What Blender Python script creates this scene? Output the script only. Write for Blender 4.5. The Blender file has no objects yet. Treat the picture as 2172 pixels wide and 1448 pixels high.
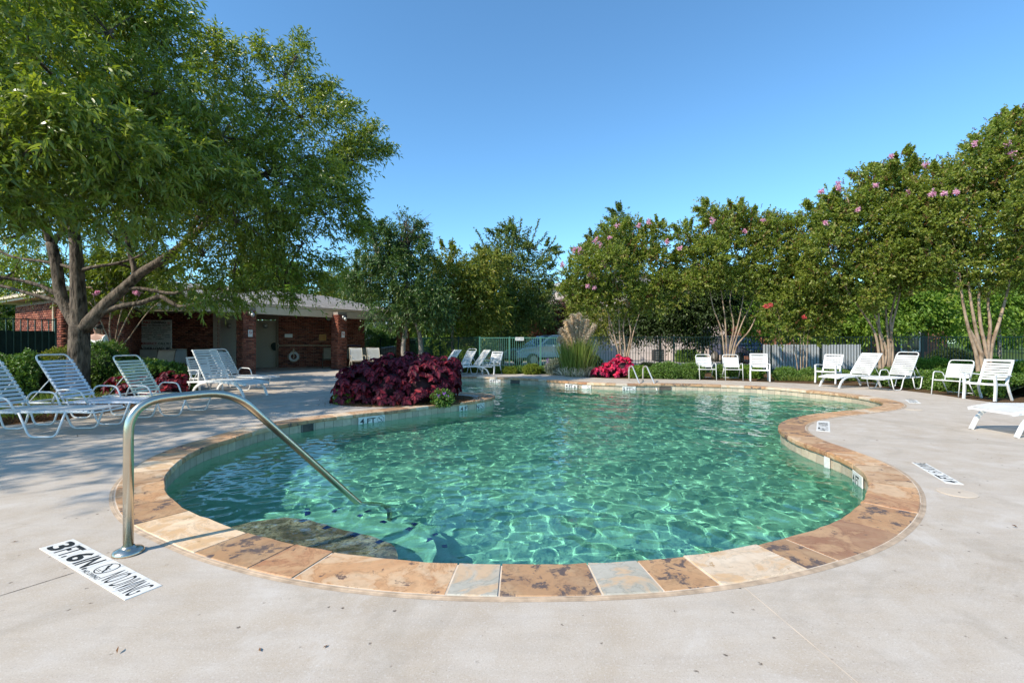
import bpy, math, random
import numpy as np
from mathutils import Vector, Matrix
R = math.radians
# ------------------------------------------------------------------ camera, sky, sun
scene = bpy.context.scene
col = scene.collection
CAMH = 1.30
cam_data = bpy.data.cameras.new('camera')
cam = bpy.data.objects.new('camera', cam_data)
col.objects.link(cam)
cam.location = (0, 0, CAMH)
cam.rotation_euler = (R(90), 0, 0)
cam_data.sensor_width = 36.0
cam_data.lens = 36.0 * 1000 / 2172
cam_data.clip_start = 0.05
cam_data.clip_end = 3000
scene.camera = cam

SUN_EL = 40.0
SUN_TR = 38.0          # direction the light travels, degrees from +X towards +Y
world = bpy.data.worlds.new('World')
scene.world = world
world.use_nodes = True
wn = world.node_tree.nodes
wl = world.node_tree.links
wn.clear()
wo = wn.new('ShaderNodeOutputWorld')
wb = wn.new('ShaderNodeBackground')
sk = wn.new('ShaderNodeTexSky')
sk.sky_type = 'NISHITA'
sk.sun_disc = False
sk.sun_elevation = R(SUN_EL)
sk.sun_rotation = R(90 - (SUN_TR + 180))
sk.altitude = 200
sk.air_density = 1.0
sk.dust_density = 0.25
sk.ozone_density = 5.0
wb.inputs['Strength'].default_value = 0.15
wt = wn.new('ShaderNodeMixRGB'); wt.blend_type = 'MULTIPLY'; wt.inputs[0].default_value = 1.0
wt.inputs[2].default_value = (0.60, 0.81, 0.82, 1)
wl.new(sk.outputs[0], wt.inputs[1]); wl.new(wt.outputs[0], wb.inputs['Color'])
wl.new(wb.outputs[0], wo.inputs['Surface'])

sd = bpy.data.lights.new('sun', 'SUN')
sd.energy = 2.95
sd.angle = R(0.53)
sd.color = (1.0, 0.90, 0.76)
sun = bpy.data.objects.new('sun', sd)
col.objects.link(sun)
sun.rotation_euler = Vector((math.cos(R(SUN_TR)) * math.cos(R(SUN_EL)), math.sin(R(SUN_TR)) * math.cos(R(SUN_EL)), -math.sin(R(SUN_EL)))).to_track_quat('-Z', 'Y').to_euler()
try:
    sd.cycles.is_caustics_light = True
except Exception as e:
    print('caustics light', e)

scene.view_settings.view_transform = 'Standard'
scene.view_settings.look = 'None'
scene.view_settings.gamma = 1
scene.view_settings.use_curve_mapping = False
scene.view_settings.exposure = 1.08
scene.cycles.max_bounces = 8
scene.cycles.diffuse_bounces = 3
scene.cycles.glossy_bounces = 3
scene.cycles.transmission_bounces = 6
scene.cycles.transparent_max_bounces = 8
scene.cycles.sample_clamp_indirect = 6.0
scene.cycles.use_denoising = True

# ------------------------------------------------------------------ helpers
def G(px, py, z=0.0):
    Y = (CAMH - z) * 1000.0 / (py - 724.0)
    return Vector(((px - 1086.0) * Y / 1000.0, Y, z))
def P(px, py, Y):
    return Vector(((px - 1086.0) * Y / 1000.0, Y, CAMH - (py - 724.0) * Y / 1000.0))
def at(px, Y, z=0.0):
    return Vector(((px - 1086.0) * Y / 1000.0, Y, z))

def tag(o, label=None, cat=None, group=None, kind=None):
    if label: o['label'] = label
    if cat: o['category'] = cat
    if group: o['group'] = group
    if kind: o['kind'] = kind
    return o
def empty(name, loc=(0, 0, 0), rz=0.0):
    o = bpy.data.objects.new(name, None)
    o.empty_display_size = 0.2
    o.location = loc
    o.rotation_euler = (0, 0, rz)
    col.objects.link(o)
    return o
def link_mesh(name, me, parent=None):
    o = bpy.data.objects.new(name, me)
    col.objects.link(o)
    if parent is not None: o.parent = parent
    return o
def kids(o): return [c for c in list(o.children)]
def copy_tree(o, parent=None):
    c = o.copy()
    col.objects.link(c)
    c.parent = parent
    for ch in CHILD.get(o.name, []):
        copy_tree(ch, c)
    return c
CHILD = {}
def snapshot(o):
    CHILD[o.name] = list(o.children)
    for ch in o.children: snapshot(ch)

class MB:
    def __init__(s):
        s.v = []; s.f = []; s.m = []; s.cur = 0
    def add(s, vs, fs):
        n = len(s.v)
        s.v.extend([tuple(p) for p in vs])
        s.f.extend([tuple(n + i for i in f) for f in fs])
        s.m.extend([s.cur] * len(fs))
    def box(s, c, d, rz=0.0, M=None):
        x, y, z = d[0] / 2, d[1] / 2, d[2] / 2
        p = [Vector((sx * x, sy * y, sz * z)) for sz in (-1, 1) for sx, sy in ((-1, -1), (1, -1), (1, 1), (-1, 1))]
        if M is not None: p = [M @ q for q in p]
        if rz:
            Rm = Matrix.Rotation(rz, 3, 'Z'); p = [Rm @ q for q in p]
        c = Vector(c)
        s.add([c + q for q in p], [(3, 2, 1, 0), (4, 5, 6, 7), (0, 1, 5, 4), (1, 2, 6, 5), (2, 3, 7, 6), (3, 0, 4, 7)])
    def bbox(s, c, d, b=0.01, rz=0.0, M=None):
        # box with chamfered edges (top/bottom rings inset)
        x, y, z = d[0] / 2, d[1] / 2, d[2] / 2
        b = min(b, x * .45, y * .45, z * .45)
        rings = []
        for zz, ins in ((-z, b), (-z + b, 0), (z - b, 0), (z, b)):
            X, Y = x - ins, y - ins
            k = b * .6 if ins == 0 else 0
            rings.append([(-X + k, -Y, zz), (X - k, -Y, zz), (X, -Y + k, zz), (X, Y - k, zz), (X - k, Y, zz), (-X + k, Y, zz), (-X, Y - k, zz), (-X, -Y + k, zz)])
        vs = [Vector(p) for r in rings for p in r]
        if M is not None: vs = [M @ q for q in vs]
        if rz:
            Rm = Matrix.Rotation(rz, 3, 'Z'); vs = [Rm @ q for q in vs]
        c = Vector(c)
        fs = [tuple(range(7, -1, -1)), tuple(range(24, 32))]
        for r in range(3):
            for i in range(8):
                j = (i + 1) % 8
                fs.append((r * 8 + i, r * 8 + j, (r + 1) * 8 + j, (r + 1) * 8 + i))
        s.add([c + q for q in vs], fs)
    def tube(s, pts, r, n=8, caps=True, closed=False):
        pts = [Vector(p) for p in pts]
        m = len(pts)
        rr = r if hasattr(r, '__len__') else [r] * m
        up = None
        vs = []
        for i, p in enumerate(pts):
            if closed:
                t = (pts[(i + 1) % m] - pts[i - 1])
            else:
                t = (pts[min(i + 1, m - 1)] - pts[max(i - 1, 0)])
            if t.length < 1e-9: t = Vector((0, 0, 1))
            t.normalize()
            if up is None:
                up = Vector((0, 0, 1)) if abs(t.z) < .9 else Vector((1, 0, 0))
            a = (up - t * up.dot(t))
            if a.length < 1e-6: a = t.orthogonal()
            a.normalize(); up = a
            b = t.cross(a)
            for k in range(n):
                an = 2 * math.pi * k / n
                vs.append(p + (a * math.cos(an) + b * math.sin(an)) * rr[i])
        fs = []
        for i in range(m if closed else m - 1):
            i2 = (i + 1) % m
            for k in range(n):
                k2 = (k + 1) % n
                fs.append((i * n + k, i * n + k2, i2 * n + k2, i2 * n + k))
        if caps and not closed:
            fs.append(tuple(range(n - 1, -1, -1)))
            fs.append(tuple((m - 1) * n + k for k in range(n)))
        s.add(vs, fs)
    def bar(s, pts, w, t, side=(0, 1, 0)):
        # flat bar swept along pts; w is measured along `side`
        pts = [Vector(p) for p in pts]
        side = Vector(side).normalized()
        m = len(pts); vs = []
        for i, p in enumerate(pts):
            T = (pts[min(i + 1, m - 1)] - pts[max(i - 1, 0)]).normalized()
            N = T.cross(side).normalized()
            for a, b in ((-1, -1), (1, -1), (1, 1), (-1, 1)):
                vs.append(p + side * (a * w / 2) + N * (b * t / 2))
        fs = [(3, 2, 1, 0), tuple((m - 1) * 4 + k for k in range(4))]
        for i in range(m - 1):
            for k in range(4):
                k2 = (k + 1) % 4
                fs.append((i * 4 + k, i * 4 + k2, (i + 1) * 4 + k2, (i + 1) * 4 + k))
        s.add(vs, fs)
    def lathe(s, c, prof, n=16):
        c = Vector(c); vs = []
        for r, z in prof:
            for k in range(n):
                a = 2 * math.pi * k / n
                vs.append(c + Vector((r * math.cos(a), r * math.sin(a), z)))
        fs = []
        for i in range(len(prof) - 1):
            for k in range(n):
                k2 = (k + 1) % n
                fs.append((i * n + k, i * n + k2, (i + 1) * n + k2, (i + 1) * n + k))
        fs.append(tuple(range(n - 1, -1, -1)))
        fs.append(tuple((len(prof) - 1) * n + k for k in range(n)))
        s.add(vs, fs)
    def ball(s, c, r, nu=10, nv=6):
        c = Vector(c); rx, ry, rz = r if hasattr(r, '__len__') else (r, r, r)
        vs = [c + Vector((0, 0, -rz))]
        for j in range(1, nv):
            ph = -math.pi / 2 + math.pi * j / nv
            for k in range(nu):
                a = 2 * math.pi * k / nu
                vs.append(c + Vector((rx * math.cos(ph) * math.cos(a), ry * math.cos(ph) * math.sin(a), rz * math.sin(ph))))
        vs.append(c + Vector((0, 0, rz)))
        fs = []
        for k in range(nu):
            fs.append((0, 1 + (k + 1) % nu, 1 + k))
            fs.append((len(vs) - 1, 1 + (nv - 2) * nu + k, 1 + (nv - 2) * nu + (k + 1) % nu))
        for j in range(nv - 2):
            for k in range(nu):
                k2 = (k + 1) % nu
                fs.append((1 + j * nu + k, 1 + j * nu + k2, 1 + (j + 1) * nu + k2, 1 + (j + 1) * nu + k))
        s.add(vs, fs)
    def prism(s, poly, z0, z1):
        n = len(poly)
        vs = [(p[0], p[1], z0) for p in poly] + [(p[0], p[1], z1) for p in poly]
        fs = [tuple(range(n - 1, -1, -1)), tuple(range(n, 2 * n))] + [(i, (i + 1) % n, n + (i + 1) % n, n + i) for i in range(n)]
        s.add(vs, fs)
    def mesh(s, name, mats, smooth=False):
        me = bpy.data.meshes.new(name)
        me.from_pydata(s.v, [], s.f)
        if not isinstance(mats, (list, tuple)): mats = [mats]
        for m in mats: me.materials.append(m)
        if len(mats) > 1: me.polygons.foreach_set('material_index', s.m)
        if smooth: me.polygons.foreach_set('use_smooth', [True] * len(me.polygons))
        me.update()
        return me
    def build(s, name, mats, parent=None, smooth=False):
        return link_mesh(name, s.mesh(name, mats, smooth), parent)

def smooth_path(pts, n=6, closed=False):
    pts = [Vector(p) for p in pts]
    out = []
    m = len(pts)
    rng_ = range(m if closed else m - 1)
    for i in rng_:
        if closed:
            p0, p1, p2, p3 = pts[(i - 1) % m], pts[i], pts[(i + 1) % m], pts[(i + 2) % m]
        else:
            p0 = pts[i - 1] if i > 0 else pts[0] * 2 - pts[1]
            p1, p2 = pts[i], pts[i + 1]
            p3 = pts[i + 2] if i + 2 < m else pts[-1] * 2 - pts[-2]
        # centripetal Catmull-Rom
        t0 = 0; t1 = max((p1 - p0).length, 1e-6) ** .5; t2 = t1 + max((p2 - p1).length, 1e-6) ** .5; t3 = t2 + max((p3 - p2).length, 1e-6) ** .5
        for k in range(n):
            t = t1 + (t2 - t1) * k / n
            A1 = p0 * ((t1 - t) / (t1 - t0)) + p1 * ((t - t0) / (t1 - t0))
            A2 = p1 * ((t2 - t) / (t2 - t1)) + p2 * ((t - t1) / (t2 - t1))
            A3 = p2 * ((t3 - t) / (t3 - t2)) + p3 * ((t - t2) / (t3 - t2))
            B1 = A1 * ((t2 - t) / (t2 - t0)) + A2 * ((t - t0) / (t2 - t0))
            B2 = A2 * ((t3 - t) / (t3 - t1)) + A3 * ((t - t1) / (t3 - t1))
            out.append(B1 * ((t2 - t) / (t2 - t1)) + B2 * ((t - t1) / (t2 - t1)))
    if not closed: out.append(pts[-1])
    return out
def round_path(pts, r, n=5, closed=False):
    pts = [Vector(p) for p in pts]; out = []; m = len(pts)
    for i, p in enumerate(pts):
        if not closed and i in (0, m - 1): out.append(p); continue
        a = pts[i - 1]; b = pts[(i + 1) % m]
        ra = min(r, (a - p).length * .48, (b - p).length * .48)
        s_ = p + (a - p).normalized() * ra; e_ = p + (b - p).normalized() * ra
        for k in range(n + 1):
            t = k / n
            out.append(s_ * (1 - t) ** 2 + p * 2 * t * (1 - t) + e_ * t * t)
    return out

# ------------------------------------------------------------------ materials
class NT:
    def __init__(s, name):
        s.m = bpy.data.materials.new(name); s.m.use_nodes = True
        s.t = s.m.node_tree; s.t.nodes.clear()
        s.out = s.t.nodes.new('ShaderNodeOutputMaterial')
    def n(s, typ, **kw):
        nd = s.t.nodes.new('ShaderNode' + typ)
        for k, v in kw.items():
            if k.startswith('i_'):
                nd.inputs[k[2:].replace('_', ' ')].default_value = v
            else: setattr(nd, k, v)
        return nd
    def l(s, a, b): s.t.links.new(a, b)
    def coord(s, kind='Object', scale=None):
        c = s.n('TexCoord')
        o = c.outputs[kind]
        if scale is not None:
            mp = s.n('Mapping'); mp.inputs['Scale'].default_value = scale if hasattr(scale, '__len__') else (scale,) * 3
            s.l(o, mp.inputs['Vector']); o = mp.outputs[0]
        return o
    def noise(s, vec, scale, detail=4, rough=.55, dist=0.0):
        nd = s.n('TexNoise'); nd.inputs['Scale'].default_value = scale; nd.inputs['Detail'].default_value = detail
        nd.inputs['Roughness'].default_value = rough; nd.inputs['Distortion'].default_value = dist
        if vec is not None: s.l(vec, nd.inputs['Vector'])
        return nd.outputs['Fac']
    def ramp(s, fac, stops, interp='LINEAR'):
        nd = s.n('ValToRGB'); cr = nd.color_ramp; cr.interpolation = interp
        while len(cr.elements) < len(stops): cr.elements.new(.5)
        for e, (p, c) in zip(cr.elements, stops):
            e.position = p
            e.color = (c, c, c, 1) if not hasattr(c, '__len__') else (c[0], c[1], c[2], 1)
        s.l(fac, nd.inputs[0]); return nd.outputs[0]
    def mix(s, fac, a, b, mode='MIX'):
        nd = s.n('MixRGB', blend_type=mode)
        for i, x in ((0, fac), (1, a), (2, b)):
            if hasattr(x, 'is_linked'): s.l(x, nd.inputs[i])
            elif i == 0: nd.inputs[0].default_value = x
            else: nd.inputs[i].default_value = (x[0], x[1], x[2], 1)
        return nd.outputs[0]
    def math(s, op, a, b=None):
        nd = s.n('Math', operation=op)
        for i, x in ((0, a), (1, b)):
            if x is None: continue
            if hasattr(x, 'is_linked'): s.l(x, nd.inputs[i])
            else: nd.inputs[i].default_value = x
        return nd.outputs[0]
    def bump(s, h, strength=.3, dist=.01, normal=None):
        nd = s.n('Bump'); nd.inputs['Strength'].default_value = strength; nd.inputs['Distance'].default_value = dist
        s.l(h, nd.inputs['Height'])
        if normal is not None: s.l(normal, nd.inputs['Normal'])
        return nd.outputs[0]
    def pbr(s, colr, rough=.6, metal=0.0, spec=.5, normal=None, **kw):
        b = s.n('BsdfPrincipled')
        def st(k, x):
            if x is None: return
            if hasattr(x, 'is_linked'): s.l(x, b.inputs[k])
            elif hasattr(x, '__len__'): b.inputs[k].default_value = (x[0], x[1], x[2], 1)
            else: b.inputs[k].default_value = x
        st('Base Color', colr); st('Roughness', rough); st('Metallic', metal); st('Specular IOR Level', spec)
        if normal is not None: s.l(normal, b.inputs['Normal'])
        for k, v in kw.items(): st(k.replace('_', ' '), v)
        s.l(b.outputs[0], s.out.inputs['Surface'])
        s.b = b
        return s.m

def simple(name, c, rough=.5, metal=0.0, spec=.5, var=.12, nscale=6.0, bump=0.0, bscale=80.0):
    t = NT(name)
    v = t.coord('Object')
    nz = t.noise(v, nscale, 5)
    cc = t.mix(t.ramp(nz, [(.3, 0.0), (.7, 1.0)]), [x * (1 - var) for x in c], [min(1, x * (1 + var)) for x in c])
    nrm = t.bump(t.noise(v, bscale, 4), .5, bump) if bump else None
    return t.pbr(cc, rough, metal, spec, nrm)

def m_concrete():
    t = NT('deck_concrete')
    v = t.coord('Object')
    big = t.noise(v, .45, 5, .6)
    mid = t.noise(v, 3.5, 6, .65)
    c = t.mix(t.ramp(big, [(.32, 0), (.68, 1)]), (.43, .355, .272), (.495, .425, .345))
    c = t.mix(t.ramp(mid, [(.35, 0), (.75, 1)]), c, (.54, .485, .42))
    # streaky broom / weathering
    st = t.noise(t.coord('Object', (1.2, 9, 1)), 1.6, 5, .6, .6)
    c = t.mix(t.math('MULTIPLY', t.ramp(st, [(.45, 0), (.75, 1)]), .35), c, (.38, .33, .28))
    # fine aggregate speckle
    sp = t.noise(v, 160, 3, .7)
    c = t.mix(t.math('MULTIPLY', t.ramp(sp, [(.30, 1), (.48, 0)]), .55), c, (.24, .19, .14))
    sp2 = t.noise(v, 90, 2, .6)
    c = t.mix(t.math('MULTIPLY', t.ramp(sp2, [(.56, 0), (.72, 1)]), .5), c, (.62, .59, .55))
    # sparse dark pits
    vo = t.n('TexVoronoi'); vo.inputs['Scale'].default_value = 9.0; t.l(v, vo.inputs['Vector'])
    nn = t.noise(v, 1.3, 2)
    dot = t.ramp(vo.outputs['Distance'], [(.05, 1), (.11, 0)])
    dot = t.math('MULTIPLY', dot, t.ramp(nn, [(.42, 0), (.52, 1)]))
    wig = t.ramp(t.noise(v, 60, 3), [(.44, 0), (.52, 1)])
    dot = t.math('MULTIPLY', dot, wig)
    vo2 = t.n('TexVoronoi'); vo2.inputs['Scale'].default_value = 26.0; t.l(v, vo2.inputs['Vector'])
    dot2 = t.math('MULTIPLY', t.ramp(vo2.outputs['Distance'], [(.05, 1), (.13, 0)]), t.ramp(t.noise(v, 2.2, 3), [(.5, 0), (.62, 1)]))
    c = t.mix(t.math('MULTIPLY', dot2, .6), c, (.17, .13, .10))
    # stains and hairline crazing
    sn = t.noise(v, .9, 7, .7, 1.2)
    c = t.mix(t.math('MULTIPLY', t.ramp(sn, [(.52, 0), (.60, 1)]), .28), c, (.30, .255, .20))
    c = t.mix(t.math('MULTIPLY', t.ramp(sn, [(.36, 1), (.44, 0)]), .35), c, (.60, .56, .51))
    c = t.mix(dot, c, (.10, .075, .055))
    h = t.math('ADD', t.math('MULTIPLY', sp, .6), t.math('MULTIPLY', mid, .8))
    h = t.math('SUBTRACT', h, t.math('MULTIPLY', dot, 1.5))
    return t.pbr(c, .82, 0, .3, t.bump(h, .35, .004))
def m_stone(name, a, b, dark, patches, blotch):
    t = NT(name)
    oi = t.n('ObjectInfo')
    v = t.coord('Object')
    add = t.n('VectorMath', operation='ADD'); t.l(v, add.inputs[0])
    cx = t.n('CombineXYZ'); mm = t.math('MULTIPLY', oi.outputs['Random'], 57.0); t.l(mm, cx.inputs[0]); t.l(mm, cx.inputs[2]); t.l(cx.outputs[0], add.inputs[1])
    v = add.outputs[0]
    n1 = t.noise(v, 3.4, 7, .62, .8)
    n2 = t.noise(v, 7.5, 8, .68, .35)
    n3 = t.noise(v, 26, 5, .6)
    n4 = t.noise(v, 2.2, 6, .6, 2.0)
    c = t.mix(t.ramp(n1, [(.36, 0), (.62, 1)]), a, b)
    tn = t.mix(oi.outputs['Random'], (.82, .86, .95), (1.16, 1.06, .98))
    c = t.mix(1.0, c, tn, 'MULTIPLY')
    pm = t.ramp(n4, [(.50, 0), (.58, 1)])
    c = t.mix(t.math('MULTIPLY', pm, .65), c, patches)
    vein = t.ramp(n4, [(.485, 0), (.5, 1), (.515, 0)])
    c = t.mix(t.math('MULTIPLY', vein, .5), c, [x * .55 for x in a])
    bm = t.ramp(n2, [(.60 - blotch, 0), (.635 - blotch, 1)])
    bm = t.math('MULTIPLY', bm, t.ramp(n3, [(.32, .35), (.5, 1)]))
    c = t.mix(bm, c, dark)
    c = t.mix(t.math('MULTIPLY', t.ramp(n3, [(.35, 1), (.5, 0)]), .3), c, [x * .5 for x in b])
    h = t.math('SUBTRACT', t.math('ADD', n1, t.math('MULTIPLY', n3, .35)), t.math('MULTIPLY', bm, .2))
    return t.pbr(c, .62, 0, .4, t.bump(h, .45, .008))

M = {}
M['concrete'] = m_concrete()
M['stone_tan'] = m_stone('flagstone_tan', (.42, .235, .115), (.56, .37, .21), (.16, .10, .075), (.62, .46, .30), .01)
M['stone_spot'] = m_stone('flagstone_spotted', (.39, .22, .11), (.50, .32, .17), (.115, .085, .075), (.45, .26, .13), .075)
M['stone_grey'] = m_stone('flagstone_grey', (.40, .38, .30), (.50, .47, .38), (.42, .33, .22), (.60, .38, .20), -.08)
M['stone_cream'] = m_stone('flagstone_cream', (.64, .50, .34), (.72, .60, .44), (.40, .25, .12), (.55, .33, .15), -.02)
M['stone_rust'] = m_stone('flagstone_rust', (.34, .17, .09), (.44, .26, .14), (.13, .09, .07), (.52, .33, .18), .0)
M['mortar'] = simple('mortar', (.60, .50, .39), .85, bump=.003, var=.2)
M['bead'] = simple('bead_mortar', (.40, .30, .21), .9, var=.35, nscale=12)
M['groove'] = simple('joint_dark', (.10, .085, .07), .95, var=.3)
def m_plaster():
    t = NT('pool_plaster')
    v = t.coord('Object')
    c = t.mix(t.ramp(t.noise(v, 1.1, 5), [(.3, 0), (.7, 1)]), (.40, .57, .44), (.52, .67, .52))
    c = t.mix(t.math('MULTIPLY', t.ramp(t.noise(v, 60, 3), [(.35, 1), (.5, 0)]), .35), c, (.30, .28, .20))
    return t.pbr(c, .8, 0, .2)
M['plaster'] = m_plaster()
def m_pebble():
    t = NT('step_pebble')
    v = t.coord('Object')
    c = t.mix(t.ramp(t.noise(v, 70, 3, .7), [(.35, 0), (.65, 1)]), (.62, .23, .16), (1.0, .54, .42))
    c = t.mix(t.ramp(t.noise(v, 3.2, 6, .7, .8), [(.42, 1), (.58, 0)]), c, (.30, .13, .10))
    c = t.mix(t.ramp(t.noise(v, 22, 4, .7), [(.40, .8), (.50, 0)]), c, (.12, .07, .06))
    return t.pbr(c, .8, 0, .2)
M['pebble'] = m_pebble()
M['blue_tile'] = simple('blue_tile', (.012, .02, .14), .15)
def m_wtile():
    t = NT('waterline_tile')
    oi = t.n('ObjectInfo'); v = t.coord('Object')
    c = t.mix(t.ramp(t.noise(v, 9, 5, .6), [(.3, 0), (.7, 1)]), (.42, .35, .26), (.57, .49, .38))
    c = t.mix(1.0, c, t.mix(oi.outputs['Random'], (.84, .84, .84), (1.12, 1.1, 1.06)), 'MULTIPLY')
    return t.pbr(c, .35, 0, .5, t.bump(t.noise(v, 20, 4), .3, .004))
M['wtile'] = m_wtile()
M['grout'] = simple('grout', (.20, .19, .16), .9)
def m_water():
    t = NT('water')
    t.pbr((.35, .80, .70), 0.0, 0, .5, Transmission_Weight=1.0, IOR=1.333)
    return t.m
M['water'] = m_water()
M['white_tile'] = simple('marker_tile_white', (.70, .69, .65), .5, var=.10, nscale=18)
M['black_print'] = simple('black_print', (.018, .02, .022), .5, var=.2)
M['steel'] = simple('brushed_steel', (.62, .55, .44), .24, 1.0, var=.1, bump=.0005, bscale=200)
M['steel_far'] = simple('ladder_steel', (.80, .79, .75), .38, .75, var=.05)

# ------------------------------------------------------------------ pool outline
pool_px = [(348,1032),(350,1014),(358,999),(400,965),(450,943),(497,929),(552,912),(600,901),(680,888),(760,879),(836,871),(930,859),(1000,852),(1024,848.5)]
pts = [G(*p) for p in pool_px]
pts += [Vector((-.47, 10.75, 0)), Vector((-.40, 11.25, 0)), Vector((-.62, 11.7, 0)), Vector((-1.2, 11.95, 0)), Vector((-2.1, 12.5, 0)), Vector((-3.0, 13.6, 0)), Vector((-3.3, 15.0, 0)), Vector((-2.8, 16.4, 0))]
pool_px2 = [(990,799.5),(1093,802.5),(1139,805),(1197,809.5),(1254,813),(1340,815.5),(1383,815),(1424,815),(1549,818.5),(1631,822),(1700,828),(1758,833.5),(1816,840.5),(1857,848.5),(1874,856),(1862,863),(1787,872.5),(1725,879),(1692,885),(1662,894),(1651,907),(1662,920),(1692,936),(1743,955),(1795,976),(1830,1000),(1843,1021),(1842,1042),(1830,1067),(1795,1095),(1743,1121),(1657,1146),(1554,1168),(1450,1183),(1348,1193),(1248,1198),(1058,1200),(968,1198),(897,1194),(800,1186),(704,1173),(628,1158),(515,1130),(454,1106),(397,1085),(363,1059)]
pts += [G(*p) for p in pool_px2]
raw = smooth_path(pts, 8, closed=True)
def resample(loop, step):
    L = [0.0]
    for i in range(len(loop)): L.append(L[-1] + (loop[(i + 1) % len(loop)] - loop[i]).length)
    tot = L[-1]; n = int(tot / step); out = []; j = 0
    for k in range(n):
        d = tot * k / n
        while L[j + 1] < d: j += 1
        t = (d - L[j]) / max(L[j + 1] - L[j], 1e-9)
        out.append(loop[j].lerp(loop[(j + 1) % len(loop)], t))
    return out, tot
def smooth_loop(lp, it):
    for _ in range(it):
        lp = [(lp[i - 1] + lp[i] * 2 + lp[(i + 1) % len(lp)]) / 4 for i in range(len(lp))]
    return lp
inner, PER = resample(raw, .05)
inner = smooth_loop(inner, 12)
NI = len(inner)
def inout(lp, d, sm=0):
    # positive d = outwards (the loop runs clockwise or counter-clockwise, tested by area)
    n = len(lp)
    area = sum(lp[i].x * lp[(i + 1) % n].y - lp[(i + 1) % n].x * lp[i].y for i in range(n))
    sgn = 1 if area > 0 else -1
    out = []
    for i in range(n):
        t = (lp[(i + 2) % n] - lp[i - 2]).normalized()
        out.append(lp[i] + Vector((t.y, -t.x, 0)) * d * sgn)
    return out
wall_loop = inout(inner, .03)
outer = smooth_loop(inout(inner, .345), 10)
outer2 = smooth_loop(inout(inner, .375), 10)
WZ = -0.17

def pip(X, Y, loop):
    px = np.array([p.x for p in loop]); py = np.array([p.y for p in loop])
    ins = np.zeros(X.shape, bool)
    n = len(px); j = n - 1
    for i in range(n):
        if py[i] != py[j]:
            c = ((py[i] > Y) != (py[j] > Y)) & (X < (px[j] - px[i]) * (Y - py[i]) / (py[j] - py[i]) + px[i])
            ins ^= c
        j = i
    return ins

def raw_mesh(name, V, F, mats, smooth=False, attrs=None, parent=None):
    """V (n,3) float, F (m,k) int -> mesh object, fast"""
    me = bpy.data.meshes.new(name)
    V = np.asarray(V, np.float32); F = np.asarray(F, np.int32)
    m, k = F.shape
    me.vertices.add(len(V)); me.vertices.foreach_set('co', V.ravel())
    me.loops.add(m * k); me.loops.foreach_set('vertex_index', F.ravel())
    me.polygons.add(m)
    me.polygons.foreach_set('loop_start', np.arange(0, m * k, k, dtype=np.int32))
    try: me.polygons.foreach_set('loop_total', np.full(m, k, np.int32))
    except Exception: pass
    if smooth: me.polygons.foreach_set('use_smooth', np.ones(m, bool))
    if not isinstance(mats, (list, tuple)): mats = [mats]
    for x in mats: me.materials.append(x)
    if attrs:
        for an, arr in attrs.items():
            a = me.attributes.new(an, 'FLOAT', 'FACE'); a.data.foreach_set('value', np.asarray(arr, np.float32))
    me.update(calc_edges=True)
    return link_mesh(name, me, parent)

# water surface: real ripples
def waves(X, Y):
    rs = np.random.RandomState(5)
    Z = np.zeros_like(X)
    for lam, amp, cnt, dirc, spr in ((1.3, .0036, 5, .9, .7), (.60, .0026, 8, .7, .9), (.33, .0020, 12, .6, 1.3), (.19, .0012, 16, .9, 1.6), (.115, .0005, 16, .9, 2.2)):
        for _ in range(cnt):
            a = dirc + rs.uniform(-spr, spr); l_ = lam * rs.uniform(.7, 1.35); ph = rs.uniform(0, 6.28)
            k = 2 * np.pi / l_
            wob = .35 * np.sin(X * rs.uniform(.4, 1.5) + rs.uniform(0, 6)) + .35 * np.sin(Y * rs.uniform(.4, 1.5) + rs.uniform(0, 6))
            calm = 1 / (1 + np.exp(-(X + .30 * (Y - 5) - .2) * 1.5)); calm = np.clip(calm * (.72 + .38 * np.sin(X * .9 + 1.1) * np.sin(Y * .62 + .3)) + .12, 0, 1); calm = calm * (1 - .75 * np.exp(-((X - 2.6) ** 2 + (Y - 5.6) ** 2) / 1.6)); g = (.22 + .80 * calm) if lam > .25 else (1.7 - .8 * calm)
            Z += g * amp / np.sqrt(cnt) * np.sin(k * (X * np.cos(a) + Y * np.sin(a)) + ph + wob * 2) * 1.4
    return Z
def water_surface():
    xs = np.arange(-5.0, 11.5, .04); ys = np.arange(2.5, 18.6, .04)
    X, Y = np.meshgrid(xs, ys, indexing='ij')
    lp = [p for p in inout(inner, .05)][::2]
    ins = pip(X, Y, lp)
    Z = WZ + waves(X, Y)
    q = ins[:-1, :-1] | ins[1:, :-1] | ins[:-1, 1:] | ins[1:, 1:]
    nx, ny = X.shape
    idx = np.arange(nx * ny).reshape(nx, ny)
    F = np.stack([idx[:-1, :-1], idx[1:, :-1], idx[1:, 1:], idx[:-1, 1:]], -1)[q]
    used = np.unique(F); remap = np.zeros(nx * ny, int); remap[used] = np.arange(len(used))
    V = np.stack([X.ravel(), Y.ravel(), Z.ravel()], -1)[used]
    o = raw_mesh('water', V, remap[F], M['water'], True)
    return o
water = tag(water_surface(), kind='structure')
try: water.cycles.is_caustics_caster = True
except Exception as e: print('caster', e)
def receiver(o):
    o.cycles.is_caustics_receiver = True
    return o

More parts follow.
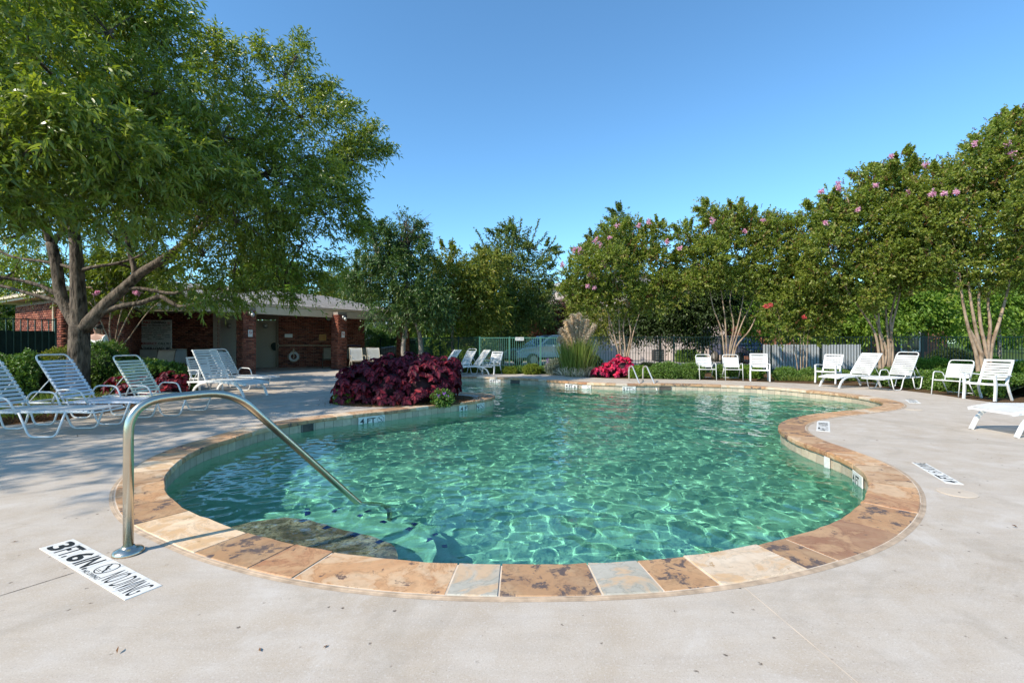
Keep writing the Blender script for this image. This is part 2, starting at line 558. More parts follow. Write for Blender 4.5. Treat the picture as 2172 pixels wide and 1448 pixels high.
def depth(X, Y):
    d = 1.12 + np.clip((Y - 5.0) / 9.0, 0, 1) * .45
    return -(d) - .03 * np.sin(X * .7)
def pool_floor():
    xs = np.arange(-5.0, 11.5, .12); ys = np.arange(2.3, 18.6, .12)
    X, Y = np.meshgrid(xs, ys, indexing='ij')
    ins = pip(X, Y, inout(inner, .12)[::2])
    q = ins[:-1, :-1] | ins[1:, :-1] | ins[:-1, 1:] | ins[1:, 1:]
    nx, ny = X.shape; idx = np.arange(nx * ny).reshape(nx, ny)
    F = np.stack([idx[:-1, :-1], idx[1:, :-1], idx[1:, 1:], idx[:-1, 1:]], -1)[q]
    used = np.unique(F); remap = np.zeros(nx * ny, int); remap[used] = np.arange(len(used))
    V = np.stack([X.ravel(), Y.ravel(), depth(X, Y).ravel()], -1)[used]
    return raw_mesh('pool_floor', V, remap[F], M['plaster'], True)
pool = tag(empty('pool_basin'), kind='structure')
fl = receiver(pool_floor()); fl.parent = pool
def ring(name, a, b, za, zb, mat, parent, rev=False):
    n = len(a)
    V = [(p.x, p.y, za) for p in a] + [(p.x, p.y, zb) for p in b]
    F = [(i, (i + 1) % n, n + (i + 1) % n, n + i) for i in range(n)]
    return raw_mesh(name, V, F, mat, True, parent=parent)
receiver(ring('pool_wall', wall_loop, wall_loop, -.02, -1.9, M['plaster'], pool))
# waterline tiles, one object each
def tiles():
    lp = wall_loop; n = len(lp)
    tl = PER / round(PER / .156)
    cnt = int(round(PER / .156))
    nrm = inout(lp, -1.0)
    for k in range(cnt):
        i0 = k * n / cnt; i1 = (k + 1) * n / cnt
        def pos(f):
            f = f % n; a = int(f); t = f - a
            p = lp[a].lerp(lp[(a + 1) % n], t); q = nrm[a].lerp(nrm[(a + 1) % n], t)
            return p, (q - p).normalized()
        g = .02
        vs = []
        for f in (i0 + (i1 - i0) * g, i0 + (i1 - i0) * (1 - g)):
            p, nn = pos(f)
            for dz in (-.053, -.205):
                vs.append(Vector((p.x, p.y, dz)) - nn * .004)
                vs.append(Vector((p.x, p.y, dz)) + nn * .009)
        mb = MB()
        mb.add(vs, [(1, 5, 7, 3), (0, 2, 6, 4), (0, 4, 5, 1), (2, 3, 7, 6), (0, 1, 3, 2), (4, 6, 7, 5)])
        receiver(mb.build('tile', M['wtile'], pool))
tiles()
receiver(ring('grout_line', inout(inner, .026), inout(inner, .026), -.02, -.215, M['grout'], pool))

def near_idx(p, lp=inner):
    return min(range(len(lp)), key=lambda i: (lp[i] - Vector((p[0], p[1], 0))).length_squared)
# entry steps along the near left wall
def step(w, zt, pa, pb, mat):
    ia, ib = near_idx(pa), near_idx(pb)
    if ib < ia: ib += NI
    mid = (ia + ib) / 2; half = (ib - ia) / 2
    top_o = []; top_i = []
    inn = inout(inner, -1.0)
    for i in range(ia, ib + 1, 2):
        p = inner[i % NI]; nn = (inn[i % NI] - p).normalized()
        u = abs(i - mid) / half
        ww = w * math.sqrt(max(0, 1 - u ** 4)) + .01
        top_o.append(p - nn * .1); top_i.append(p + nn * ww)
    mb = MB(); n = len(top_o)
    vs = [Vector((p.x, p.y, zt)) for p in top_o] + [Vector((p.x, p.y, zt)) for p in top_i] + [Vector((p.x, p.y, -1.6)) for p in top_i]
    fs = []
    for i in range(n - 1):
        fs.append((i, i + 1, n + i + 1, n + i)); fs.append((n + i, n + i + 1, 2 * n + i + 1, 2 * n + i))
    mb.add(vs, fs)
    s_ = receiver(mb.build('pool_step', mat, pool))
    L = 0
    for i in range(3, n - 3):
        L += (top_i[i] - top_i[i - 1]).length
        if L > .24:
            L = 0
            d = (top_i[i + 1] - top_i[i - 1]).normalized(); q = top_i[i] * .96 + top_o[i] * .04
            b_ = MB(); b_.box((0, 0, 0), (.052, .052, .012)); o = b_.build('blue_tile', M['blue_tile'], s_)
            o.location = (q.x, q.y, zt + .004); o.rotation_euler = (0, 0, math.atan2(d.y, d.x)); receiver(o)
s_a = G(400, 1080); s_b = G(850, 1190)
step(.78, -.36, G(800, 1187), G(385, 1075), M['pebble'])
step(1.3, -.64, G(860, 1192), G(362, 1058), M['plaster'])
step(1.6, -.90, G(910, 1195), G(349, 1030), M['plaster'])

# coping stones
def coping():
    root = tag(empty('pool_coping'), kind='structure')
    rnd = random.Random(11)
    n = NI; k = 0.0
    seq = ['stone_tan', 'stone_spot', 'stone_tan', 'stone_cream', 'stone_tan', 'stone_grey', 'stone_rust', 'stone_tan', 'stone_spot', 'stone_cream']
    lip = inout(inner, -.008)
    out_ = outer
    i = near_idx(G(1058, 1200)); i_start = i
    # known stones along the near edge, going clockwise in image from x=968
    step_ = .05
    order = []
    # decide direction: does the index increase towards smaller x at the near edge?
    total = 0
    cuts = []
    known_px = [(968, 'stone_grey'), (1058, 'stone_spot'), (1248, 'stone_grey'), (1348, 'stone_spot'), (1450, 'stone_cream'), (1620, 'stone_spot'), (1680, 'stone_cream')]
    kpos = {}
    near_pts = [(968,1198),(1058,1200),(1248,1198),(1348,1193),(1455,1182),(1610,1157),(1668,1143)]
    left_pts = [(968,1198),(705,1173),(628,1160),(522,1132),(400,1086),(362,1058),(349,1020)]
    bounds = []
    for q in near_pts: bounds.append(near_idx(G(*q)))
    lb = [near_idx(G(*q)) for q in left_pts]
    # index increases from right (1450) towards left (363), so near_pts give decreasing indices
    stones = []
    mats_r = ['stone_grey', 'stone_spot', 'stone_grey', 'stone_spot', 'stone_cream', 'stone_spot']
    for a, b_, mt in zip(bounds[1:], bounds[:-1], mats_r): stones.append((a, b_, mt))
    mats_l = ['stone_tan', 'stone_rust', 'stone_spot', 'stone_cream', 'stone_spot', 'stone_tan']
    for a, b_, mt in zip(lb[:-1], lb[1:], mats_l):
        if b_ < a: b_ += NI
        stones.append((a, b_, mt))
    start = stones[5 + 6][1] % NI   # end on left
    end = bounds[-1]
    if end < start: end += NI
    i = start; prev = 'stone_tan'
    while i < end:
        ln = int(rnd.uniform(.32, .66) / .05)
        if end - (i + ln) < 6: ln = end - i
        mt = rnd.choice(['stone_tan', 'stone_tan', 'stone_spot', 'stone_cream', 'stone_tan', 'stone_rust', 'stone_cream', 'stone_tan'])
        stones.append((i, i + ln, mt)); i += ln
    for a, b_, mt in stones:
        jl = rnd.uniform(-.02, .02)
        m = b_ - a
        top = []; vs = []
        zt = .012 + rnd.uniform(-.003, .003)
        def pos(f, L):
            f = f % n; q = int(f); return L[q].lerp(L[(q + 1) % n], f - q)
        seg = max(2, min(10, m // 2))
        skew = rnd.uniform(-1.2, 1.2)
        for s_ in range(seg + 1):
            f = a + .13 + (m - .26) * s_ / seg
            p = pos(f, lip); q = pos(f + (skew if 0 < s_ < seg else 0) * 0, out_)
            d = (q - p); L_ = d.length; d.normalize()
            jit = rnd.uniform(-.006, .006)
            e = .008
            prof = [(jit + .004, -.05), (jit, -.03 + rnd.uniform(-.006, .006)), (jit + .002, zt - e), (jit + e + .003, zt), (L_ - e, zt), (L_, zt - e), (L_, -.05)]
            for (r_, z_) in prof: vs.append(p + d * r_ + Vector((0, 0, z_)))
        K = 7; fs = []
        for s_ in range(seg):
            for k_ in range(K):
                k2 = (k_ + 1) % K
                fs.append((s_ * K + k_, s_ * K + k2, (s_ + 1) * K + k2, (s_ + 1) * K + k_))
        fs.append(tuple(range(K))); fs.append(tuple(seg * K + k_ for k_ in range(K - 1, -1, -1)))
        # centre each stone on its own origin
        cen = sum(vs, Vector()) / len(vs)
        mb = MB(); mb.add([v_ - cen for v_ in vs], fs)
        o = mb.build('coping_stone', M[mt], root); o.location = cen
    ring('mortar_bed', inout(inner, .012), outer, .0075, .0075, M['mortar'], root)
    ring('mortar_edge', outer, smooth_loop(inout(inner, .379), 10), .0075, .0012, M['bead'], root)
    ring('mortar_lip', inout(inner, .012), inout(inner, .012), .0075, -.052, M['mortar'], root)
    # raised bead of mortar at the outer edge
    mb = MB()
    bead = [Vector((p.x, p.y, .002)) for p in smooth_loop(inout(inner, .358), 10)]
    mb.tube(bead[::2], .005, 5, closed=True); mb.build('mortar_bead', M['bead'], root)
coping()

# deck: one flat sheet with the pool cut out
deck_px_left = [(-4.2, -3), (-40, -3)]
bed_left = [Vector((-30, 4.4, 0)), Vector((-12, 5.6, 0)), Vector((-8.6, 6.8, 0)), Vector((-7.6, 7.6, 0)), Vector((-7.4, 8.6, 0)), Vector((-7.35, 9.6, 0)), Vector((-7.9, 11.6, 0)), Vector((-9.3, 13.6, 0)), Vector((-11.0, 15.4, 0))]
deck_out = [Vector((-30, -6, 0))] + smooth_path(bed_left, 6) + [Vector((-13.3, 15.8, 0)), Vector((-17.3, 17.3, 0)), Vector((-17.3, 22, 0)), Vector((-15.0, 24.2, 0)), Vector((-11.0, 29.6, 0)), Vector((-5.6, 27.5, 0)), Vector((-4.6, 23.0, 0)), Vector((-3.7, 21.0, 0))]
far_edge = [G(1000, 790), G(1075, 791), G(1130, 792.5), G(1190, 796), G(1250, 800), G(1300, 802.5), G(1400, 803.5), G(1480, 805), G(1600, 809), G(1700, 813), G(1800, 818), G(1860, 821), G(1900, 826), G(1985, 836), G(2060, 847), G(2172, 860)]
deck_out += smooth_path([Vector((-3.0, 20.2, 0))] + far_edge + [Vector((12.5, 7.6, 0)), Vector((16, 4, 0)), Vector((22, -6, 0))], 3)
def filled(name, outerl, hole, z, mat, parent=None):
    cu = bpy.data.curves.new(name, 'CURVE'); cu.dimensions = '2D'; cu.fill_mode = 'BOTH'
    for lp in [outerl] + ([hole] if hole else []):
        sp = cu.splines.new('POLY'); sp.points.add(len(lp) - 1)
        for q, p in zip(sp.points, lp): q.co = (p.x, p.y, 0, 1)
        sp.use_cyclic_u = True
    ob = bpy.data.objects.new('tmp', cu); col.objects.link(ob)
    dg = bpy.context.evaluated_depsgraph_get()
    me = bpy.data.meshes.new_from_object(ob.evaluated_get(dg))
    bpy.data.objects.remove(ob); bpy.data.curves.remove(cu)
    me.materials.clear(); me.materials.append(mat)
    o = link_mesh(name, me, parent); o.location.z = z
    for p in me.polygons:
        if p.normal.z < 0: me.flip_normals(); break
    return o
deck = tag(filled('pool_deck', deck_out, outer2[::2], 0, M['concrete']), kind='structure')
# ------------------------------------------------------------------ ground and beds
def m_grass():
    t = NT('grass'); v = t.coord('Object')
    c = t.mix(t.ramp(t.noise(v, .5, 6, .6), [(.3, 0), (.7, 1)]), (.045, .085, .018), (.10, .13, .035))
    c = t.mix(t.ramp(t.noise(v, 25, 4, .7), [(.35, 0), (.7, 1)]), c, (.06, .10, .02))
    return t.pbr(c, .9, 0, .1, t.bump(t.noise(v, 60, 3), .8, .03))
M['grass'] = m_grass()
def m_mulch():
    t = NT('mulch'); v = t.coord('Object')
    c = t.mix(t.ramp(t.noise(v, 38, 5, .7), [(.35, 0), (.65, 1)]), (.05, .028, .014), (.20, .12, .065))
    c = t.mix(t.ramp(t.noise(v, 2.0, 3), [(.5, 0), (.7, .6)]), c, (.10, .09, .03))
    return t.pbr(c, .95, 0, .1, t.bump(t.noise(v, 45, 4, .7), 1.0, .03))
M['mulch'] = m_mulch()
M['road'] = simple('pale_concrete_road', (.36, .34, .31), .85, var=.1, nscale=1.0, bump=.003)
M['kerb'] = simple('kerb_concrete', (.45, .43, .39), .85, var=.1, nscale=2.0)
big = [Vector((-300, -60, 0)), Vector((300, -60, 0)), Vector((300, 500, 0)), Vector((-300, 500, 0))]
tag(filled('ground', big, outer2[::3], -.02, M['grass']), kind='structure')
bl = [Vector((-30, 3, 0))] + smooth_path(bed_left, 6) + [Vector((-13.3, 15.9, 0)), Vector((-15, 15.6, 0)), Vector((-30, 12, 0))]
tag(filled('planting_bed', bl, None, -.008, M['mulch']), kind='structure')
far_s = smooth_path([Vector((-3.0, 20.2, 0))] + far_edge + [Vector((12.5, 7.6, 0)), Vector((16, 4, 0))], 3)
br = far_s + [Vector((24, 4, 0)), Vector((24, 19.2, 0)), Vector((2, 20.5, 0)), Vector((-3.4, 23, 0))]
tag(filled('planting_bed', br, None, -.008, M['mulch']), kind='structure')
def flat_quad(name, pts_, z, mat, parent=None):
    mb = MB(); mb.add([(p[0], p[1], z) for p in pts_], [tuple(range(len(pts_)))]); return mb.build(name, mat, parent)
tag(flat_quad('driveway', [(2.0, 23.5), (14, 23.5), (14, 40), (2.0, 40)], -.012, M['road']), kind='structure')
tag(flat_quad('road', [(14.5, 24.0), (60, 24.0), (60, 31), (14.5, 31)], -.010, M['road']), kind='structure')
tag(flat_quad('parking_lane', [(-22, 25.5), (2.0, 25.5), (2.0, 31), (-22, 31)], -.010, M['road']), kind='structure')
tag(flat_quad('road_far', [(-60, 62), (60, 62), (60, 69), (-60, 69)], -.010, M['road']), kind='structure')
mb = MB(); mb.box((37, 23.92, .045), (46, .15, .13)); mb.box((37, 31.08, .045), (46, .15, .13)); tag(mb.build('kerb', M['kerb']), kind='structure')

# ------------------------------------------------------------------ foliage
def m_leaf(name, stops, trans=.35, rough=.42, spec=.5, ttint=(1.25, 1.35, .55)):
    t = NT(name)
    a = t.n('Attribute', attribute_name='rnd')
    c = t.ramp(a.outputs['Fac'], stops)
    b = t.n('BsdfPrincipled'); t.l(c, b.inputs['Base Color']); b.inputs['Roughness'].default_value = rough; b.inputs['Specular IOR Level'].default_value = spec
    tr = t.n('BsdfTranslucent'); t.l(t.mix(1.0, c, ttint, 'MULTIPLY'), tr.inputs['Color'])
    mx = t.n('MixShader'); mx.inputs[0].default_value = trans
    t.l(b.outputs[0], mx.inputs[1]); t.l(tr.outputs[0], mx.inputs[2]); t.l(mx.outputs[0], t.out.inputs['Surface'])
    return t.m
M['leaf_oak'] = m_leaf('leaf_oak', [(0, (.10, .145, .026)), (.45, (.18, .235, .034)), (.8, (.27, .31, .045)), (1, (.40, .40, .07))], .44, .33, .65)
M['leaf_oak2'] = m_leaf('leaf_oak_blue', [(0, (0.051, 0.102, 0.027)), (.6, (0.085, 0.154, 0.041)), (.95, (0.154, 0.205, 0.051)), (1, (0.273, 0.222, 0.051))], .3, .4, .5)
M['leaf_crape'] = m_leaf('leaf_crape', [(0, (.11, .165, .030)), (.45, (.21, .265, .042)), (.80, (.31, .34, .06)), (.90, (.30, .22, .085)), (1, (.27, .16, .085))], .42, .42, .5)
M['leaf_elm'] = m_leaf('leaf_elm', [(0, (0.068, 0.111, 0.024)), (.6, (0.128, 0.179, 0.038)), (1, (0.222, 0.239, 0.051))], .3, .5, .35)
M['leaf_yellow'] = m_leaf('leaf_yellowish', [(0, (0.111, 0.145, 0.024)), (.6, (0.213, 0.248, 0.038)), (1, (0.376, 0.307, 0.060))], .35, .5, .35)
M['leaf_bright'] = m_leaf('leaf_bright', [(0, (0.102, 0.188, 0.030)), (.6, (0.196, 0.325, 0.048)), (1, (0.325, 0.427, 0.060))], .4, .5, .35)
M['leaf_dark'] = m_leaf('leaf_dark', [(0, (0.025, 0.050, 0.014)), (1, (0.063, 0.098, 0.025))], .2, .5, .35)
M['leaf_box'] = m_leaf('leaf_boxwood', [(0, (0.077, 0.145, 0.027)), (.7, (0.137, 0.239, 0.041)), (1, (0.222, 0.307, 0.051))], .25, .4, .5)
M['leaf_brown'] = m_leaf('seed_heads', [(0, (.10, .045, .022)), (1, (.21, .11, .05))], .2, .8, .1, (1.1, 1, .8))
M['leaf_redbrown'] = m_leaf('leaf_redbrown', [(0, (.09, .035, .025)), (1, (.19, .08, .045))], .3, .6, .2, (1.2, 1, .8))
M['leaf_silver'] = m_leaf('leaf_silver', [(0, (.20, .23, .16)), (1, (.36, .38, .29))], .2, .8, .1, (1, 1.1, .8))
M['leaf_lime'] = m_leaf('leaf_lime', [(0, (.12, .18, .02)), (1, (.25, .28, .04))], .35, .5, .3)
M['petal_pink'] = m_leaf('petal_pink', [(0, (.74, .36, .50)), (1, (.85, .58, .68))], .35, .7, .1, (1.1, .8, 1))
M['petal_red'] = m_leaf('petal_coral', [(0, (.62, .07, .08)), (1, (.75, .2, .18))], .3, .7, .1, (1.1, .8, .8))
M['petal_purple'] = m_leaf('petal_purple', [(0, (.25, .10, .45)), (1, (.42, .2, .6))], .3, .7, .1, (1, .8, 1))
M['plume'] = m_leaf('plume', [(0, (.74, .64, .50)), (1, (.92, .82, .66))], .4, .9, .1, (1.1, 1, .85))
M['blade'] = m_leaf('grass_blade', [(0, (.10, .16, .03)), (.6, (.19, .26, .05)), (1, (.38, .36, .13))], .35, .6, .3)
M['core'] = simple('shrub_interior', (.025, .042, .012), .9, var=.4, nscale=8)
def m_bark(name, a, b, sc=7.0, d=.03, st=5.0):
    t = NT(name)
    v = t.coord('Object', (st, st, 1.0))
    n1 = t.noise(v, sc, 6, .65, .4)
    c = t.mix(t.ramp(n1, [(.42, 0), (.57, 1)]), a, b)
    n2 = t.noise(t.coord('Object'), 3.0, 4)
    c = t.mix(t.math('MULTIPLY', t.ramp(n2, [(.4, 0), (.65, 1)]), .4), c, [x * 1.45 for x in b])
    return t.pbr(c, .88, 0, .2, t.bump(n1, .9, d))
M['bark_oak'] = m_bark('bark_oak', (.030, .024, .019), (.17, .135, .105), 3.2, .08, 4.0)
M['bark_crape'] = m_bark('bark_crape', (.17, .115, .075), (.35, .26, .185), 3.0, .006, 2.0)
M['bark_grey'] = m_bark('bark_grey', (.13, .11, .09), (.30, .26, .22), 5.0, .015, 3.0)
M['twig'] = simple('twig', (.10, .075, .055), .9)

def unit(a): return a / np.maximum(np.linalg.norm(a, axis=-1, keepdims=True), 1e-9)
def leaf_geo(rs, C, D, n, tw, L, W, droop=.25, spread=.7, hang=.2, curl=.15, hi=False, shade=None, mixv=.35):
    """n leaves on a twig from every point of C, pointing along D"""
    N = len(C)
    C = np.repeat(C, n, 0); D = np.repeat(D, n, 0)
    t = np.tile((np.arange(n) + .5) / n, N) + rs.uniform(-.5, .5, N * n) / n
    twl = np.repeat(tw * rs.uniform(.6, 1.3, N), n)
    base = C + D * (t * twl)[:, None]
    base[:, 2] -= droop * t * t * twl
    rnd = unit(rs.normal(size=(N * n, 3)))
    d = unit(D * .55 + rnd * spread + np.array([0, 0, -hang]))
    s = unit(np.cross(d, unit(rs.normal(size=(N * n, 3)) + np.array([0, 0, .6]))))
    nn = np.cross(s, d)
    nn *= np.where(nn[:, 2:3] < 0, -1, 1)
    l = (L * rs.uniform(.65, 1.25, N * n))[:, None]; w = (W * rs.uniform(.7, 1.2, N * n))[:, None]
    cl = np.array([0, 0, -1.0]) * l * curl
    val = np.clip(np.repeat(rs.uniform(0, 1, N), n) * (1 - mixv) + rs.uniform(0, 1, N * n) * mixv, 0, 1) if shade is None else np.clip(np.repeat(shade, n) + rs.uniform(-.2, .2, N * n), 0, 1)
    if hi:
        f = nn * w * .22
        pts_ = np.stack([base, base + d * l * .3 + s * w * .5 + f + cl * .15, base + d * l * .3 - s * w * .5 + f + cl * .15,
                         base + d * l * .68 + s * w * .38 + f * .6 + cl * .5, base + d * l * .68 - s * w * .38 + f * .6 + cl * .5, base + d * l + cl * 1.2], 1)
        F = np.array([[0, 1, 2], [1, 3, 4], [1, 4, 2], [3, 5, 4]])
    else:
        f = nn * w * .25
        pts_ = np.stack([base, base + d * l * .45 + s * w * .5 + f, base + d * l + cl, base + d * l * .45 - s * w * .5 + f], 1)
        F = np.array([[0, 1, 2], [0, 2, 3]])
    k = pts_.shape[1]
    Fa = (F[None] + (np.arange(N * n) * k)[:, None, None]).reshape(-1, 3)
    return pts_.reshape(-1, 3), Fa, np.repeat(val, len(F))
def join_geo(gs):
    V = []; F = []; A = []; o = 0
    for v, f, a in gs:
        V.append(v); F.append(f + o); A.append(a); o += len(v)
    return np.concatenate(V), np.concatenate(F), np.concatenate(A)
def blobs(rs, lobes, n, shell=.45, flat=.85, rough=.16):
    """points through the outer part of a set of ellipsoidal lobes (x,y,z,r); returns points and outward directions"""
    L = np.array([(l[0], l[1], l[2], l[3]) for l in lobes], float)
    w = L[:, 3] ** 2; w /= w.sum()
    i = rs.choice(len(L), n, p=w)
    u = unit(rs.normal(size=(n, 3)))
    # lumpy radius
    lump = 1 + rough * (np.sin(u[:, 0] * 5 + i) + np.sin(u[:, 1] * 6 + i * 2.3) + np.sin(u[:, 2] * 5.5 + i * 1.7)) * .6
    rr = L[i, 3] * lump * (shell + (1 - shell) * rs.uniform(0, 1, n) ** .6)
    p = L[i, :3] + u * rr[:, None] * np.array([1, 1, flat])
    return p, u
def sublobes(rs, lobes, n, f0=.30, f1=.5, keep=.8):
    out = []
    for l in lobes:
        out.append((l[0], l[1], l[2], l[3] * keep))
        for _ in range(n):
            d = unit(rs.normal(size=3)) * l[3] * rs.uniform(.65, 1.0); q = l[3] * rs.uniform(f0, f1)
            out.append((l[0] + d[0], l[1] + d[1], l[2] + d[2] * .85, q))
    return out
def px_lobes(ls):
    out = []
    for px, py, Y, r in ls:
        p = P(px, py, Y); out.append((p.x, p.y, p.z, r * Y / 1000.0))
    return out
def gap_filter(rs, p, u, k=1.1, thr=.35):
    g = np.sin(p[:, 0] * k * 2.1 + 1.3) * np.sin(p[:, 1] * k * 1.9 + .4) * np.sin(p[:, 2] * k * 2.6 + 2.2) + .5 * np.sin(p[:, 0] * k * 5.1) * np.sin(p[:, 2] * k * 4.7) * np.sin(p[:, 1] * k * 4.1)
    keep = (g < thr) | (rs.uniform(0, 1, len(p)) < .25)
    return p[keep], u[keep]
def limbs_mesh(name, paths, mat, parent, n=8):
    mb = MB()
    for pts_, r0, r1 in paths:
        sp = smooth_path(pts_, 4) if len(pts_) > 2 else [Vector(p) for p in pts_]
        m = len(sp)
        mb.tube(sp, [r0 + (r1 - r0) * (i / (m - 1)) ** .8 for i in range(m)], n)
    return mb.build(name, mat, parent, True)
def auto_limbs(rs, start_pts, lobes, r0=.05, r1=.012, twigs=5):
    out = []
    for (x, y, z, r) in lobes:
        c = Vector((x, y, z))
        s0 = min(start_pts, key=lambda q: (Vector(q) - c).length)
        s0 = Vector(s0)
        mid = s0.lerp(c, .5) + Vector((rs.uniform(-.15, .15), rs.uniform(-.15, .15), -.1 * (c - s0).length * .5))
        out.append(([s0, mid, c], r0, r1 * 1.6))
        for _ in range(twigs):
            d = Vector(unit(rs.normal(size=3)) + np.array([0, 0, .2])).normalized() * r * rs.uniform(.6, .95)
            out.append(([c - d * .1, c + d * .5 + Vector((0, 0, .05)), c + d], r1 * 1.3, r1 * .3))
    return out
def tree(name, label, group, base, trunk_paths, lobes, leafmat, nclust, nleaf, tw, L, W, seed, barkmat='bark_grey', cat='tree', shell=.45, flat=.85, gaps=.35, r0=.05, r1=.012,
         twigs=4, extra=None, sub_n=7, up=.0, limb_n=6, **kw):
    rs = np.random.RandomState(seed)
    root = tag(empty(name, base), label, cat, group)
    inv = Vector(base)
    starts = [Vector(p[0][-1]) for p in trunk_paths]
    for p in trunk_paths: starts += [Vector(q) for q in p[0][len(p[0]) // 2:]]
    paths = list(trunk_paths) + auto_limbs(rs, starts, lobes, r0, r1, twigs)
    tr = limbs_mesh('trunk', [([Vector(q) - inv for q in a], b, c) for a, b, c in paths], M[barkmat], root, limb_n)
    p, u = blobs(rs, sublobes(rs, lobes, sub_n, .25, .42, .72) if sub_n else lobes, nclust, shell, flat)
    if gaps is not None: p, u = gap_filter(rs, p, u, thr=gaps)
    u = unit(u + np.array([0, 0, up]))
    if sub_n:
        sp_, su_ = [], []
        for l in lobes:
            for _ in range(5):
                d = unit(rs.normal(size=3) + np.array([0, 0, .5])); d[2] = abs(d[2]) * .8
                q = np.array(l[:3]) + d * l[3] * .85; e = d * l[3] * rs.uniform(.12, .32) + np.array([0, 0, l[3] * .06]); k_ = max(5, int(nclust / len(lobes) * .05))
                tt = rs.uniform(0, 1, (k_, 1)); sp_.append(q + e * tt + rs.normal(size=(k_, 3)) * l[3] * .07 * (1.2 - tt)); su_.append(np.repeat(unit(e)[None], k_, 0))
        p = np.concatenate([p] + sp_); u = np.concatenate([u] + su_)
    hi = kw.pop('hi', False)
    V, F, A = leaf_geo(rs, p - np.array(base), u, nleaf, tw, L, W, hi=hi, **kw)
    cr = raw_mesh('crown', V, F, M[leafmat], False, {'rnd': A}, root)
    return root, rs

# big tree on the left
Yt = 11.3
TB = at(168, Yt)
def PT(px, py, dy=0): return P(px, py, Yt + dy)
tp = [([PT(166, 845), PT(165, 800), PT(167, 750), PT(168, 700), PT(168, 690)], .25, .19),
      ([PT(168, 705), PT(166, 640), PT(163, 570), PT(160, 520), PT(150, 420, .3), PT(170, 300, .4), PT(160, 150, .2)], .188, .07),
      ([PT(172, 705), PT(148, 665), PT(130, 630), PT(119, 560), PT(108, 515)], .15, .105),
      ([PT(108, 515), PT(90, 475, -.2), PT(45, 420, -.6), PT(-20, 330, -1.2), PT(-60, 200, -1.5)], .09, .045),
      ([PT(110, 520), PT(128, 495), PT(147, 468, -.3), PT(190, 380, -1), PT(230, 260, -1.4)], .075, .03),
      ([PT(174, 700), PT(222, 648), PT(262, 612), PT(300, 578), PT(345, 550, -.2), PT(400, 508, -.4), PT(470, 440, -.4), PT(560, 370, -.1), PT(660, 330, .3)], .155, .035),
      ([PT(258, 615), PT(285, 585), PT(276, 540), PT(268, 505), PT(250, 440, -.4), PT(290, 330, -.8)], .07, .035),
      ([PT(205, 668), PT(249, 651), PT(300, 642), PT(341, 629), PT(360, 640), PT(382, 650), PT(423, 643), PT(470, 640, .3)], .075, .028),
      ([PT(262, 612), PT(300, 612), PT(368, 622), PT(395, 614), PT(450, 613), PT(520, 618, .3), PT(600, 600, .5)], .05, .02),
      ([PT(155, 660), PT(140, 640), PT(99, 612), PT(50, 596), PT(-30, 580, -.3), PT(-100, 540, -.6)], .065, .03),
      ([PT(160, 668), PT(124, 641), PT(60, 622), PT(0, 606), PT(-60, 600)], .06, .03),
      ([PT(164, 572), PT(130, 562), PT(87, 554), PT(25, 544), PT(-40, 510)], .05, .02),
      ([PT(165, 575), PT(200, 566), PT(249, 558), PT(300, 540), PT(360, 480, .5)], .05, .02),
      ([PT(400, 508, -.4), PT(440, 400, -.4), PT(450, 250, -.2), PT(460, 150, 0), PT(452, 90, 0)], .05, .012),
      ([PT(470, 440, -.4), PT(540, 300, 0), PT(590, 200, .2), PT(630, 120, .3)], .045, .012),
      ([PT(560, 370, -.1), PT(650, 380, .4), PT(720, 370, .6), PT(780, 300, .8)], .035, .01)]
big_l = px_lobes([(60, 110, 7.6, 190), (230, 70, 8.4, 150), (50, 330, 6.9, 170), (215, 290, 7.6, 170), (330, 200, 9, 130), (-140, 220, 7.2, 250), (110, -40, 8.5, 190), (335, 90, 9.5, 62),
    (455, 120, 11, 60), (520, 200, 11.6, 62), (605, 165, 11.8, 62), (640, 250, 12, 80), (575, 280, 11.3, 105), (470, 290, 10.3, 140), (590, 390, 10.8, 135), (690, 340, 11.8, 75), (765, 305, 12.2, 45), (735, 350, 12, 50),
    (690, 455, 11.8, 68), (500, 470, 10.2, 120), (340, 375, 9.0, 125), (430, 540, 10.6, 58), (500, 560, 11, 75), (590, 560, 11.4, 72), (655, 595, 11.8, 42), (640, 520, 11.5, 60), (170, 395, 8.8, 95), (40, 410, 8.4, 95),
    (-80, 430, 8, 115), (300, 350, 13, 170), (100, 470, 13.5, 110), (260, 520, 13.5, 70), (30, 575, 12.5, 60), (340, 570, 12.5, 55), (200, 150, 12, 230), (450, 400, 12.8, 170), (0, 60, 10.5, 220), (570, 605, 12, 42), (470, 610, 11.5, 40)])
rs0 = np.random.RandomState(3)
root = tag(empty('oak_tree', TB), 'large spreading tree with long narrow leaves over the left loungers', 'tree')
starts = []
for a, b, c in tp: starts += [Vector(q) for q in a[1:]]
paths = tp + auto_limbs(rs0, starts, big_l, .04, .012, 7)
limbs_mesh('trunk', [([Vector(q) - TB for q in a], b, c) for a, b, c in paths], M['bark_oak'], root, 9)
p, u = blobs(rs0, sublobes(rs0, big_l, 9, .22, .40, .58), 20500, .50, .8, .15)
p, u = gap_filter(rs0, p, u, .9, .30)
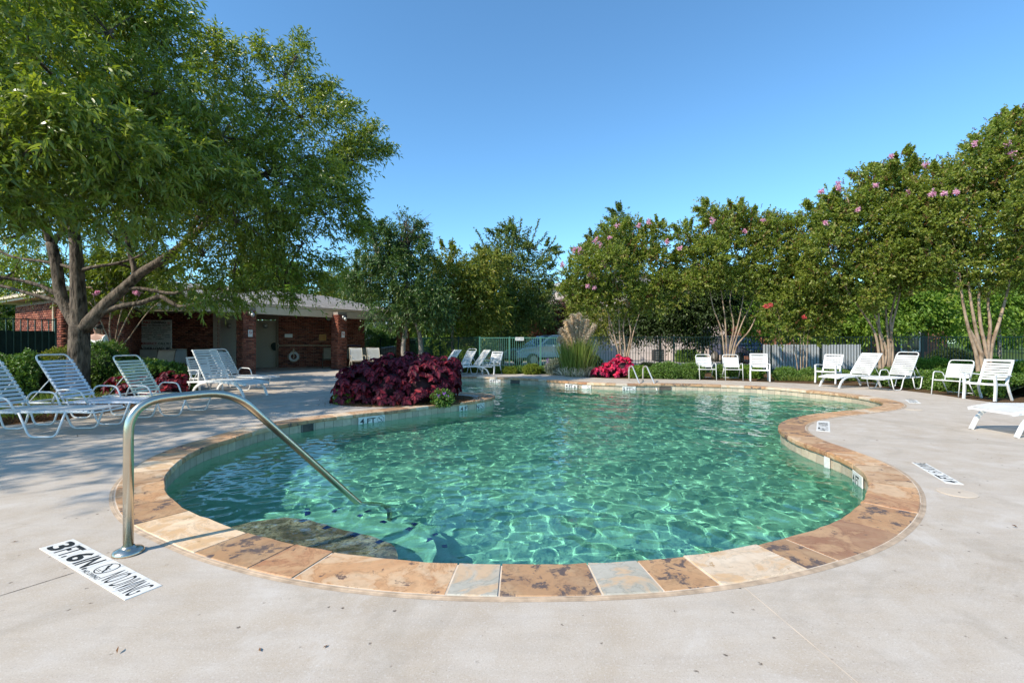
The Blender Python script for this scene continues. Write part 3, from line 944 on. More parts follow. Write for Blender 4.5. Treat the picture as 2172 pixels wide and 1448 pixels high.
# keep the crown's hanging fringe above the roof
sp_p = []; sp_u = []
for (ax, ay, aY, bx, by, bY, n0) in [(440, 170, 10.8, 455, 72, 11, 90), (405, 120, 10, 398, 40, 10, 60), (600, 160, 11.8, 640, 84, 12, 90), (560, 190, 11.5, 548, 92, 11.5, 80), (650, 230, 12, 702, 178, 12.2, 80), (700, 310, 12, 822, 318, 12.4, 130), (720, 320, 12, 797, 268, 12.3, 90), (690, 400, 12, 752, 432, 12.2, 80),
        (690, 460, 12, 757, 486, 12.2, 70), (640, 540, 11.8, 712, 560, 12, 60), (640, 590, 11.8, 700, 612, 12, 50), (560, 590, 11.5, 610, 632, 11.6, 50), (300, 60, 9, 340, -10, 9, 50), (690, 260, 12, 742, 222, 12.2, 60), (480, 200, 11, 500, 110, 11.2, 60), (420, 600, 10.5, 440, 640, 10.4, 50), (500, 600, 11, 505, 640, 11, 40)]:
    a_, b_ = np.array(P(ax, ay, aY)), np.array(P(bx, by, bY)); t_ = rs0.uniform(0, 1, n0)[:, None]
    sp_p.append(a_ + (b_ - a_) * t_ + rs0.normal(size=(n0, 3)) * (.26 * (1.15 - t_))); sp_u.append(np.repeat(unit(b_ - a_)[None], n0, 0) * .8 + rs0.normal(size=(n0, 3)) * .4)
p = np.concatenate([p] + sp_p); u = np.concatenate([u] + [unit(q) for q in sp_u])
D_ = unit(u * .8 + np.array([.12, -.05, .25]))
near = p[:, 1] < 9.3
g1 = leaf_geo(rs0, p[near] - np.array(TB), D_[near], 12, .38, .145, .036, .25, .65, .22, .2, hi=True)
g2 = leaf_geo(rs0, p[~near] - np.array(TB), D_[~near], 9, .36, .13, .036, .25, .65, .2, .2)
V, F, A = join_geo([g1, g2])
raw_mesh('crown', V, F, M['leaf_oak'], False, {'rnd': A}, root)

# neighbouring tree just outside the frame on the left, it shades the near deck
nb = Vector((-12.2, .8, 0))
tree('oak_tree', 'second spreading tree beyond the left edge shading the near deck', None, nb, [([nb, nb + Vector((.1, 0, 1.6)), nb + Vector((0, .2, 3.4)), nb + Vector((.1, .1, 6))], .26, .1)],
     [(-12.2, 1.0, 6.4, 2.4), (-11.0, 3.0, 5.4, 1.8), (-13.6, 2.5, 5.2, 2.0), (-12.5, -1, 5.2, 1.8), (-11.6, 4.6, 4.8, 1.3), (-13.2, 4.6, 5.0, 1.6), (-10.2, 1.6, 5.2, 1.2)], 'leaf_oak', 1500, 10, .5, .16, .05, 77, 'bark_oak')

# tree behind the coleus, beside the pavilion (thin top with bare twigs)
def simple_tree(label, group, px, Y, lobes_px, leafmat, ncl, nl, tw, L, W, seed, tr_w=.12, bark='bark_grey', trunk_px=None, name='tree', **kw):
    b = at(px, Y)
    ls = px_lobes([(x, y, Y + dy, r) for x, y, dy, r in lobes_px])
    if trunk_px is None:
        top = ls[0]
        trunk_px = [[(px, 724 + 1300 / Y), (px, 724), (px + (lobes_px[0][0] - px) * .5, (724 + lobes_px[0][1]) / 2), (lobes_px[0][0], lobes_px[0][1])]]
    tps = [([P(q[0], q[1], Y) for q in path], tr_w, tr_w * .35) for path in trunk_px]
    return tree(name, label, group, b, tps, ls, leafmat, ncl, nl, tw, L, W, seed, bark, **kw)
t1, rsx = simple_tree('dark tree with sparse twiggy top behind the coleus bed', None, 885, 21, [(830, 560, 0, 62), (875, 600, 0, 62), (775, 600, 0, 45), (800, 520, 0, 45), (850, 500, .3, 38), (880, 545, 0, 40), (905, 650, -.4, 50), (830, 650, -.3, 48), (755, 570, .4, 28), (870, 668, -.3, 40), (790, 490, 0, 20)],
    'leaf_oak2', 3600, 9, .55, .15, .055, 21, .13, 'bark_grey', [[(892, 790), (893, 745), (888, 700), (875, 670), (862, 600), (858, 520), (862, 470)], [(866, 790), (855, 745), (860, 700), (868, 660), (840, 600), (800, 540), (790, 490)]], name='tree', gaps=.15, shell=.35)
mb = MB(); rsb = random.Random(4); b0 = t1.location
for _ in range(36):
    s0 = P(855 + rsb.uniform(-8, 12), 520 + rsb.uniform(-20, 20), 21) - b0
    e = P(rsb.uniform(840, 922), rsb.uniform(448, 520), 21 + rsb.uniform(-.8, .8)) - b0
    m_ = s0.lerp(e, .5) + Vector((rsb.uniform(-.2, .2), 0, rsb.uniform(0, .25)))
    mb.tube(smooth_path([s0, m_, e], 3), [.022, .018, .014, .012, .010, .008, .005], 4)
    for k in range(4):
        q = m_.lerp(e, rsb.uniform(.1, 1)); mb.tube([q, q + Vector((rsb.uniform(-.25, .35), 0, rsb.uniform(-.05, .35)))], [.008, .004], 3)
mb.build('bare_twigs', M['twig'], t1)
simple_tree('rounded yellow-green tree left of the tall feathery tree', None, 960, 23.5, [(960, 600, 0, 62), (1010, 590, 0, 55), (935, 640, 0, 52), (1000, 650, 0, 58), (955, 560, 0, 40), (1040, 560, .5, 36), (1045, 650, 0, 45), (985, 690, 0, 35)],
    'leaf_yellow', 3400, 8, .5, .15, .07, 22, .1, gaps=.4)
te, rsx = simple_tree('tall elm with feathery upright shoots behind the pool gate', None, 1063, 27, [(1090, 590, 0, 75), (1070, 530, 0, 48), (1115, 640, 0, 60), (1050, 640, 0, 60), (1130, 580, 0, 45), (1150, 540, 0, 24), (1035, 560, 0, 30), (1095, 500, 0, 26), (1085, 690, 0, 55), (1150, 650, -.5, 42)],
    'leaf_elm', 4200, 8, .6, .14, .07, 23, .17, trunk_px=[[(1064, 775), (1064, 720), (1068, 640), (1080, 560), (1090, 500)]])
# upright shoots with small leaves
rss = np.random.RandomState(8); Cs = []; Ds = []
mb = MB()
for bx, by, ex, ey in [(1090, 510, 1088, 462), (1075, 520, 1070, 470), (1100, 510, 1105, 466), (1120, 540, 1143, 468), (1060, 530, 1045, 490), (1040, 545, 1010, 488), (1140, 560, 1178, 505), (1145, 590, 1182, 545), (1130, 530, 1160, 495), (1150, 600, 1180, 580), (1065, 540, 1030, 500), (1110, 530, 1125, 485), (1050, 560, 1000, 525), (1140, 570, 1170, 530)]:
    s0 = np.array(P(bx, by, 27)); e0 = np.array(P(ex, ey, 27 + rss.uniform(-.5, .5)))
    k = int(np.linalg.norm(e0 - s0) / .09)
    for i in range(k):
        Cs.append(s0 + (e0 - s0) * i / k + rss.normal(size=3) * .05 * (1.2 - i / k)); Ds.append(unit(e0 - s0))
    mb.tube([Vector(s0) - te.location, Vector(e0) - te.location], [.03, .008], 4)
mb.build('shoots', M['twig'], te)
V, F, A = leaf_geo(rss, np.array(Cs) - np.array(te.location), np.array(Ds), 7, .22, .13, .06, 0, .8, -.1, 0)
raw_mesh('shoot_leaves', V, F, M['leaf_elm'], False, {'rnd': A}, te)

# crape myrtles along the fence
def crape(label, px, Y, lobes_px, stems, ncl, seed, flowers, seeds=True, L=.085, W=.052, leafmat='leaf_crape', petal='petal_pink', sr=.05, group='crape myrtles planted inside the fence', gaps=.45):
    b = at(px, Y)
    ls = px_lobes([(x, y, Y + dy, r) for x, y, dy, r in lobes_px])
    tps = []
    for st in stems:
        tps.append(([P(q[0], q[1], Y + (q[2] if len(q) > 2 else 0)) for q in st], sr * .8 * (1 if len(st) > 3 else .7), sr * .3))
    root, rs = tree('crape_myrtle', label, group, b, tps, ls, leafmat, int(ncl * 1.7), 12, .26, L, W, seed, 'bark_crape', shell=.42, gaps=gaps, r0=.03, r1=.009, twigs=5, droop=.1, spread=.8, hang=.05, curl=.1, up=.35)
    if seeds:
        p, u = blobs(rs, ls, int(ncl * .10), .92, .85); k = u[:, 2] > -.3; p = p[k] + u[k] * .05; u = u[k]
        V, F, A = leaf_geo(rs, p - np.array(b), unit(u + np.array([0, 0, .6])), 22, .2, .035, .03, 0, 1.0, 0, 0)
        raw_mesh('seed_heads', V, F, M['leaf_brown'], False, {'rnd': A}, root)
    for (fx, fy, r) in flowers:
        # sit the blossom on the near surface of the crown
        c = np.array(P(fx, fy, Y - .9)); q = np.random.RandomState(int(fx * 7 + fy))
        n_ = 20
        u = unit(q.normal(size=(n_, 3))); p = c + u * np.array([.8, .8, 1.25]) * q.uniform(0, 1, (n_, 1)) * r * .9 * Y / 1000
        V, F, A = leaf_geo(q, p - np.array(b), u, 5, .05, .045, .045, 0, 1.2, 0, 0)
        raw_mesh('blossom', V, F, M[petal], False, {'rnd': A}, root)
    return root
crape('crape myrtle with pink blossoms behind the pampas grass and red coleus', 1322, 18.2,
      [(1300, 580, 0, 75), (1235, 600, 0, 48), (1370, 580, 0, 62), (1300, 520, 0, 52), (1365, 520, 0, 45), (1255, 545, 0, 38), (1395, 630, 0, 45), (1330, 640, 0, 50), (1250, 640, 0, 40), (1215, 625, 0, 25), (1345, 490, 0, 22), (1398, 490, 0, 20), (1400, 560, 0, 35)],
      [[(1318, 785), (1312, 750), (1300, 700), (1285, 650), (1262, 600)], [(1320, 785), (1316, 740), (1313, 680), (1308, 620), (1300, 560)], [(1324, 785), (1326, 740), (1322, 690), (1335, 640), (1350, 580)], [(1327, 785), (1335, 745), (1345, 700), (1362, 650), (1385, 600)], [(1322, 785), (1330, 750), (1338, 705), (1330, 660), (1335, 600)], [(1313, 740), (1296, 712), (1290, 660)]],
      2700, 31, [(1192, 560, 5), (1218, 530, 5), (1229, 531, 6), (1264, 510, 7), (1273, 520, 6), (1308, 479, 4), (1376, 470, 6), (1280, 562, 5), (1250, 583, 4), (1258, 585, 4), (1355, 478, 4), (1294, 505, 4), (1246, 606, 3), (1261, 611, 3), (1415, 513, 4)])
crape('crape myrtle right of the clipped shrubs with a broad domed crown', 1545, 17.6,
      [(1560, 540, 0, 85), (1480, 560, 0, 55), (1640, 560, 0, 70), (1520, 490, 0, 55), (1590, 490, 0, 55), (1650, 500, 0, 48), (1460, 510, 0, 38), (1700, 520, 0, 50), (1500, 450, 0, 22), (1560, 460, 0, 30), (1610, 610, 0, 42), (1690, 590, 0, 45), (1460, 610, 0, 32), (1530, 590, 0, 40)],
      [[(1540, 795), (1536, 750), (1530, 700), (1512, 650), (1502, 590)], [(1543, 795), (1541, 740), (1538, 680), (1530, 620), (1520, 560)], [(1548, 795), (1556, 740), (1572, 690), (1595, 640), (1612, 590)], [(1550, 795), (1562, 735), (1590, 700), (1608, 660), (1632, 610)], [(1546, 795), (1548, 740), (1556, 690), (1548, 640), (1560, 580)], [(1545, 795), (1549, 745), (1562, 700), (1575, 640), (1580, 590)]],
      3400, 32, [(1511, 468, 5), (1580, 490, 4), (1618, 467, 4), (1442, 526, 4)])
crape('small coral-flowered crape myrtle in front of the grey panel fence', 1705, 17.0,
      [(1700, 640, 0, 58), (1650, 665, 0, 38), (1745, 665, 0, 42), (1690, 605, 0, 45), (1740, 615, 0, 40), (1655, 700, 0, 30), (1720, 690, 0, 35)],
      [[(1695, 812), (1690, 770), (1680, 700), (1672, 650)], [(1699, 812), (1698, 760), (1698, 690), (1695, 640)], [(1703, 812), (1704, 760), (1706, 700), (1720, 650)], [(1708, 812), (1711, 770), (1714, 710), (1730, 660)]],
      1300, 33, [(1624, 649, 2.2), (1634, 647, 3), (1706, 673, 2)], leafmat='leaf_crape', petal='petal_red', sr=.03)
crape('crape myrtle with forked trunks between the two right loungers', 1878, 15.6,
      [(1830, 500, 0, 95), (1760, 520, 0, 60), (1910, 480, 0, 85), (1800, 430, 0, 55), (1870, 390, 0, 55), (1930, 400, 0, 60), (1740, 460, 0, 40), (1850, 590, 0, 62), (1920, 570, 0, 60), (1780, 580, 0, 50), (1830, 640, 0, 42), (1900, 350, 0, 28), (1950, 470, 0, 60)],
      [[(1868, 800), (1864, 750), (1855, 705), (1828, 660), (1800, 620), (1775, 570)], [(1874, 800), (1872, 745), (1862, 690), (1845, 640), (1830, 580)], [(1880, 800), (1885, 740), (1880, 680), (1878, 620), (1870, 560)], [(1884, 800), (1888, 740), (1893, 690), (1905, 640), (1920, 570)], [(1890, 800), (1893, 740), (1888, 690), (1896, 640), (1910, 600), (1950, 520)], [(1874, 780), (1880, 745), (1866, 700), (1862, 640), (1850, 560)]],
      4300, 34, [(1778, 392, 5), (1779, 400, 4), (1890, 333, 4), (1858, 392, 4), (1743, 405, 4), (1752, 472, 3), (1926, 408, 4), (1963, 350, 4), (1821, 445, 3)], sr=.07)
crape('largest crape myrtle at the right edge behind the last two chairs', 2086, 14.2,
      [(2080, 470, 0, 110), (2000, 470, 0, 75), (2170, 430, 0, 110), (2060, 370, 0, 70), (2130, 320, 0, 70), (2000, 400, 0, 55), (2210, 560, 0, 80), (2130, 270, 0, 35), (2200, 300, 0, 60), (2040, 560, 0, 60), (2110, 560, 0, 55), (1985, 540, 0, 45), (2100, 610, 0, 28), (2260, 400, 0, 90), (2030, 610, 0, 25)],
      [[(2076, 820), (2072, 760), (2055, 700), (2042, 640), (2035, 580)], [(2084, 820), (2080, 750), (2068, 690), (2058, 630), (2050, 560)], [(2090, 820), (2092, 750), (2080, 690), (2076, 630), (2080, 540)], [(2094, 820), (2095, 750), (2100, 690), (2096, 640), (2110, 560)], [(2098, 820), (2102, 740), (2120, 680), (2136, 620), (2150, 540)], [(2086, 760), (2068, 720), (2052, 690), (2044, 650)]],
      4600, 35, [(2137, 306, 7), (2146, 328, 6), (2068, 305, 3), (1978, 410, 6), (2003, 411, 5), (2029, 408, 4)], sr=.085, L=.085, W=.048)
# thin crape behind the left hedge
crape('thin multi-stemmed crape myrtle in front of the brick pavilion wall', 240, 13.6,
      [(250, 600, .6, 70), (330, 620, .6, 45), (180, 600, .6, 60), (400, 640, .6, 22), (300, 580, .8, 60)],
      [[(238, 800), (240, 740), (222, 700), (205, 655), (195, 610)], [(242, 800), (243, 740), (250, 690), (262, 640), (266, 600)], [(244, 800), (246, 735), (262, 690), (280, 655), (300, 620)], [(240, 800), (240, 750), (232, 700), (235, 650), (225, 600)], [(247, 800), (250, 745), (275, 715), (292, 690), (320, 655), (345, 635)], [(236, 800), (236, 745), (218, 710), (214, 680), (190, 640)]],
      900, 36, [(205, 620, 3), (288, 622, 3)], seeds=False, sr=.035, group=None)

# trees beyond the fence
def back_tree(label, px, Y, lobes, mat, ncl, L, W, seed, tr=.12, **kw):
    return simple_tree(label, 'trees beyond the fence', px, Y, lobes, mat, int(ncl * 1.6), 8, .7, L, W, seed, tr, twigs=2, **kw)
back_tree('narrow tapering cypress rising behind the pink crape myrtle', 1315, 36, [(1315, 520, 0, 32), (1315, 480, 0, 26), (1316, 455, 0, 12), (1300, 545, 0, 30), (1335, 550, 0, 30), (1256, 510, 0, 10), (1315, 600, 0, 60)], 'leaf_elm', 1500, .2, .07, 41)
back_tree('dark drooping tree over the driveway left of the chairs', 1490, 23.0, [(1480, 610, 0, 60), (1440, 650, 0, 48), (1500, 670, 0, 50), (1420, 690, 0, 32), (1540, 640, 0, 45), (1480, 700, 0, 32), (1380, 670, .3, 40), (1340, 690, .3, 34)], 'leaf_dark', 2200, .17, .07, 42, .09)
back_tree('yellow-green drooping cypress branch tree behind the garage wall trees', 1400, 25.0, [(1390, 660, 0, 50), (1350, 680, 0, 40), (1250, 670, .3, 38), (1430, 620, 0, 50), (1280, 690, 0, 34)], 'leaf_yellow', 1500, .16, .05, 43, .1)
back_tree('green tree behind the grey panel fence', 1650, 26, [(1650, 640, 0, 50), (1610, 680, 0, 36), (1760, 660, 0, 50), (1700, 700, 0, 36), (1800, 690, 0, 34), (1590, 640, 0, 45)], 'leaf_bright', 1900, .18, .1, 44)
back_tree('bright green tree in front of the brick house', 1930, 24, [(1930, 640, 0, 60), (1870, 670, 0, 45), (1985, 650, 0, 50), (1900, 610, 0, 45), (1960, 600, 0, 50), (2000, 690, 0, 26), (1890, 700, 0, 20)], 'leaf_bright', 2200, .17, .09, 45, .13)
back_tree('light green tree on the lawn beyond the right fence', 2120, 27, [(2120, 650, 0, 45), (2060, 650, 0, 50), (2165, 640, 0, 50), (2190, 700, 0, 30), (2010, 620, 0, 50), (2200, 600, 0, 60)], 'leaf_bright', 2000, .18, .1, 46, .12)
back_tree('small leafy tree left of the elm beyond the fence', 905, 27, [(905, 660, 0, 45), (940, 690, 0, 40), (880, 640, 0, 40), (925, 720, 0, 25)], 'leaf_bright', 1000, .2, .1, 47, .05, trunk_px=[[(917, 765), (917, 730), (915, 690)]], bark='bark_crape')
back_tree('reddish crape myrtle beyond the fence beside the blue car', 1190, 31, [(1180, 670, 0, 42), (1160, 700, 0, 30), (1205, 700, 0, 30), (1215, 660, 0, 24)], 'leaf_redbrown', 900, .14, .09, 48, .05)
back_tree('olive tree above the blue car with low hanging boughs', 1120, 34, [(1100, 690, 0, 50), (1060, 700, 0, 38), (1030, 690, 0, 36), (1140, 680, 0, 36), (990, 705, 0, 28)], 'leaf_elm', 1600, .2, .1, 49, .12)
back_tree('pale round tree above the pavilion roof right of the big tree', 745, 42, [(735, 620, 0, 45), (780, 640, 0, 34), (710, 610, 0, 30), (700, 650, 0, 40)], 'leaf_yellow', 1300, .28, .14, 50, .2)
back_tree('tall tree showing over the pavilion roof under the big tree', 570, 36, [(570, 600, 0, 55), (545, 640, 0, 40), (610, 630, 0, 45), (585, 565, 0, 28), (550, 575, 0, 24)], 'leaf_bright', 1500, .25, .12, 51, .2)
for i, (px, Y, h, lab, mt) in enumerate([(40, 26, 560, 'bushy tree beyond the screened fence at the far left', 'leaf_bright'), (-60, 24, 540, 'leafy tree past the left edge beyond the screened fence', 'leaf_elm'), (300, 38, 600, 'tree behind the middle of the pavilion roof', 'leaf_elm'), (1000, 55, 640, 'distant tree behind the yellow-green tree', 'leaf_elm'), (2080, 60, 655, 'distant tree over the street at the right', 'leaf_bright'), (2230, 50, 620, 'distant tree past the right edge by the street', 'leaf_elm'), (1600, 55, 620, 'distant tree between the domed crape myrtle and panel fence', 'leaf_elm'), (1780, 50, 600, 'distant tree behind the forked crape myrtle', 'leaf_bright'), (840, 50, 660, 'distant tree behind the sparse twiggy tree', 'leaf_elm'), (1960, 58, 650, 'distant tree over the street left of the largest crape myrtle', 'leaf_elm'), (2150, 75, 660, 'far tree at the end of the street by the right edge', 'leaf_bright')]):
    r = (724 - h) * .42
    back_tree(lab, px, Y, [(px, h + r, 0, r), (px - r * .8, h + r * 1.7, 0, r * .8), (px + r * .8, h + r * 1.6, 0, r * .8), (px, 724 - r * .3, 0, r * .8)], mt, 800, Y * .007, Y * .004, 60 + i, .15)
# ------------------------------------------------------------------ brick pavilion
def m_brick():
    t = NT('brick'); a = t.n('Attribute', attribute_name='rnd')
    c = t.ramp(a.outputs['Fac'], [(0, (.10, .030, .024)), (.3, (.22, .062, .040)), (.7, (.33, .10, .060)), (1, (.42, .16, .10))])
    c = t.mix(t.math('MULTIPLY', t.noise(t.coord('Object'), 40, 3), .4), c, (.12, .05, .035))
    return t.pbr(c, .9, 0, .2, t.bump(t.noise(t.coord('Object'), 90, 3), .4, .004))
M['brick'] = m_brick()
M['brick_mortar'] = simple('brick_mortar', (.30, .25, .21), .9, var=.15)
M['trim'] = simple('beige_trim', (.66, .53, .37), .6, var=.06)
M['trim_dark'] = simple('door_trim', (.22, .18, .13), .6, var=.06)
M['soffit'] = simple('soffit', (.60, .52, .41), .8, var=.05)
M['siding'] = simple('siding_white', (.80, .78, .70), .6, var=.06)
M['siding_tan'] = simple('siding_tan', (.46, .40, .31), .65, var=.06)
M['shingle'] = simple('roof_shingle', (.40, .36, .32), .9, var=.3, nscale=14, bump=.004, bscale=120)
M['metal_grey'] = simple('metal_grey', (.45, .45, .43), .4, .6)
M['glass_dark'] = simple('window_glass', (.02, .03, .035), .06, 0, .8)
M['white'] = simple('white_paint', (.72, .72, .70), .35, var=.03)
M['white_strap'] = simple('white_vinyl_strap', (.66, .66, .64), .42, var=.06)
M['cream_strap'] = simple('cream_vinyl_strap', (.66, .68, .55), .45, var=.05)
M['blue_strap'] = simple('bluish_vinyl_strap', (.66, .70, .78), .42, var=.04)

def bricks(p0, p1, z0, z1, parent, side=1, thick=.02, seed=0, name='bricks'):
    """a running-bond face of separate bricks, proud of their mortar, joined as one part"""
    p0 = Vector((p0[0], p0[1], 0)); p1 = Vector((p1[0], p1[1], 0))
    d = (p1 - p0); Lw = d.length; d.normalize(); nrm = Vector((d.y, -d.x, 0)) * side
    rs = np.random.RandomState(seed + 1)
    bl_, bh = .215, .075; j = .010
    rows = int((z1 - z0) / bh); V = []; A = []
    for r in range(rows):
        x = -(bl_ / 2 if r % 2 else 0)
        while x < Lw - .01:
            a = max(x, 0); b_ = min(x + bl_ - j, Lw)
            if b_ - a > .02:
                off = rs.uniform(0, .003)
                za = z0 + r * bh; zb = za + bh - j
                ring_ = []
                for (xx, zz) in ((a, za), (b_, za), (b_, zb), (a, zb)):
                    q = p0 + d * xx + nrm * (thick + off); ring_.append((q.x, q.y, zz))
                for (xx, zz) in ((a, za), (b_, za), (b_, zb), (a, zb)):
                    q = p0 + d * xx + nrm * .001; ring_.append((q.x, q.y, zz))
                V.append(ring_); A.append(rs.uniform())
            x += bl_
    V = np.array(V, np.float32); m = len(V)
    F = np.array([[0, 1, 2, 3], [0, 4, 5, 1], [1, 5, 6, 2], [2, 6, 7, 3], [3, 7, 4, 0]])
    Fa = (F[None] + (np.arange(m) * 8)[:, None, None]).reshape(-1, 4)
    if side > 0: pass
    o = raw_mesh(name, V.reshape(-1, 3), Fa, M['brick'], False, {'rnd': np.repeat(A, 5)}, parent)
    o['kind'] = 'stuff'
    return o
def wall_seg(p0, p1, z0, z1, parent, side=1, seed=0, th=.18):
    p0v = Vector((p0[0], p0[1], 0)); p1v = Vector((p1[0], p1[1], 0)); d = (p1v - p0v).normalized(); nrm = Vector((d.y, -d.x, 0)) * side
    w = MB()
    q = [p0v, p1v, p1v - nrm * th, p0v - nrm * th]
    w.prism([(a.x, a.y) for a in (q if side < 0 else q[::-1])], z0, z1)
    wo_ = w.build('wall', M['brick_mortar'], parent)
    bricks(p0, p1, z0, z1, wo_, side, .010, seed)
    return wo_
pv = tag(empty('pavilion', (0, 0, 0)), 'low red brick pavilion with beige fascia and shingled hip roof', 'building')
pu = Vector((.534, .846, 0)); pn = Vector((-.846, .534, 0))
Pc1 = Vector((-10.6, 18.8, 0)); Pc2 = Vector((-8.15, 22.2, 0)); Pc3 = Vector((-6.02, 26.0, 0))
P1 = Vector((-13.95, 14.6, 0)); P3 = Vector((-13.1, 15.9, 0))
segs = [(P1 + pn * 5, P1, 1), (P1, P3, 1), (P3, Vector((-16.2, 20.6, 0)), 1), (Vector((-16.2, 20.6, 0)), Vector((-12.85, 20.6, 0)), 1), (Vector((-12.85, 20.6, 0)), Vector((-14.7, 23.6, 0)), 1),
        (Vector((-13.55, 23.6, 0)), Vector((-12.85, 23.5, 0)), 1), (Vector((-11.62, 23.45, 0)), Vector((-7.75, 24.75, 0)), 1), (Vector((-7.75, 24.75, 0)), Vector((-9.0, 28.5, 0)), 1)]
walls = []
for i, (a, b, sd_) in enumerate(segs):
    walls.append(wall_seg(a, b, 0.0, 2.62, pv, sd_, i * 7))
# siding doors
def siding(p0, p1, z1, mat, name, label=None, parent=pv):
    p0 = Vector(p0); p1 = Vector(p1); d = (p1 - p0); L_ = d.length; d.normalize(); ang = math.atan2(d.y, d.x)
    nrm = Vector((d.y, -d.x, 0))
    w = MB(); w.box((p0 + p1) / 2 - nrm * .06 + Vector((0, 0, z1 / 2)), (L_, .1, z1), ang)
    o = w.build(name, mat, parent)
    if label: o['label'] = label
    bm_ = MB(); bm_.add([(-L_ / 2, 0, -.09), (L_ / 2, 0, -.09), (L_ / 2, 0, .088), (-L_ / 2, 0, .088), (-L_ / 2, -.032, -.09), (L_ / 2, -.032, -.09), (L_ / 2, -.012, .088), (-L_ / 2, -.012, .088)],
                        [(4, 5, 6, 7), (0, 1, 5, 4), (3, 7, 6, 2), (1, 2, 6, 5), (0, 4, 7, 3)])
    me = bm_.mesh('board', mat)
    k = 0; z = .10
    while z < z1 - .08:
        b_ = link_mesh('board', me, o); c = (p0 + p1) / 2; b_.location = (c.x, c.y, z); b_.rotation_euler = (0, 0, ang); z += .18
    return o
siding((-14.7, 23.55, 0), (-13.55, 23.55, 0), 2.70, M['siding'], 'siding_panel', 'pale horizontal lap siding left of the first column')
dr = siding((-12.80, 23.42, 0), (-11.68, 23.42, 0), 2.35, M['siding_tan'], 'door', 'tan boarded door under the porch')
mb = MB(); mb.box((-12.83, 23.36, 1.2), (.07, .14, 2.4)); mb.box((-11.64, 23.36, 1.2), (.07, .14, 2.4)); mb.box((-12.23, 23.36, 2.54), (1.26, .14, .32)); mb.build('door_frame', M['trim_dark'], pv)
for cx_, cy_ in ((-14.05, 23.42), (-12.2, 23.30)):
    mb = MB(); mb.lathe((0, 0, 0), [(.10, -.03), (.13, 0), (.11, .05), (.05, .09)], 12)
    o = mb.build('wall_lamp', M['metal_grey'], pv, True); o.location = (cx_, cy_, 2.08); o.rotation_euler = (R(90), 0, 0)
# columns
def column(c, i):
    colm = empty('column', c); colm.parent = pv
    a = math.atan2(pu.y, pu.x)
    hw = .25
    def corner(s, t): return Vector((0, 0, 0)) + pu * s * hw + pn * t * hw
    w = MB(); w.prism([tuple((corner(s, t) * .985)[:2]) for s, t in ((-1, -1), (-1, 1), (1, 1), (1, -1))], 0, 2.66)
    w.build('column_core', M['brick_mortar'], colm)
    cs = [(-1, -1), (1, -1), (1, 1), (-1, 1)]
    for k in range(4):
        A_ = corner(*cs[k]); B_ = corner(*cs[(k + 1) % 4])
        # outward side
        d = (B_ - A_).normalized(); nrm = Vector((d.y, -d.x, 0)); sd_ = 1 if nrm.dot((A_ + B_)) > 0 else -1
        bricks(A_ * .985, B_ * .985, .0, 2.62, colm, sd_, .010, 50 + i * 5 + k)
    for sd_ in (1,):
        f = -pn * (hw + .02)
        m2 = MB(); m2.box((f * 1.15 + pu * .0)[:2] + (1.62,) if False else (f.x * 1.12, f.y * 1.12, 1.62), (.17, .012, .27), a)
        sg = m2.build('no_smoking_sign', M['white'], colm)
    m3 = MB(); m3.box((f.x * 1.2, f.y * 1.2, 2.42), (.12, .12, .16), a); m3.ball((f.x * 1.75, f.y * 1.75, 2.34), (.07, .07, .09)); m3.build('flood_light', M['metal_grey'], colm, True)
    return colm
cols_ = [column(c, i) for i, c in enumerate((Pc1, Pc2, Pc3))]
# text on planes
def ttag(string, w, h, org, u, v, mat, parent, name='lettering', lift=.003, bold=0.0, align='L'):
    cu = bpy.data.curves.new('t', 'FONT'); cu.body = string; cu.size = 1.0; cu.resolution_u = 3; cu.offset = bold; cu.fill_mode = 'FRONT' if hasattr(cu, 'fill_mode') else cu.fill_mode
    ob = bpy.data.objects.new('t', cu); col.objects.link(ob)
    me = bpy.data.meshes.new_from_object(ob.evaluated_get(bpy.context.evaluated_depsgraph_get()))
    bpy.data.objects.remove(ob); bpy.data.curves.remove(cu)
    u = Vector(u).normalized(); v = Vector(v).normalized(); n_ = u.cross(v)
    co = np.empty(len(me.vertices) * 3); me.vertices.foreach_get('co', co); co = co.reshape(-1, 3)
    x0, y0 = co[:, 0].min(), co[:, 1].min(); W_ = co[:, 0].max() - x0; H_ = co[:, 1].max() - y0
    sy = h / H_; sx = (w / W_) if w else sy
    X = (co[:, 0] - x0) * sx; Y = (co[:, 1] - y0) * sy
    if align == 'C': X = X - (W_ * sx) / 2
    P_ = np.array(org)[None] + X[:, None] * np.array(u)[None] + Y[:, None] * np.array(v)[None] + np.array(n_)[None] * lift
    me.vertices.foreach_set('co', P_.ravel()); me.materials.clear(); me.materials.append(mat); me.update()
    return link_mesh(name, me, parent)
def plane_mb(mb, org, u, v, pts_, lift):
    u = Vector(u).normalized(); v = Vector(v).normalized(); n_ = u.cross(v)
    mb.add([Vector(org) + u * a + v * b + n_ * lift for a, b in pts_], [tuple(range(len(pts_)))])
def ring_mb(mb, org, u, v, cx, cy, r, w, lift, n=24, ell=1.0):
    u = Vector(u).normalized(); v = Vector(v).normalized(); n_ = u.cross(v); vs = []
    for k in range(n):
        a = 2 * math.pi * k / n
        for rr in (r, r - w):
            vs.append(Vector(org) + u * (cx + rr * math.cos(a)) + v * (cy + rr * ell * math.sin(a)) + n_ * lift)
    mb.add(vs, [(2 * k, 2 * ((k + 1) % n), 2 * ((k + 1) % n) + 1, 2 * k + 1) for k in range(n)])
def stroke_mb(mb, org, u, v, a, b, w, lift):
    a = Vector((a[0], a[1])); b = Vector((b[0], b[1])); d = (b - a).normalized(); q = Vector((-d.y, d.x)) * w / 2
    plane_mb(mb, org, u, v, [tuple(a - q), tuple(b - q), tuple(b + q), tuple(a + q)], lift)
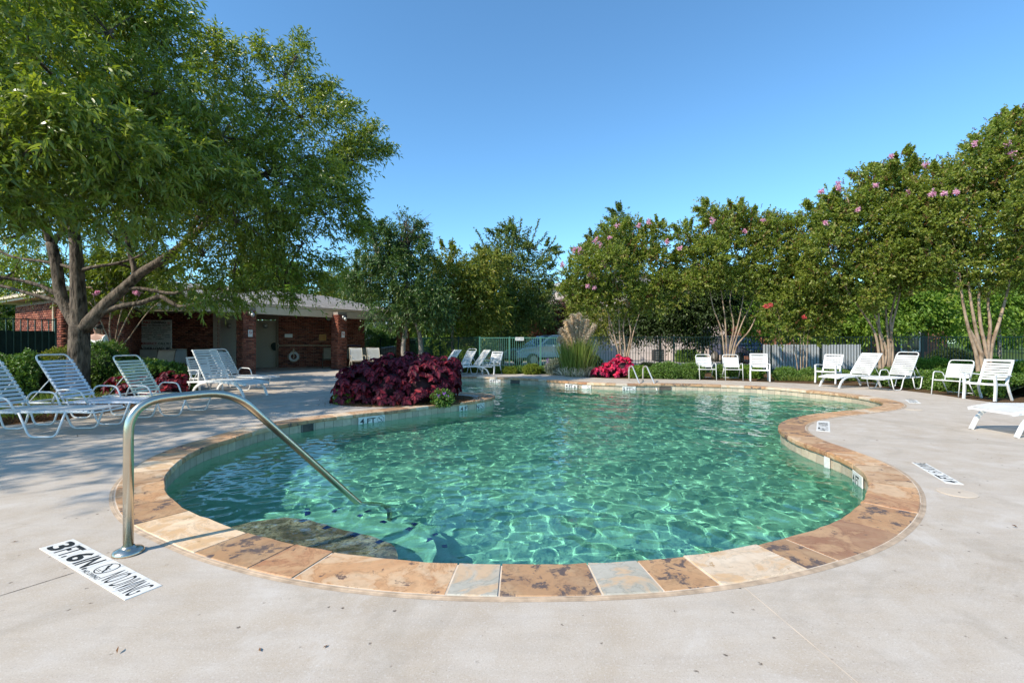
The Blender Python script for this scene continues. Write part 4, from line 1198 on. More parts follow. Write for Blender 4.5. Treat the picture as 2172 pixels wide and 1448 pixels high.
def no_dive_icon(org, u, v, cx, cy, r, mat, parent, lift=.0035, slash=None, mat2=None):
    mb = MB()
    ring_mb(mb, org, u, v, cx, cy, r, r * .10, lift)
    # diving figure: arms, body, legs, and water lines
    stroke_mb(mb, org, u, v, (cx - r * .55, cy + r * .35), (cx + r * .15, cy - r * .15), r * .16, lift)
    stroke_mb(mb, org, u, v, (cx + r * .1, cy - r * .1), (cx + r * .35, cy - r * .5), r * .10, lift)
    stroke_mb(mb, org, u, v, (cx - r * .1, cy + r * .02), (cx + r * .45, cy + r * .1), r * .08, lift)
    ring_mb(mb, org, u, v, cx + r * .28, cy - r * .2, r * .12, r * .119, lift + .0002, 10)
    for k in (0, 1): stroke_mb(mb, org, u, v, (cx - r * .5, cy - r * (.5 + .16 * k)), (cx + r * .2, cy - r * (.5 + .16 * k)), r * .06, lift)
    o = mb.build('diver_symbol', mat, parent)
    mb = MB(); s7 = r * .66
    stroke_mb(mb, org, u, v, (cx - s7, cy + s7), (cx + s7, cy - s7), r * .11, lift + .0005); mb.build('prohibition_slash', mat2 or mat, parent)
M['red_print'] = simple('red_print', (.50, .025, .03), .5, var=.1)
M['yellow_sign'] = simple('yellow_sign', (.62, .38, .09), .5, var=.1)
M['sign_face'] = simple('sign_face', (.90, .91, .88), .4, var=.04)
for cobj in cols_:
    f = -pn * (.25 + .02) * 1.12 - pn * .007
    u_ = pu; v_ = (0, 0, 1); sg = [c for c in cobj.children if c.name.startswith('no_smoking')][0]
    org = Vector((f.x, f.y, 1.62)) ; 
    mb = MB(); ring_mb(mb, org, u_, v_, 0, .035, .062, .014, .002, 18); stroke_mb(mb, org, u_, v_, (-.04, .075), (.04, -.005), .014, .0022); mb.build('prohibition_ring', M['red_print'], sg)
    mb = MB(); stroke_mb(mb, org, u_, v_, (-.035, .035), (.035, .035), .014, .0015); mb.build('cigarette_symbol', M['black_print'], sg)
    ttag('NO SMOKING', .13, .022, org + u_ * 0 + Vector((0, 0, -.09)) - u_ * .065, u_, v_, M['red_print'], sg, lift=.002)
# beams, soffit, fascia
A0 = Vector((-13.75, 14.0, 0)); B0 = Vector((-5.70, 26.75, 0))
front = [A0 + pn * 6.6, A0, B0, B0 + pn * 6.6]
mb = MB()
a_ = math.atan2(pu.y, pu.x)
Lb = (Pc3 - Pc1).length + 5.5; cb = (Pc3 + Pc1) / 2 - pu * 2.4
mb.box((cb.x, cb.y, 2.57), (Lb, .22, .30), a_)
c3b = Pc3 + pn * 2.0; mb.box((c3b.x, c3b.y, 2.57), (3.6, .20, .28), a_ + math.pi / 2)
mb.build('beam', M['trim'], pv)
mb = MB(); mb.prism([(p.x, p.y) for p in front], 2.70, 2.73); mb.build('soffit', M['soffit'], pv)
for (s_, e_) in ((front[0], front[1]), (front[1], front[2]), (front[2], front[3])):
    d = (e_ - s_).normalized(); nrm = Vector((d.y, -d.x, 0)); mid = (s_ + e_) / 2; ang = math.atan2(d.y, d.x)
    mb = MB(); q = mid + nrm * .014; mb.box((q.x, q.y, 2.75), ((e_ - s_).length, .025, .15), ang); mb.build('fascia', M['trim'], pv)
    mb = MB(); q = mid + nrm * .07; mb.box((q.x, q.y, 2.79), ((e_ - s_).length + .1, .09, .07), ang); mb.build('gutter', M['trim'], pv)
# roof: courses of shingles laid on the hip planes
rz0 = 2.84; rise = .95; hd = 3.3
R2 = B0 - pu * hd + pn * hd; R1_ = A0 + pu * hd + pn * hd
def roof_plane(e0, e1, r0, r1, seed):
    rs = random.Random(seed); mb = MB(); rows = 24
    for k in range(rows):
        t0 = k / rows; t1 = (k + 1.15) / rows
        a = e0.lerp(r0, t0); b = e1.lerp(r1, t0); c = e1.lerp(r1, min(1, t1)); d = e0.lerp(r0, min(1, t1))
        n_ = max(2, int((b - a).length / .32)); off = .5 * (k % 2)
        za, zb = rz0 + rise * t0, rz0 + rise * min(1, t1)
        prev = 0.0
        for i in range(1, n_ + 2):
            cur = min(1.0, (i - off) / n_)
            if cur <= prev: continue
            lift = .012 + rs.uniform(0, .006)
            pa = a.lerp(b, prev); pb = a.lerp(b, cur); pc = d.lerp(c, cur); pd = d.lerp(c, prev)
            mb.add([(pa.x, pa.y, za + lift), (pb.x, pb.y, za + lift), (pc.x, pc.y, zb + .002), (pd.x, pd.y, zb + .002), (pa.x, pa.y, za - .004), (pb.x, pb.y, za - .004)], [(0, 1, 2, 3), (4, 5, 1, 0)])
            prev = cur
    return mb
eA, eB, eC, eD = A0 - pu * .12 - pn * .12, B0 + pu * .12 - pn * .12, B0 + pu * .12 + pn * 6.72, A0 - pu * .12 + pn * 6.72
for i, (e0, e1, r0, r1) in enumerate(((eA, eB, R1_, R2), (eB, eC, R2, R2), (eC, eD, R2, R1_), (eD, eA, R1_, R1_))):
    o = roof_plane(e0, e1, r0, r1, i).build('roof_shingles', M['shingle'], pv); o['kind'] = 'stuff'
# porch floor slab
mb = MB(); mb.prism([(p.x, p.y) for p in (Pc1 - pu * 4.4 - pn * .1, Pc3 + pu * .4 - pn * .1, Pc3 + pu * .4 + pn * 5.6, Pc1 - pu * 4.4 + pn * 5.6)], -.05, .012); mb.build('porch_slab', M['concrete'], pv)
# downspout
mb = MB(); q = P1 + pn * .5 - pu * .06
mb.tube(round_path([A0 + pn * .9 + Vector((0, 0, 2.76)), A0 + pn * .75 + pu * .3 + Vector((0, 0, 2.55)), q + Vector((0, 0, 2.3)), q + Vector((0, 0, .1))], .08, 3), .04, 6); mb.build('downspout', M['trim'], pv, True)
# ceiling fan
def fan(c):
    f = tag(empty('ceiling_fan', c), 'four-bladed ceiling fan hanging under the porch behind the middle column', 'fan')
    mb = MB(); mb.lathe((0, 0, 0), [(.02, .30), (.02, .06), (.10, .05), (.11, -.02), (.06, -.07), (.01, -.1)], 12); mb.build('motor', M['metal_grey'], f, True)
    for k in range(4):
        a = k * math.pi / 2 + .5
        mb = MB(); mb.box((math.cos(a) * .42, math.sin(a) * .42, 0), (.52, .13, .012), a); mb.build('blade', M['trim_dark'], f)
    return f
fan((-8.9, 22.9, 2.40))
# pool rules sign on the brick wall
def rules():
    Ys = 20.56
    x0 = (293 - 1086) * Ys / 1000; x1 = (364.2 - 1086) * Ys / 1000; z0 = CAMH - (743 - 724) * Ys / 1000; z1 = CAMH - (678.7 - 724) * Ys / 1000
    w = x1 - x0; h = z1 - z0
    s_ = tag(empty('pool_rules_sign', ((x0 + x1) / 2, Ys, (z0 + z1) / 2)), 'large square white pool rules sign on the brick wall reading NO DIVING', 'sign')
    mb = MB(); mb.bbox((0, 0, 0), (w, .03, h), .004); mb.build('sign_board', M['sign_face'], s_)
    u, v = (1, 0, 0), (0, 0, 1); O = Vector((-w / 2, -.016, -h / 2))
    def line(txt, fx0, fx1, fy, fh, mat, bold=.0): ttag(txt, (fx1 - fx0) * w, fh * h, O + Vector((fx0 * w, 0, fy * h)), u, v, mat, s_, bold=bold)
    B_, R_ = M['black_print'], M['red_print']
    line('NO', .17, .38, .885, .085, R_, .03); line('DIVING', .41, .83, .875, .085, B_, .03)
    line('WARNING', .02, .27, .80, .06, R_, .01); line('NO LIFEGUARD ON DUTY', .31, .97, .79, .062, B_, .01)
    line('CHILDREN UNDER 13 MUST', .03, .72, .725, .032, B_, .01); line('NOT', .75, .84, .725, .032, R_, .01); line('USE', .87, .97, .725, .032, B_, .01)
    line('POOL WITHOUT ADULT SUPERVISION', .02, .98, .665, .032, B_, .01)
    line('SHOWER BEFORE SWIMMING', .12, .88, .605, .032, B_, .01)
    line('DO', .23, .30, .545, .034, B_, .01); line('NOT', .33, .43, .545, .034, R_, .01); line('SWIM ALONE', .46, .78, .545, .034, B_, .01)
    line('THE FOLLOWING ARE', .04, .56, .485, .034, B_, .01); line('NOT', .59, .69, .485, .034, R_, .01); line('ALLOWED:', .72, .96, .485, .034, B_, .01)
    line('ALCOHOL   -   SMOKING   -   GLASS', .07, .96, .42, .034, B_, .01); line('-  PETS   -   ANIMALS', .23, .77, .36, .034, B_, .01)
    line('EMERGENCY:', .02, .58, .19, .075, R_, .02); line('CALL 911', .61, .97, .19, .072, B_, .02)
    line('EMERGENCY PHONE LOCATED AT FRONT GATE', .02, .97, .142, .022, B_)
    line('BATHER LOAD:', .02, .79, .03, .08, B_, .03); line('80', .84, .97, .03, .08, B_, .03)
    no_dive_icon(O, u, v, .085 * w, .925 * h, .045 * w, B_, s_, mat2=B_); no_dive_icon(O, u, v, .915 * w, .905 * h, .045 * w, R_, s_, mat2=R_)
rules()
# small signs and rescue gear on the life ring wall
wd = (Vector((-7.75, 24.75, 0)) - Vector((-11.62, 23.45, 0))).normalized(); wnr = Vector((wd.y, -wd.x, 0))
def on_wall(px, z):
    # point on the life ring wall seen at picture column px
    a = Vector((-11.62, 23.45, 0)); k = (px - 1086) / 1000.0
    t = (k * a.y - a.x) / (wd.x - k * wd.y); return a + wd * t + wnr * .02 + Vector((0, 0, z))
def zpix(p, py): return CAMH - (py - 724) * p.y / 1000
def small_sign(name, px0, px1, py0, py1, mat, label, lines, lmat):
    a = on_wall(px0, 0); b = on_wall(px1, 0); zt, zb = zpix(a, py0), zpix(a, py1); c = (a + b) / 2
    s_ = tag(empty(name, (c.x, c.y, (zt + zb) / 2)), label, 'sign')
    w = (b - a).length; h = zt - zb
    mb = MB(); mb.bbox((0, 0, 0), (w, .02, h), .003, math.atan2(wd.y, wd.x)); mb.build('sign_board', mat, s_)
    k = len(lines)
    for i, tx in enumerate(lines):
        if tx: ttag(tx, w * .86, h * .62 / k, wnr * .012 - wd * w * .43 + Vector((0, 0, h * (.42 - (i + .9) * .88 / k))), wd, (0, 0, 1), lmat, s_, lift=.002)
small_sign('notice_sign', 604, 620.5, 708, 715.5, M['sign_face'], 'small blank white notice left on the brick wall above the pole', ['', ], M['black_print'])
small_sign('notice_sign', 677, 692, 709, 722, M['yellow_sign'], 'small yellow sign with red letters on the brick wall', ['NO RUNNING', 'OR', 'DIVING'], M['red_print'])
def life_ring():
    c = on_wall(623.5, 0); zc = zpix(c, 756)
    r = tag(empty('life_ring', (c.x, c.y, zc)), 'white life ring with looped rope hanging on the brick wall', 'life ring'); r.rotation_euler = (R(90), 0, math.atan2(wd.y, wd.x))
    mb = MB(); mb.tube([(math.cos(a) * .19, math.sin(a) * .19, .06) for a in [2 * math.pi * k / 24 for k in range(24)]], .055, 8, closed=True); mb.build('ring_float', M['white'], r, True)
    mb = MB(); pts_ = []
    for k in range(33):
        a = 2 * math.pi * k / 32; rr = .235 + .055 * abs(math.sin(2 * (a + .78)))
        pts_.append((math.cos(a) * rr, math.sin(a) * rr, .07))
    mb.tube(pts_[:-1], .008, 4, closed=True); mb.tube([(-.12, .2, .08), (-.03, .32, .07), (0, .42, .03), (.03, .32, .07), (.12, .2, .08)], .008, 4)
    mb.tube([(0, .40, .08), (-.02, .2, .12), (.02, .05, .13), (0, -.08, .12)], .022, 5); mb.build('rope', M['trim'], r)
life_ring()
def pole():
    a = on_wall(592, 0); b = on_wall(765, 0); z = zpix(a, 732.5); zb = zpix(b, 732.5)
    r = tag(empty('net_pole', (a.x, a.y, z)), 'long horizontal pool net pole hung on the brick wall', 'pool net')
    off = wnr * .06
    mid = on_wall(725, 0)
    mb = MB(); mb.tube([off, (mid - a) + off + Vector((0, 0, zb - z))], .022, 6); mb.build('pole', M['trim'], r, True)
    mb = MB(); mb.tube([(mid - a) + off, (b - a) + off + Vector((0, 0, zb - z))], .018, 6); mb.build('pole_extension', simple('blue_pole', (.04, .08, .25), .4), r, True)
    mb = MB(); pts_ = [(-wd * .02 + off) + wd * (-.17 + .19 * math.cos(t)) + Vector((0, 0, .17 * math.sin(t))) for t in [2 * math.pi * k / 14 for k in range(14)]]
    mb.tube(pts_, .014, 5, closed=True); mb.build('net_frame', M['trim'], r)
    mb = MB(); c0 = off - wd * .19 + Vector((0, 0, -.06))
    rim = pts_; low = [c0 + (p - c0) * .55 + wnr * .03 + Vector((0, 0, -.13)) for p in rim]
    n_ = len(rim); mb.add(rim + low, [(i, (i + 1) % n_, n_ + (i + 1) % n_, n_ + i) for i in range(n_)] + [tuple(range(n_, 2 * n_))]); mb.build('net_bag', simple('net_green', (.012, .025, .018), .9), r)
pole()

# ------------------------------------------------------------------ fences
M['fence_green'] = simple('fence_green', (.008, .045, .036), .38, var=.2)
M['fence_sunlit'] = simple('fence_sunlit_green', (.07, .20, .15), .35, var=.15)  # fence green lightened to stand for sunlight on this section
M['screen'] = simple('fence_screen', (.012, .030, .026), .9, var=.3)
def fence(label, a, b, H, mat, sp=.115, post_every=1.9, bottom=.08, pr=.009, group=None, z0=-.01, post_w=.05, split=0):
    a = Vector((a[0], a[1], z0)); b = Vector((b[0], b[1], z0)); d = b - a; L_ = d.length; d.normalize(); ang = math.atan2(d.y, d.x)
    r = tag(empty('iron_fence', a, ang), label, 'fence', group)
    pm = MB(); pm.box((0, 0, H / 2 - .02), (pr * 2, pr * 2, H - .05)); pme = pm.mesh('picket', mat)
    po = MB(); po.box((0, 0, H / 2), (post_w, post_w, H)); po.box((0, 0, H + .012), (post_w + .012, post_w + .012, .02)); pome = po.mesh('post', mat)
    n_ = int(L_ / sp)
    np_ = max(1, round(L_ / post_every))
    for i in range(n_ + 1):
        x = i * L_ / n_
        if min(abs(x - k * L_ / np_) for k in range(np_ + 1)) < sp * .4: continue
        o = link_mesh('picket', pme, r); o.location = (x, 0, 0)
    for k in range(np_ + 1):
        o = link_mesh('post', pome, r); o.location = (k * L_ / np_, 0, 0)
    for zz in (H - .03, bottom + .05):
        mb = MB(); mb.box((L_ / 2, 0, zz), (L_, .032, .03)); mb.build('rail', mat, r)
    return r
fence('green picket fence in a sun-lightened tone by the far loungers with a gate sign', at(1018, 20.6), at(1212, 19.9), 1.50, M['fence_sunlit'], .09, 1.3)
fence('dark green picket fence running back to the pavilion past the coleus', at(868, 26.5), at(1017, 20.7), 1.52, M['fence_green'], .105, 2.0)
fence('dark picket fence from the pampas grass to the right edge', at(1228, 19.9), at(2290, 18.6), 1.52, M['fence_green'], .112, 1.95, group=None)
fence('dark picket fence under the porch roof in front of the hedge', (-7.6, 27.3), (-6.2, 26.9), 1.5, M['fence_green'], .1, 1.5)
lf = fence('tall green fence with dark privacy screen at the far left', (-17.5, 6.4), (-13.75, 14.2), 1.98, M['fence_green'], .15, 1.25, pr=.012)
Lf = (Vector((-13.75, 14.2)) - Vector((-17.5, 6.4))).length
mb = MB(); mb.box((Lf / 2, .03, .82), (Lf, .012, 1.60)); mb.build('privacy_screen', M['screen'], lf)
# gate plaque on the pale fence
gs = tag(empty('gate_sign', P(1102, 718.5, 20.2)), 'small white sign fixed to the top rail of the pale fence', 'sign')
mb = MB(); mb.box((0, 0, 0), (.36, .012, .14)); mb.build('sign_board', M['white'], gs); ttag('4 FT. DEEP', .30, .06, (-.15, -.007, -.03), (1, 0, 0), (0, 0, 1), M['black_print'], gs)
# grey vertical panel fence beyond
M['panel'] = simple('grey_panel', (.42, .45, .47), .6, var=.1)
def panels():
    a = at(1618, 22.3); b = at(1826, 22.3); zt = CAMH - (730.5 - 724) * 22.3 / 1000
    r = tag(empty('panel_fence', a), 'pale grey fence of upright boards behind the dark picket fence', 'fence')
    L_ = (b - a).length; n_ = 29; rr = random.Random(3)
    mb = MB(); mb.box((L_ / 2, .03, .5), (L_, .02, .08)); mb.box((L_ / 2, .03, zt - .15), (L_, .02, .08)); mb.build('rail', M['panel'], r)
    pm = MB(); pm.bbox((0, 0, zt / 2), (L_ / n_ - .014, .02, zt), .004); me = pm.mesh('board', M['panel'])
    for i in range(n_):
        o = link_mesh('board', me, r); o.location = ((i + .5) * L_ / n_, rr.uniform(-.006, .006), rr.uniform(-.01, .005))
panels()

# ------------------------------------------------------------------ deck markings and pool fittings
def deck_marker(c0, u, v, L_, W_, items, label, tiles_n, rot_icon=None):
    """c0 = start corner on the baseline side; u reading direction; v up direction"""
    u = Vector(u).normalized(); v = (Vector(v) - u * Vector(v).dot(u)).normalized()
    r = tag(empty('depth_marker', (c0.x, c0.y, 0)), label, 'depth marker')
    ang = math.atan2(u.y, u.x)
    tw_ = L_ / tiles_n
    mb0 = MB(); mb0.bbox((0, 0, 0), (tw_ - .0035, W_, .006), .0015); me = mb0.mesh('marker_tile', M['white_tile'])
    for i in range(tiles_n):
        q = u * (tw_ * (i + .5)) + v * W_ / 2; o = link_mesh('marker_tile', me, r); o.location = (q.x, q.y, .001); o.rotation_euler = (0, 0, ang)
    for it in items:
        if it[0] == 'T':
            _, s_, x0, x1, y0, h, bold = it
            ttag(s_, (x1 - x0), h, u * x0 + v * y0 + Vector((0, 0, .004)), u, v, M['black_print'], r, lift=.001, bold=bold)
        else:
            _, x, y, rad = it
            no_dive_icon(Vector((0, 0, .004)), u, v, x, y, rad, M['black_print'], r, lift=.001)
    return r
c0 = G(83, 1163); c1 = G(265, 1273); cT = G(155, 1144)
Lm = (c1 - c0).length; Wm = .165
deck_marker(c0, c1 - c0, cT - c0, Lm, Wm, [('T', '3', .035, .145, .018, .125, .03), ('T', 'FT.', .165, .30, .018, .125, .02), ('T', '6', .325, .43, .018, .125, .03), ('T', 'IN.', .45, .60, .018, .125, .02),
    ('I', .70, .098, .060), ('T', 'NO DIVING', .615, .80, .010, .024, .0), ('T', 'NO DIVING', .81, Lm - .03, .018, .125, -.005)], 'long white tile marker reading 3 FT. 6 IN. beside the handrail base', 8)
p0 = G(2045, 1028); p1_ = G(1965.5, 983)
deck_marker(p0, p1_ - p0, Vector((-1, 0, 0)), (p1_ - p0).length, .13, [('T', '4 FT.', .03, .33, .015, .10, .02), ('I', .42, .065, .05), ('T', 'NO DIVING', .50, .80, .015, .10, 0)], 'white tile marker reading 4 FT. above the round lid on the right deck', 6)
p0 = G(1761, 915.6); p1_ = G(1759.5, 893.8)
deck_marker(p0, p1_ - p0, Vector((-1, 0, 0)), (p1_ - p0).length, .17, [('T', '4 FT.', .03, .36, .02, .13, .02), ('I', .46, .085, .06), ('T', 'NO DIVING', .56, .84, .02, .13, 0)], 'white tile marker near the tight bend of the coping', 6)
p0 = G(1954, 855.5); p1_ = G(1944, 848.7)
deck_marker(p0, p1_ - p0, Vector((-1, 0, 0)), (p1_ - p0).length, .2, [('T', '4 FT. 6 IN.', .05, .6, .03, .14, .01), ('I', .75, .1, .06)], 'small white tile marker on the deck below the last two chairs', 6)

def wall_marker(pxa, pxb, text, label, tx=(.06, .60), icon=True, hh=.15, name='depth_marker', py=None):
    # find loop points whose picture column matches, nearest requested depth
    def find(px):
        best = None
        for p in wall_loop:
            q = 1086 + p.x / p.y * 1000
            yy = 724 + (CAMH) / p.y * 1000
            cost = abs(q - px) + (abs(yy - py) * .4 if py else 0)
            if best is None or cost < best[0]: best = (cost, p)
        return best[1]
    a, b = find(pxa), find(pxb)
    mid = (a + b) / 2
    d = (b - a).normalized(); n_ = d.cross(Vector((0, 0, 1)))
    if n_.dot(Vector((0, 0, 0)) - mid) < 0: pass
    L_ = (b - a).length
    off = n_ * .03
    r = tag(empty(name, (mid.x + off.x, mid.y + off.y, -.128)), label, 'depth marker')
    mb = MB(); mb.bbox((0, 0, 0), (L_, .012, hh), .002, math.atan2(d.y, d.x)); mb.build('marker_tile', M['white_tile'], r)
    if text:
        ttag(text, L_ * (tx[1] - tx[0]), hh * .62, n_ * .0065 - d * L_ * (.5 - tx[0]) + Vector((0, 0, -hh * .31)), d, (0, 0, 1), M['black_print'], r, lift=.001, bold=.02)
    if icon: no_dive_icon(n_ * .0065, d, (0, 0, 1), L_ * .5 - hh * .52, 0, hh * .42, M['black_print'], r, lift=.001)
wall_marker(760, 812, '4 FT', 'white waterline marker reading 4 FT on the shaded pool wall', (.06, .64), py=878)
wall_marker(970, 1026, '4 FT 6 IN', 'white waterline marker reading 4 FT 6 IN on the peninsula wall', (.05, .78), py=856)
wall_marker(1039, 1062, '4 FT', 'far waterline marker reading 4 FT below the white chairs', (.06, .62), py=803)
wall_marker(1199, 1256, '4 FT 6 IN', 'far waterline marker reading 4 FT 6 IN below the pampas grass', (.03, .62), py=812)
wall_marker(1319, 1347, '5 FT', 'far waterline marker reading 5 FT at the ladder', (.06, .66), py=817)
wall_marker(1815, 1837, '4 FT', 'waterline marker reading 4 FT in the right bend of the pool', (.06, .7), py=1010, icon=False)
wall_marker(1752, 1763, None, 'plain white tile on the right pool wall', icon=False, py=965, name='wall_tile')
def skimmer(pxa, pxb, py, label):
    def find(px): return min(wall_loop, key=lambda p: abs(1086 + p.x / p.y * 1000 - px) + abs(724 + 1300 / p.y - py) * .4)
    a, b = find(pxa), find(pxb); mid = (a + b) / 2; d = (b - a).normalized(); n_ = d.cross(Vector((0, 0, 1))); L_ = (b - a).length; ang = math.atan2(d.y, d.x)
    r = tag(empty('skimmer', (mid.x, mid.y, -.128) ), label, 'skimmer')
    mb = MB(); q = n_ * .014; mb.box(q, (L_, .010, .15), ang); mb.build('opening', M['groove'], r)
    mb = MB()
    for zz in (-.078, .078): mb.box(n_ * .022 + Vector((0, 0, zz)), (L_, .02, .012), ang)
    for s_ in (-1, 1): mb.box(n_ * .022 + d * s_ * L_ / 2, (.014, .02, .168), ang)
    mb.build('frame', M['grout'], r)
skimmer(640, 664, 893, 'dark skimmer opening in the left pool wall under the coping')
skimmer(1083, 1103, 802, 'dark skimmer opening in the far pool wall by the chairs')
skimmer(1397, 1425, 815, 'dark skimmer opening in the far pool wall right of the ladder')
M['lid'] = simple('skimmer_lid', (.55, .46, .36), .6, var=.06)
def lid(px, py, r_, label):
    c = G(px, py); r = tag(empty('access_cover', c), label, 'cover')
    mb = MB(); mb.lathe((0, 0, 0), [(r_, .001), (r_, .005), (r_ - .006, .007), (.001, .008)], 32); mb.build('cover', M['lid'], r)
    mb = MB(); mb.lathe((r_ * .05, -r_ * .1, .0082), [(.009, 0), (.008, .002)], 8); mb.build('finger_hole', M['groove'], r)
lid(2030, 1045, .135, 'round cream access cover below the 4 FT. tile marker'); lid(1938, 868.5, .14, 'round cream access cover on the deck beside the far right inlet')
# handrail
hb = Vector((-2.36, 2.90, 0)); hv = Vector((.956, 1.39, 0))
hr = tag(empty('handrail', hb), 'curved steel handrail running from the near deck down into the water', 'handrail')
def hp(s, z): return hv * s + Vector((0, 0, z))
path = [hp(0, 0.0), hp(0, .93), hp(.36, .945), hp(1.02, -.20), hp(1.22, -.52), hp(1.22, -1.1)]
mb = MB(); mb.tube(round_path(path, .20, 9), .027, 20); mb.build('rail', M['steel'], hr, True)
mb = MB(); mb.lathe((0, 0, 0), [(.082, .001), (.082, .012), (.074, .024), (.045, .034), (.034, .040), (.033, .046)], 28); mb.build('base_flange', M['steel'], hr, True)
# ladder
ld = tag(empty('pool_ladder', G(1340, 809)), 'pair of steel ladder rails at the far pool edge', 'ladder')
for px_ in (1334, 1363.5):
    c = G(px_, 808) - ld.location
    mb = MB(); mb.tube(round_path([c, c + Vector((.0, 0, .46)), c + Vector((.02, -.35, .52)), c + Vector((.10, -1.25, -.2)), c + Vector((.10, -1.25, -1.2))], .12, 5), .022, 8); mb.build('rail', M['steel_far'], ld, True)
for k in range(3):
    c = G(1334, 808) - ld.location; mb = MB(); mb.box(c + Vector((.32, -1.25, -.4 - .27 * k)), (.45, .09, .03)); receiver(mb.build('tread', M['steel_far'], ld))
# ------------------------------------------------------------------ furniture
def strap_me(w, t=.007, wid=.05, mat='white_strap'):
    # strap runs along local y, slightly sagging in the middle and wrapped round both rails
    vs = []; n_ = 6
    for i in range(n_ + 1):
        y = -w / 2 + w * i / n_; s_ = -.010 * (1 - (2 * i / n_ - 1) ** 2)
        for dx, dz in ((-wid / 2, -t / 2), (wid / 2, -t / 2), (wid / 2, t / 2), (-wid / 2, t / 2)): vs.append((dx, y, s_ + dz))
    fs = [(3, 2, 1, 0), tuple(n_ * 4 + k for k in range(4))]
    for i in range(n_):
        for k in range(4): fs.append((i * 4 + k, i * 4 + (k + 1) % 4, (i + 1) * 4 + (k + 1) % 4, (i + 1) * 4 + k))
    mb = MB(); mb.add(vs, fs)
    for s_ in (-1, 1): mb.bbox((0, s_ * (w / 2 - .004), -.016), (wid, .034, .034), .008)
    return mb.mesh('strap', M[mat])
def put_straps(root, me, path, n_, skip=()):
    """n_ straps evenly along an xz polyline"""
    path = [Vector((p[0], 0, p[1])) for p in path]
    L = [0]
    for i in range(len(path) - 1): L.append(L[-1] + (path[i + 1] - path[i]).length)
    for k in range(n_):
        d = L[-1] * (k + .5) / n_; j = max(i for i in range(len(L) - 1) if L[i] <= d)
        t = (d - L[j]) / (L[j + 1] - L[j]); p = path[j].lerp(path[j + 1], t); T = (path[j + 1] - path[j]).normalized()
        o = link_mesh('strap', me, root); o.location = (p.x, 0, p.z); o.rotation_euler = (0, -math.atan2(T.z, T.x), 0)
        if k in skip: bpy.data.objects.remove(o)
def lounger_tube(strap='white_strap', back_deg=58, rail_r=.0135):
    r = empty('sun_lounger')
    W = .30; z = .345; m = M['white']
    mb = MB()
    mb.tube(round_path([(-.02, -W, z), (1.10, -W, z), (1.36, -W, z - .015), (1.36, W, z - .015), (1.10, W, z), (-.02, W, z)], .09, 4), rail_r, 8)
    mb.tube([(-.62, -W, z), (0, -W, z)], rail_r, 8); mb.tube([(-.62, W, z), (0, W, z)], rail_r, 8); mb.tube([(-.62, -W, z), (-.62, W, z)], rail_r, 8)
    mb.tube([(-.02, -W, z), (-.02, W, z)], rail_r * .8, 6)
    mb.build('seat_frame', m, r, True)
    a = R(180 - back_deg); L_ = .86
    def bp(s): return (math.cos(a) * s, z + .012 + math.sin(a) * s)
    e = bp(L_); s0 = bp(0)
    mb = MB(); mb.tube(round_path([(s0[0], -W + .02, s0[1]), (e[0], -W + .02, e[1]), (e[0], W - .02, e[1]), (s0[0], W - .02, s0[1])], .10, 5), rail_r, 8); mb.build('back_frame', m, r, True)
    h_ = bp(.42); mb = MB()
    for s_ in (-1, 1): mb.tube([(h_[0], s_ * (W - .03), h_[1]), (-.55, s_ * (W - .03), z)], .008, 6)
    mb.tube([(-.55, -W, z), (-.55, W, z)], .008, 6); mb.build('back_prop', m, r, True)
    for (x0, x1, x2, x3) in ((.42, .56, .90, 1.02), (-.50, -.40, -.12, -.02)):
        for s_ in (-1, 1):
            mb = MB(); mb.tube(round_path([(x0, s_ * (W + .025), z), (x1, s_ * (W + .03), .016), (x2, s_ * (W + .03), .016), (x3, s_ * (W + .025), z)], .075, 4), rail_r, 8); mb.build('leg', m, r, True)
    for s_ in (-1, 1):
        mb = MB(); mb.tube(round_path([(.40, s_ * (W + .03), z - .02), (.30, s_ * (W + .05), z + .20), (-.04, s_ * (W + .05), z + .21), (-.14, s_ * (W + .03), z)], .08, 4), rail_r, 8); mb.build('armrest', m, r, True)
    put_straps(r, strap_me(2 * W, mat=strap), [(.03, z + .016), (1.30, z + .016)], 20)
    # back: straps leave a gap under the top tube
    pth = [bp(.05), bp(L_ * .88)]
    put_straps(r, strap_me(2 * W - .04, mat=strap, wid=.042), [pth[0], pth[1]], 11)
    return r
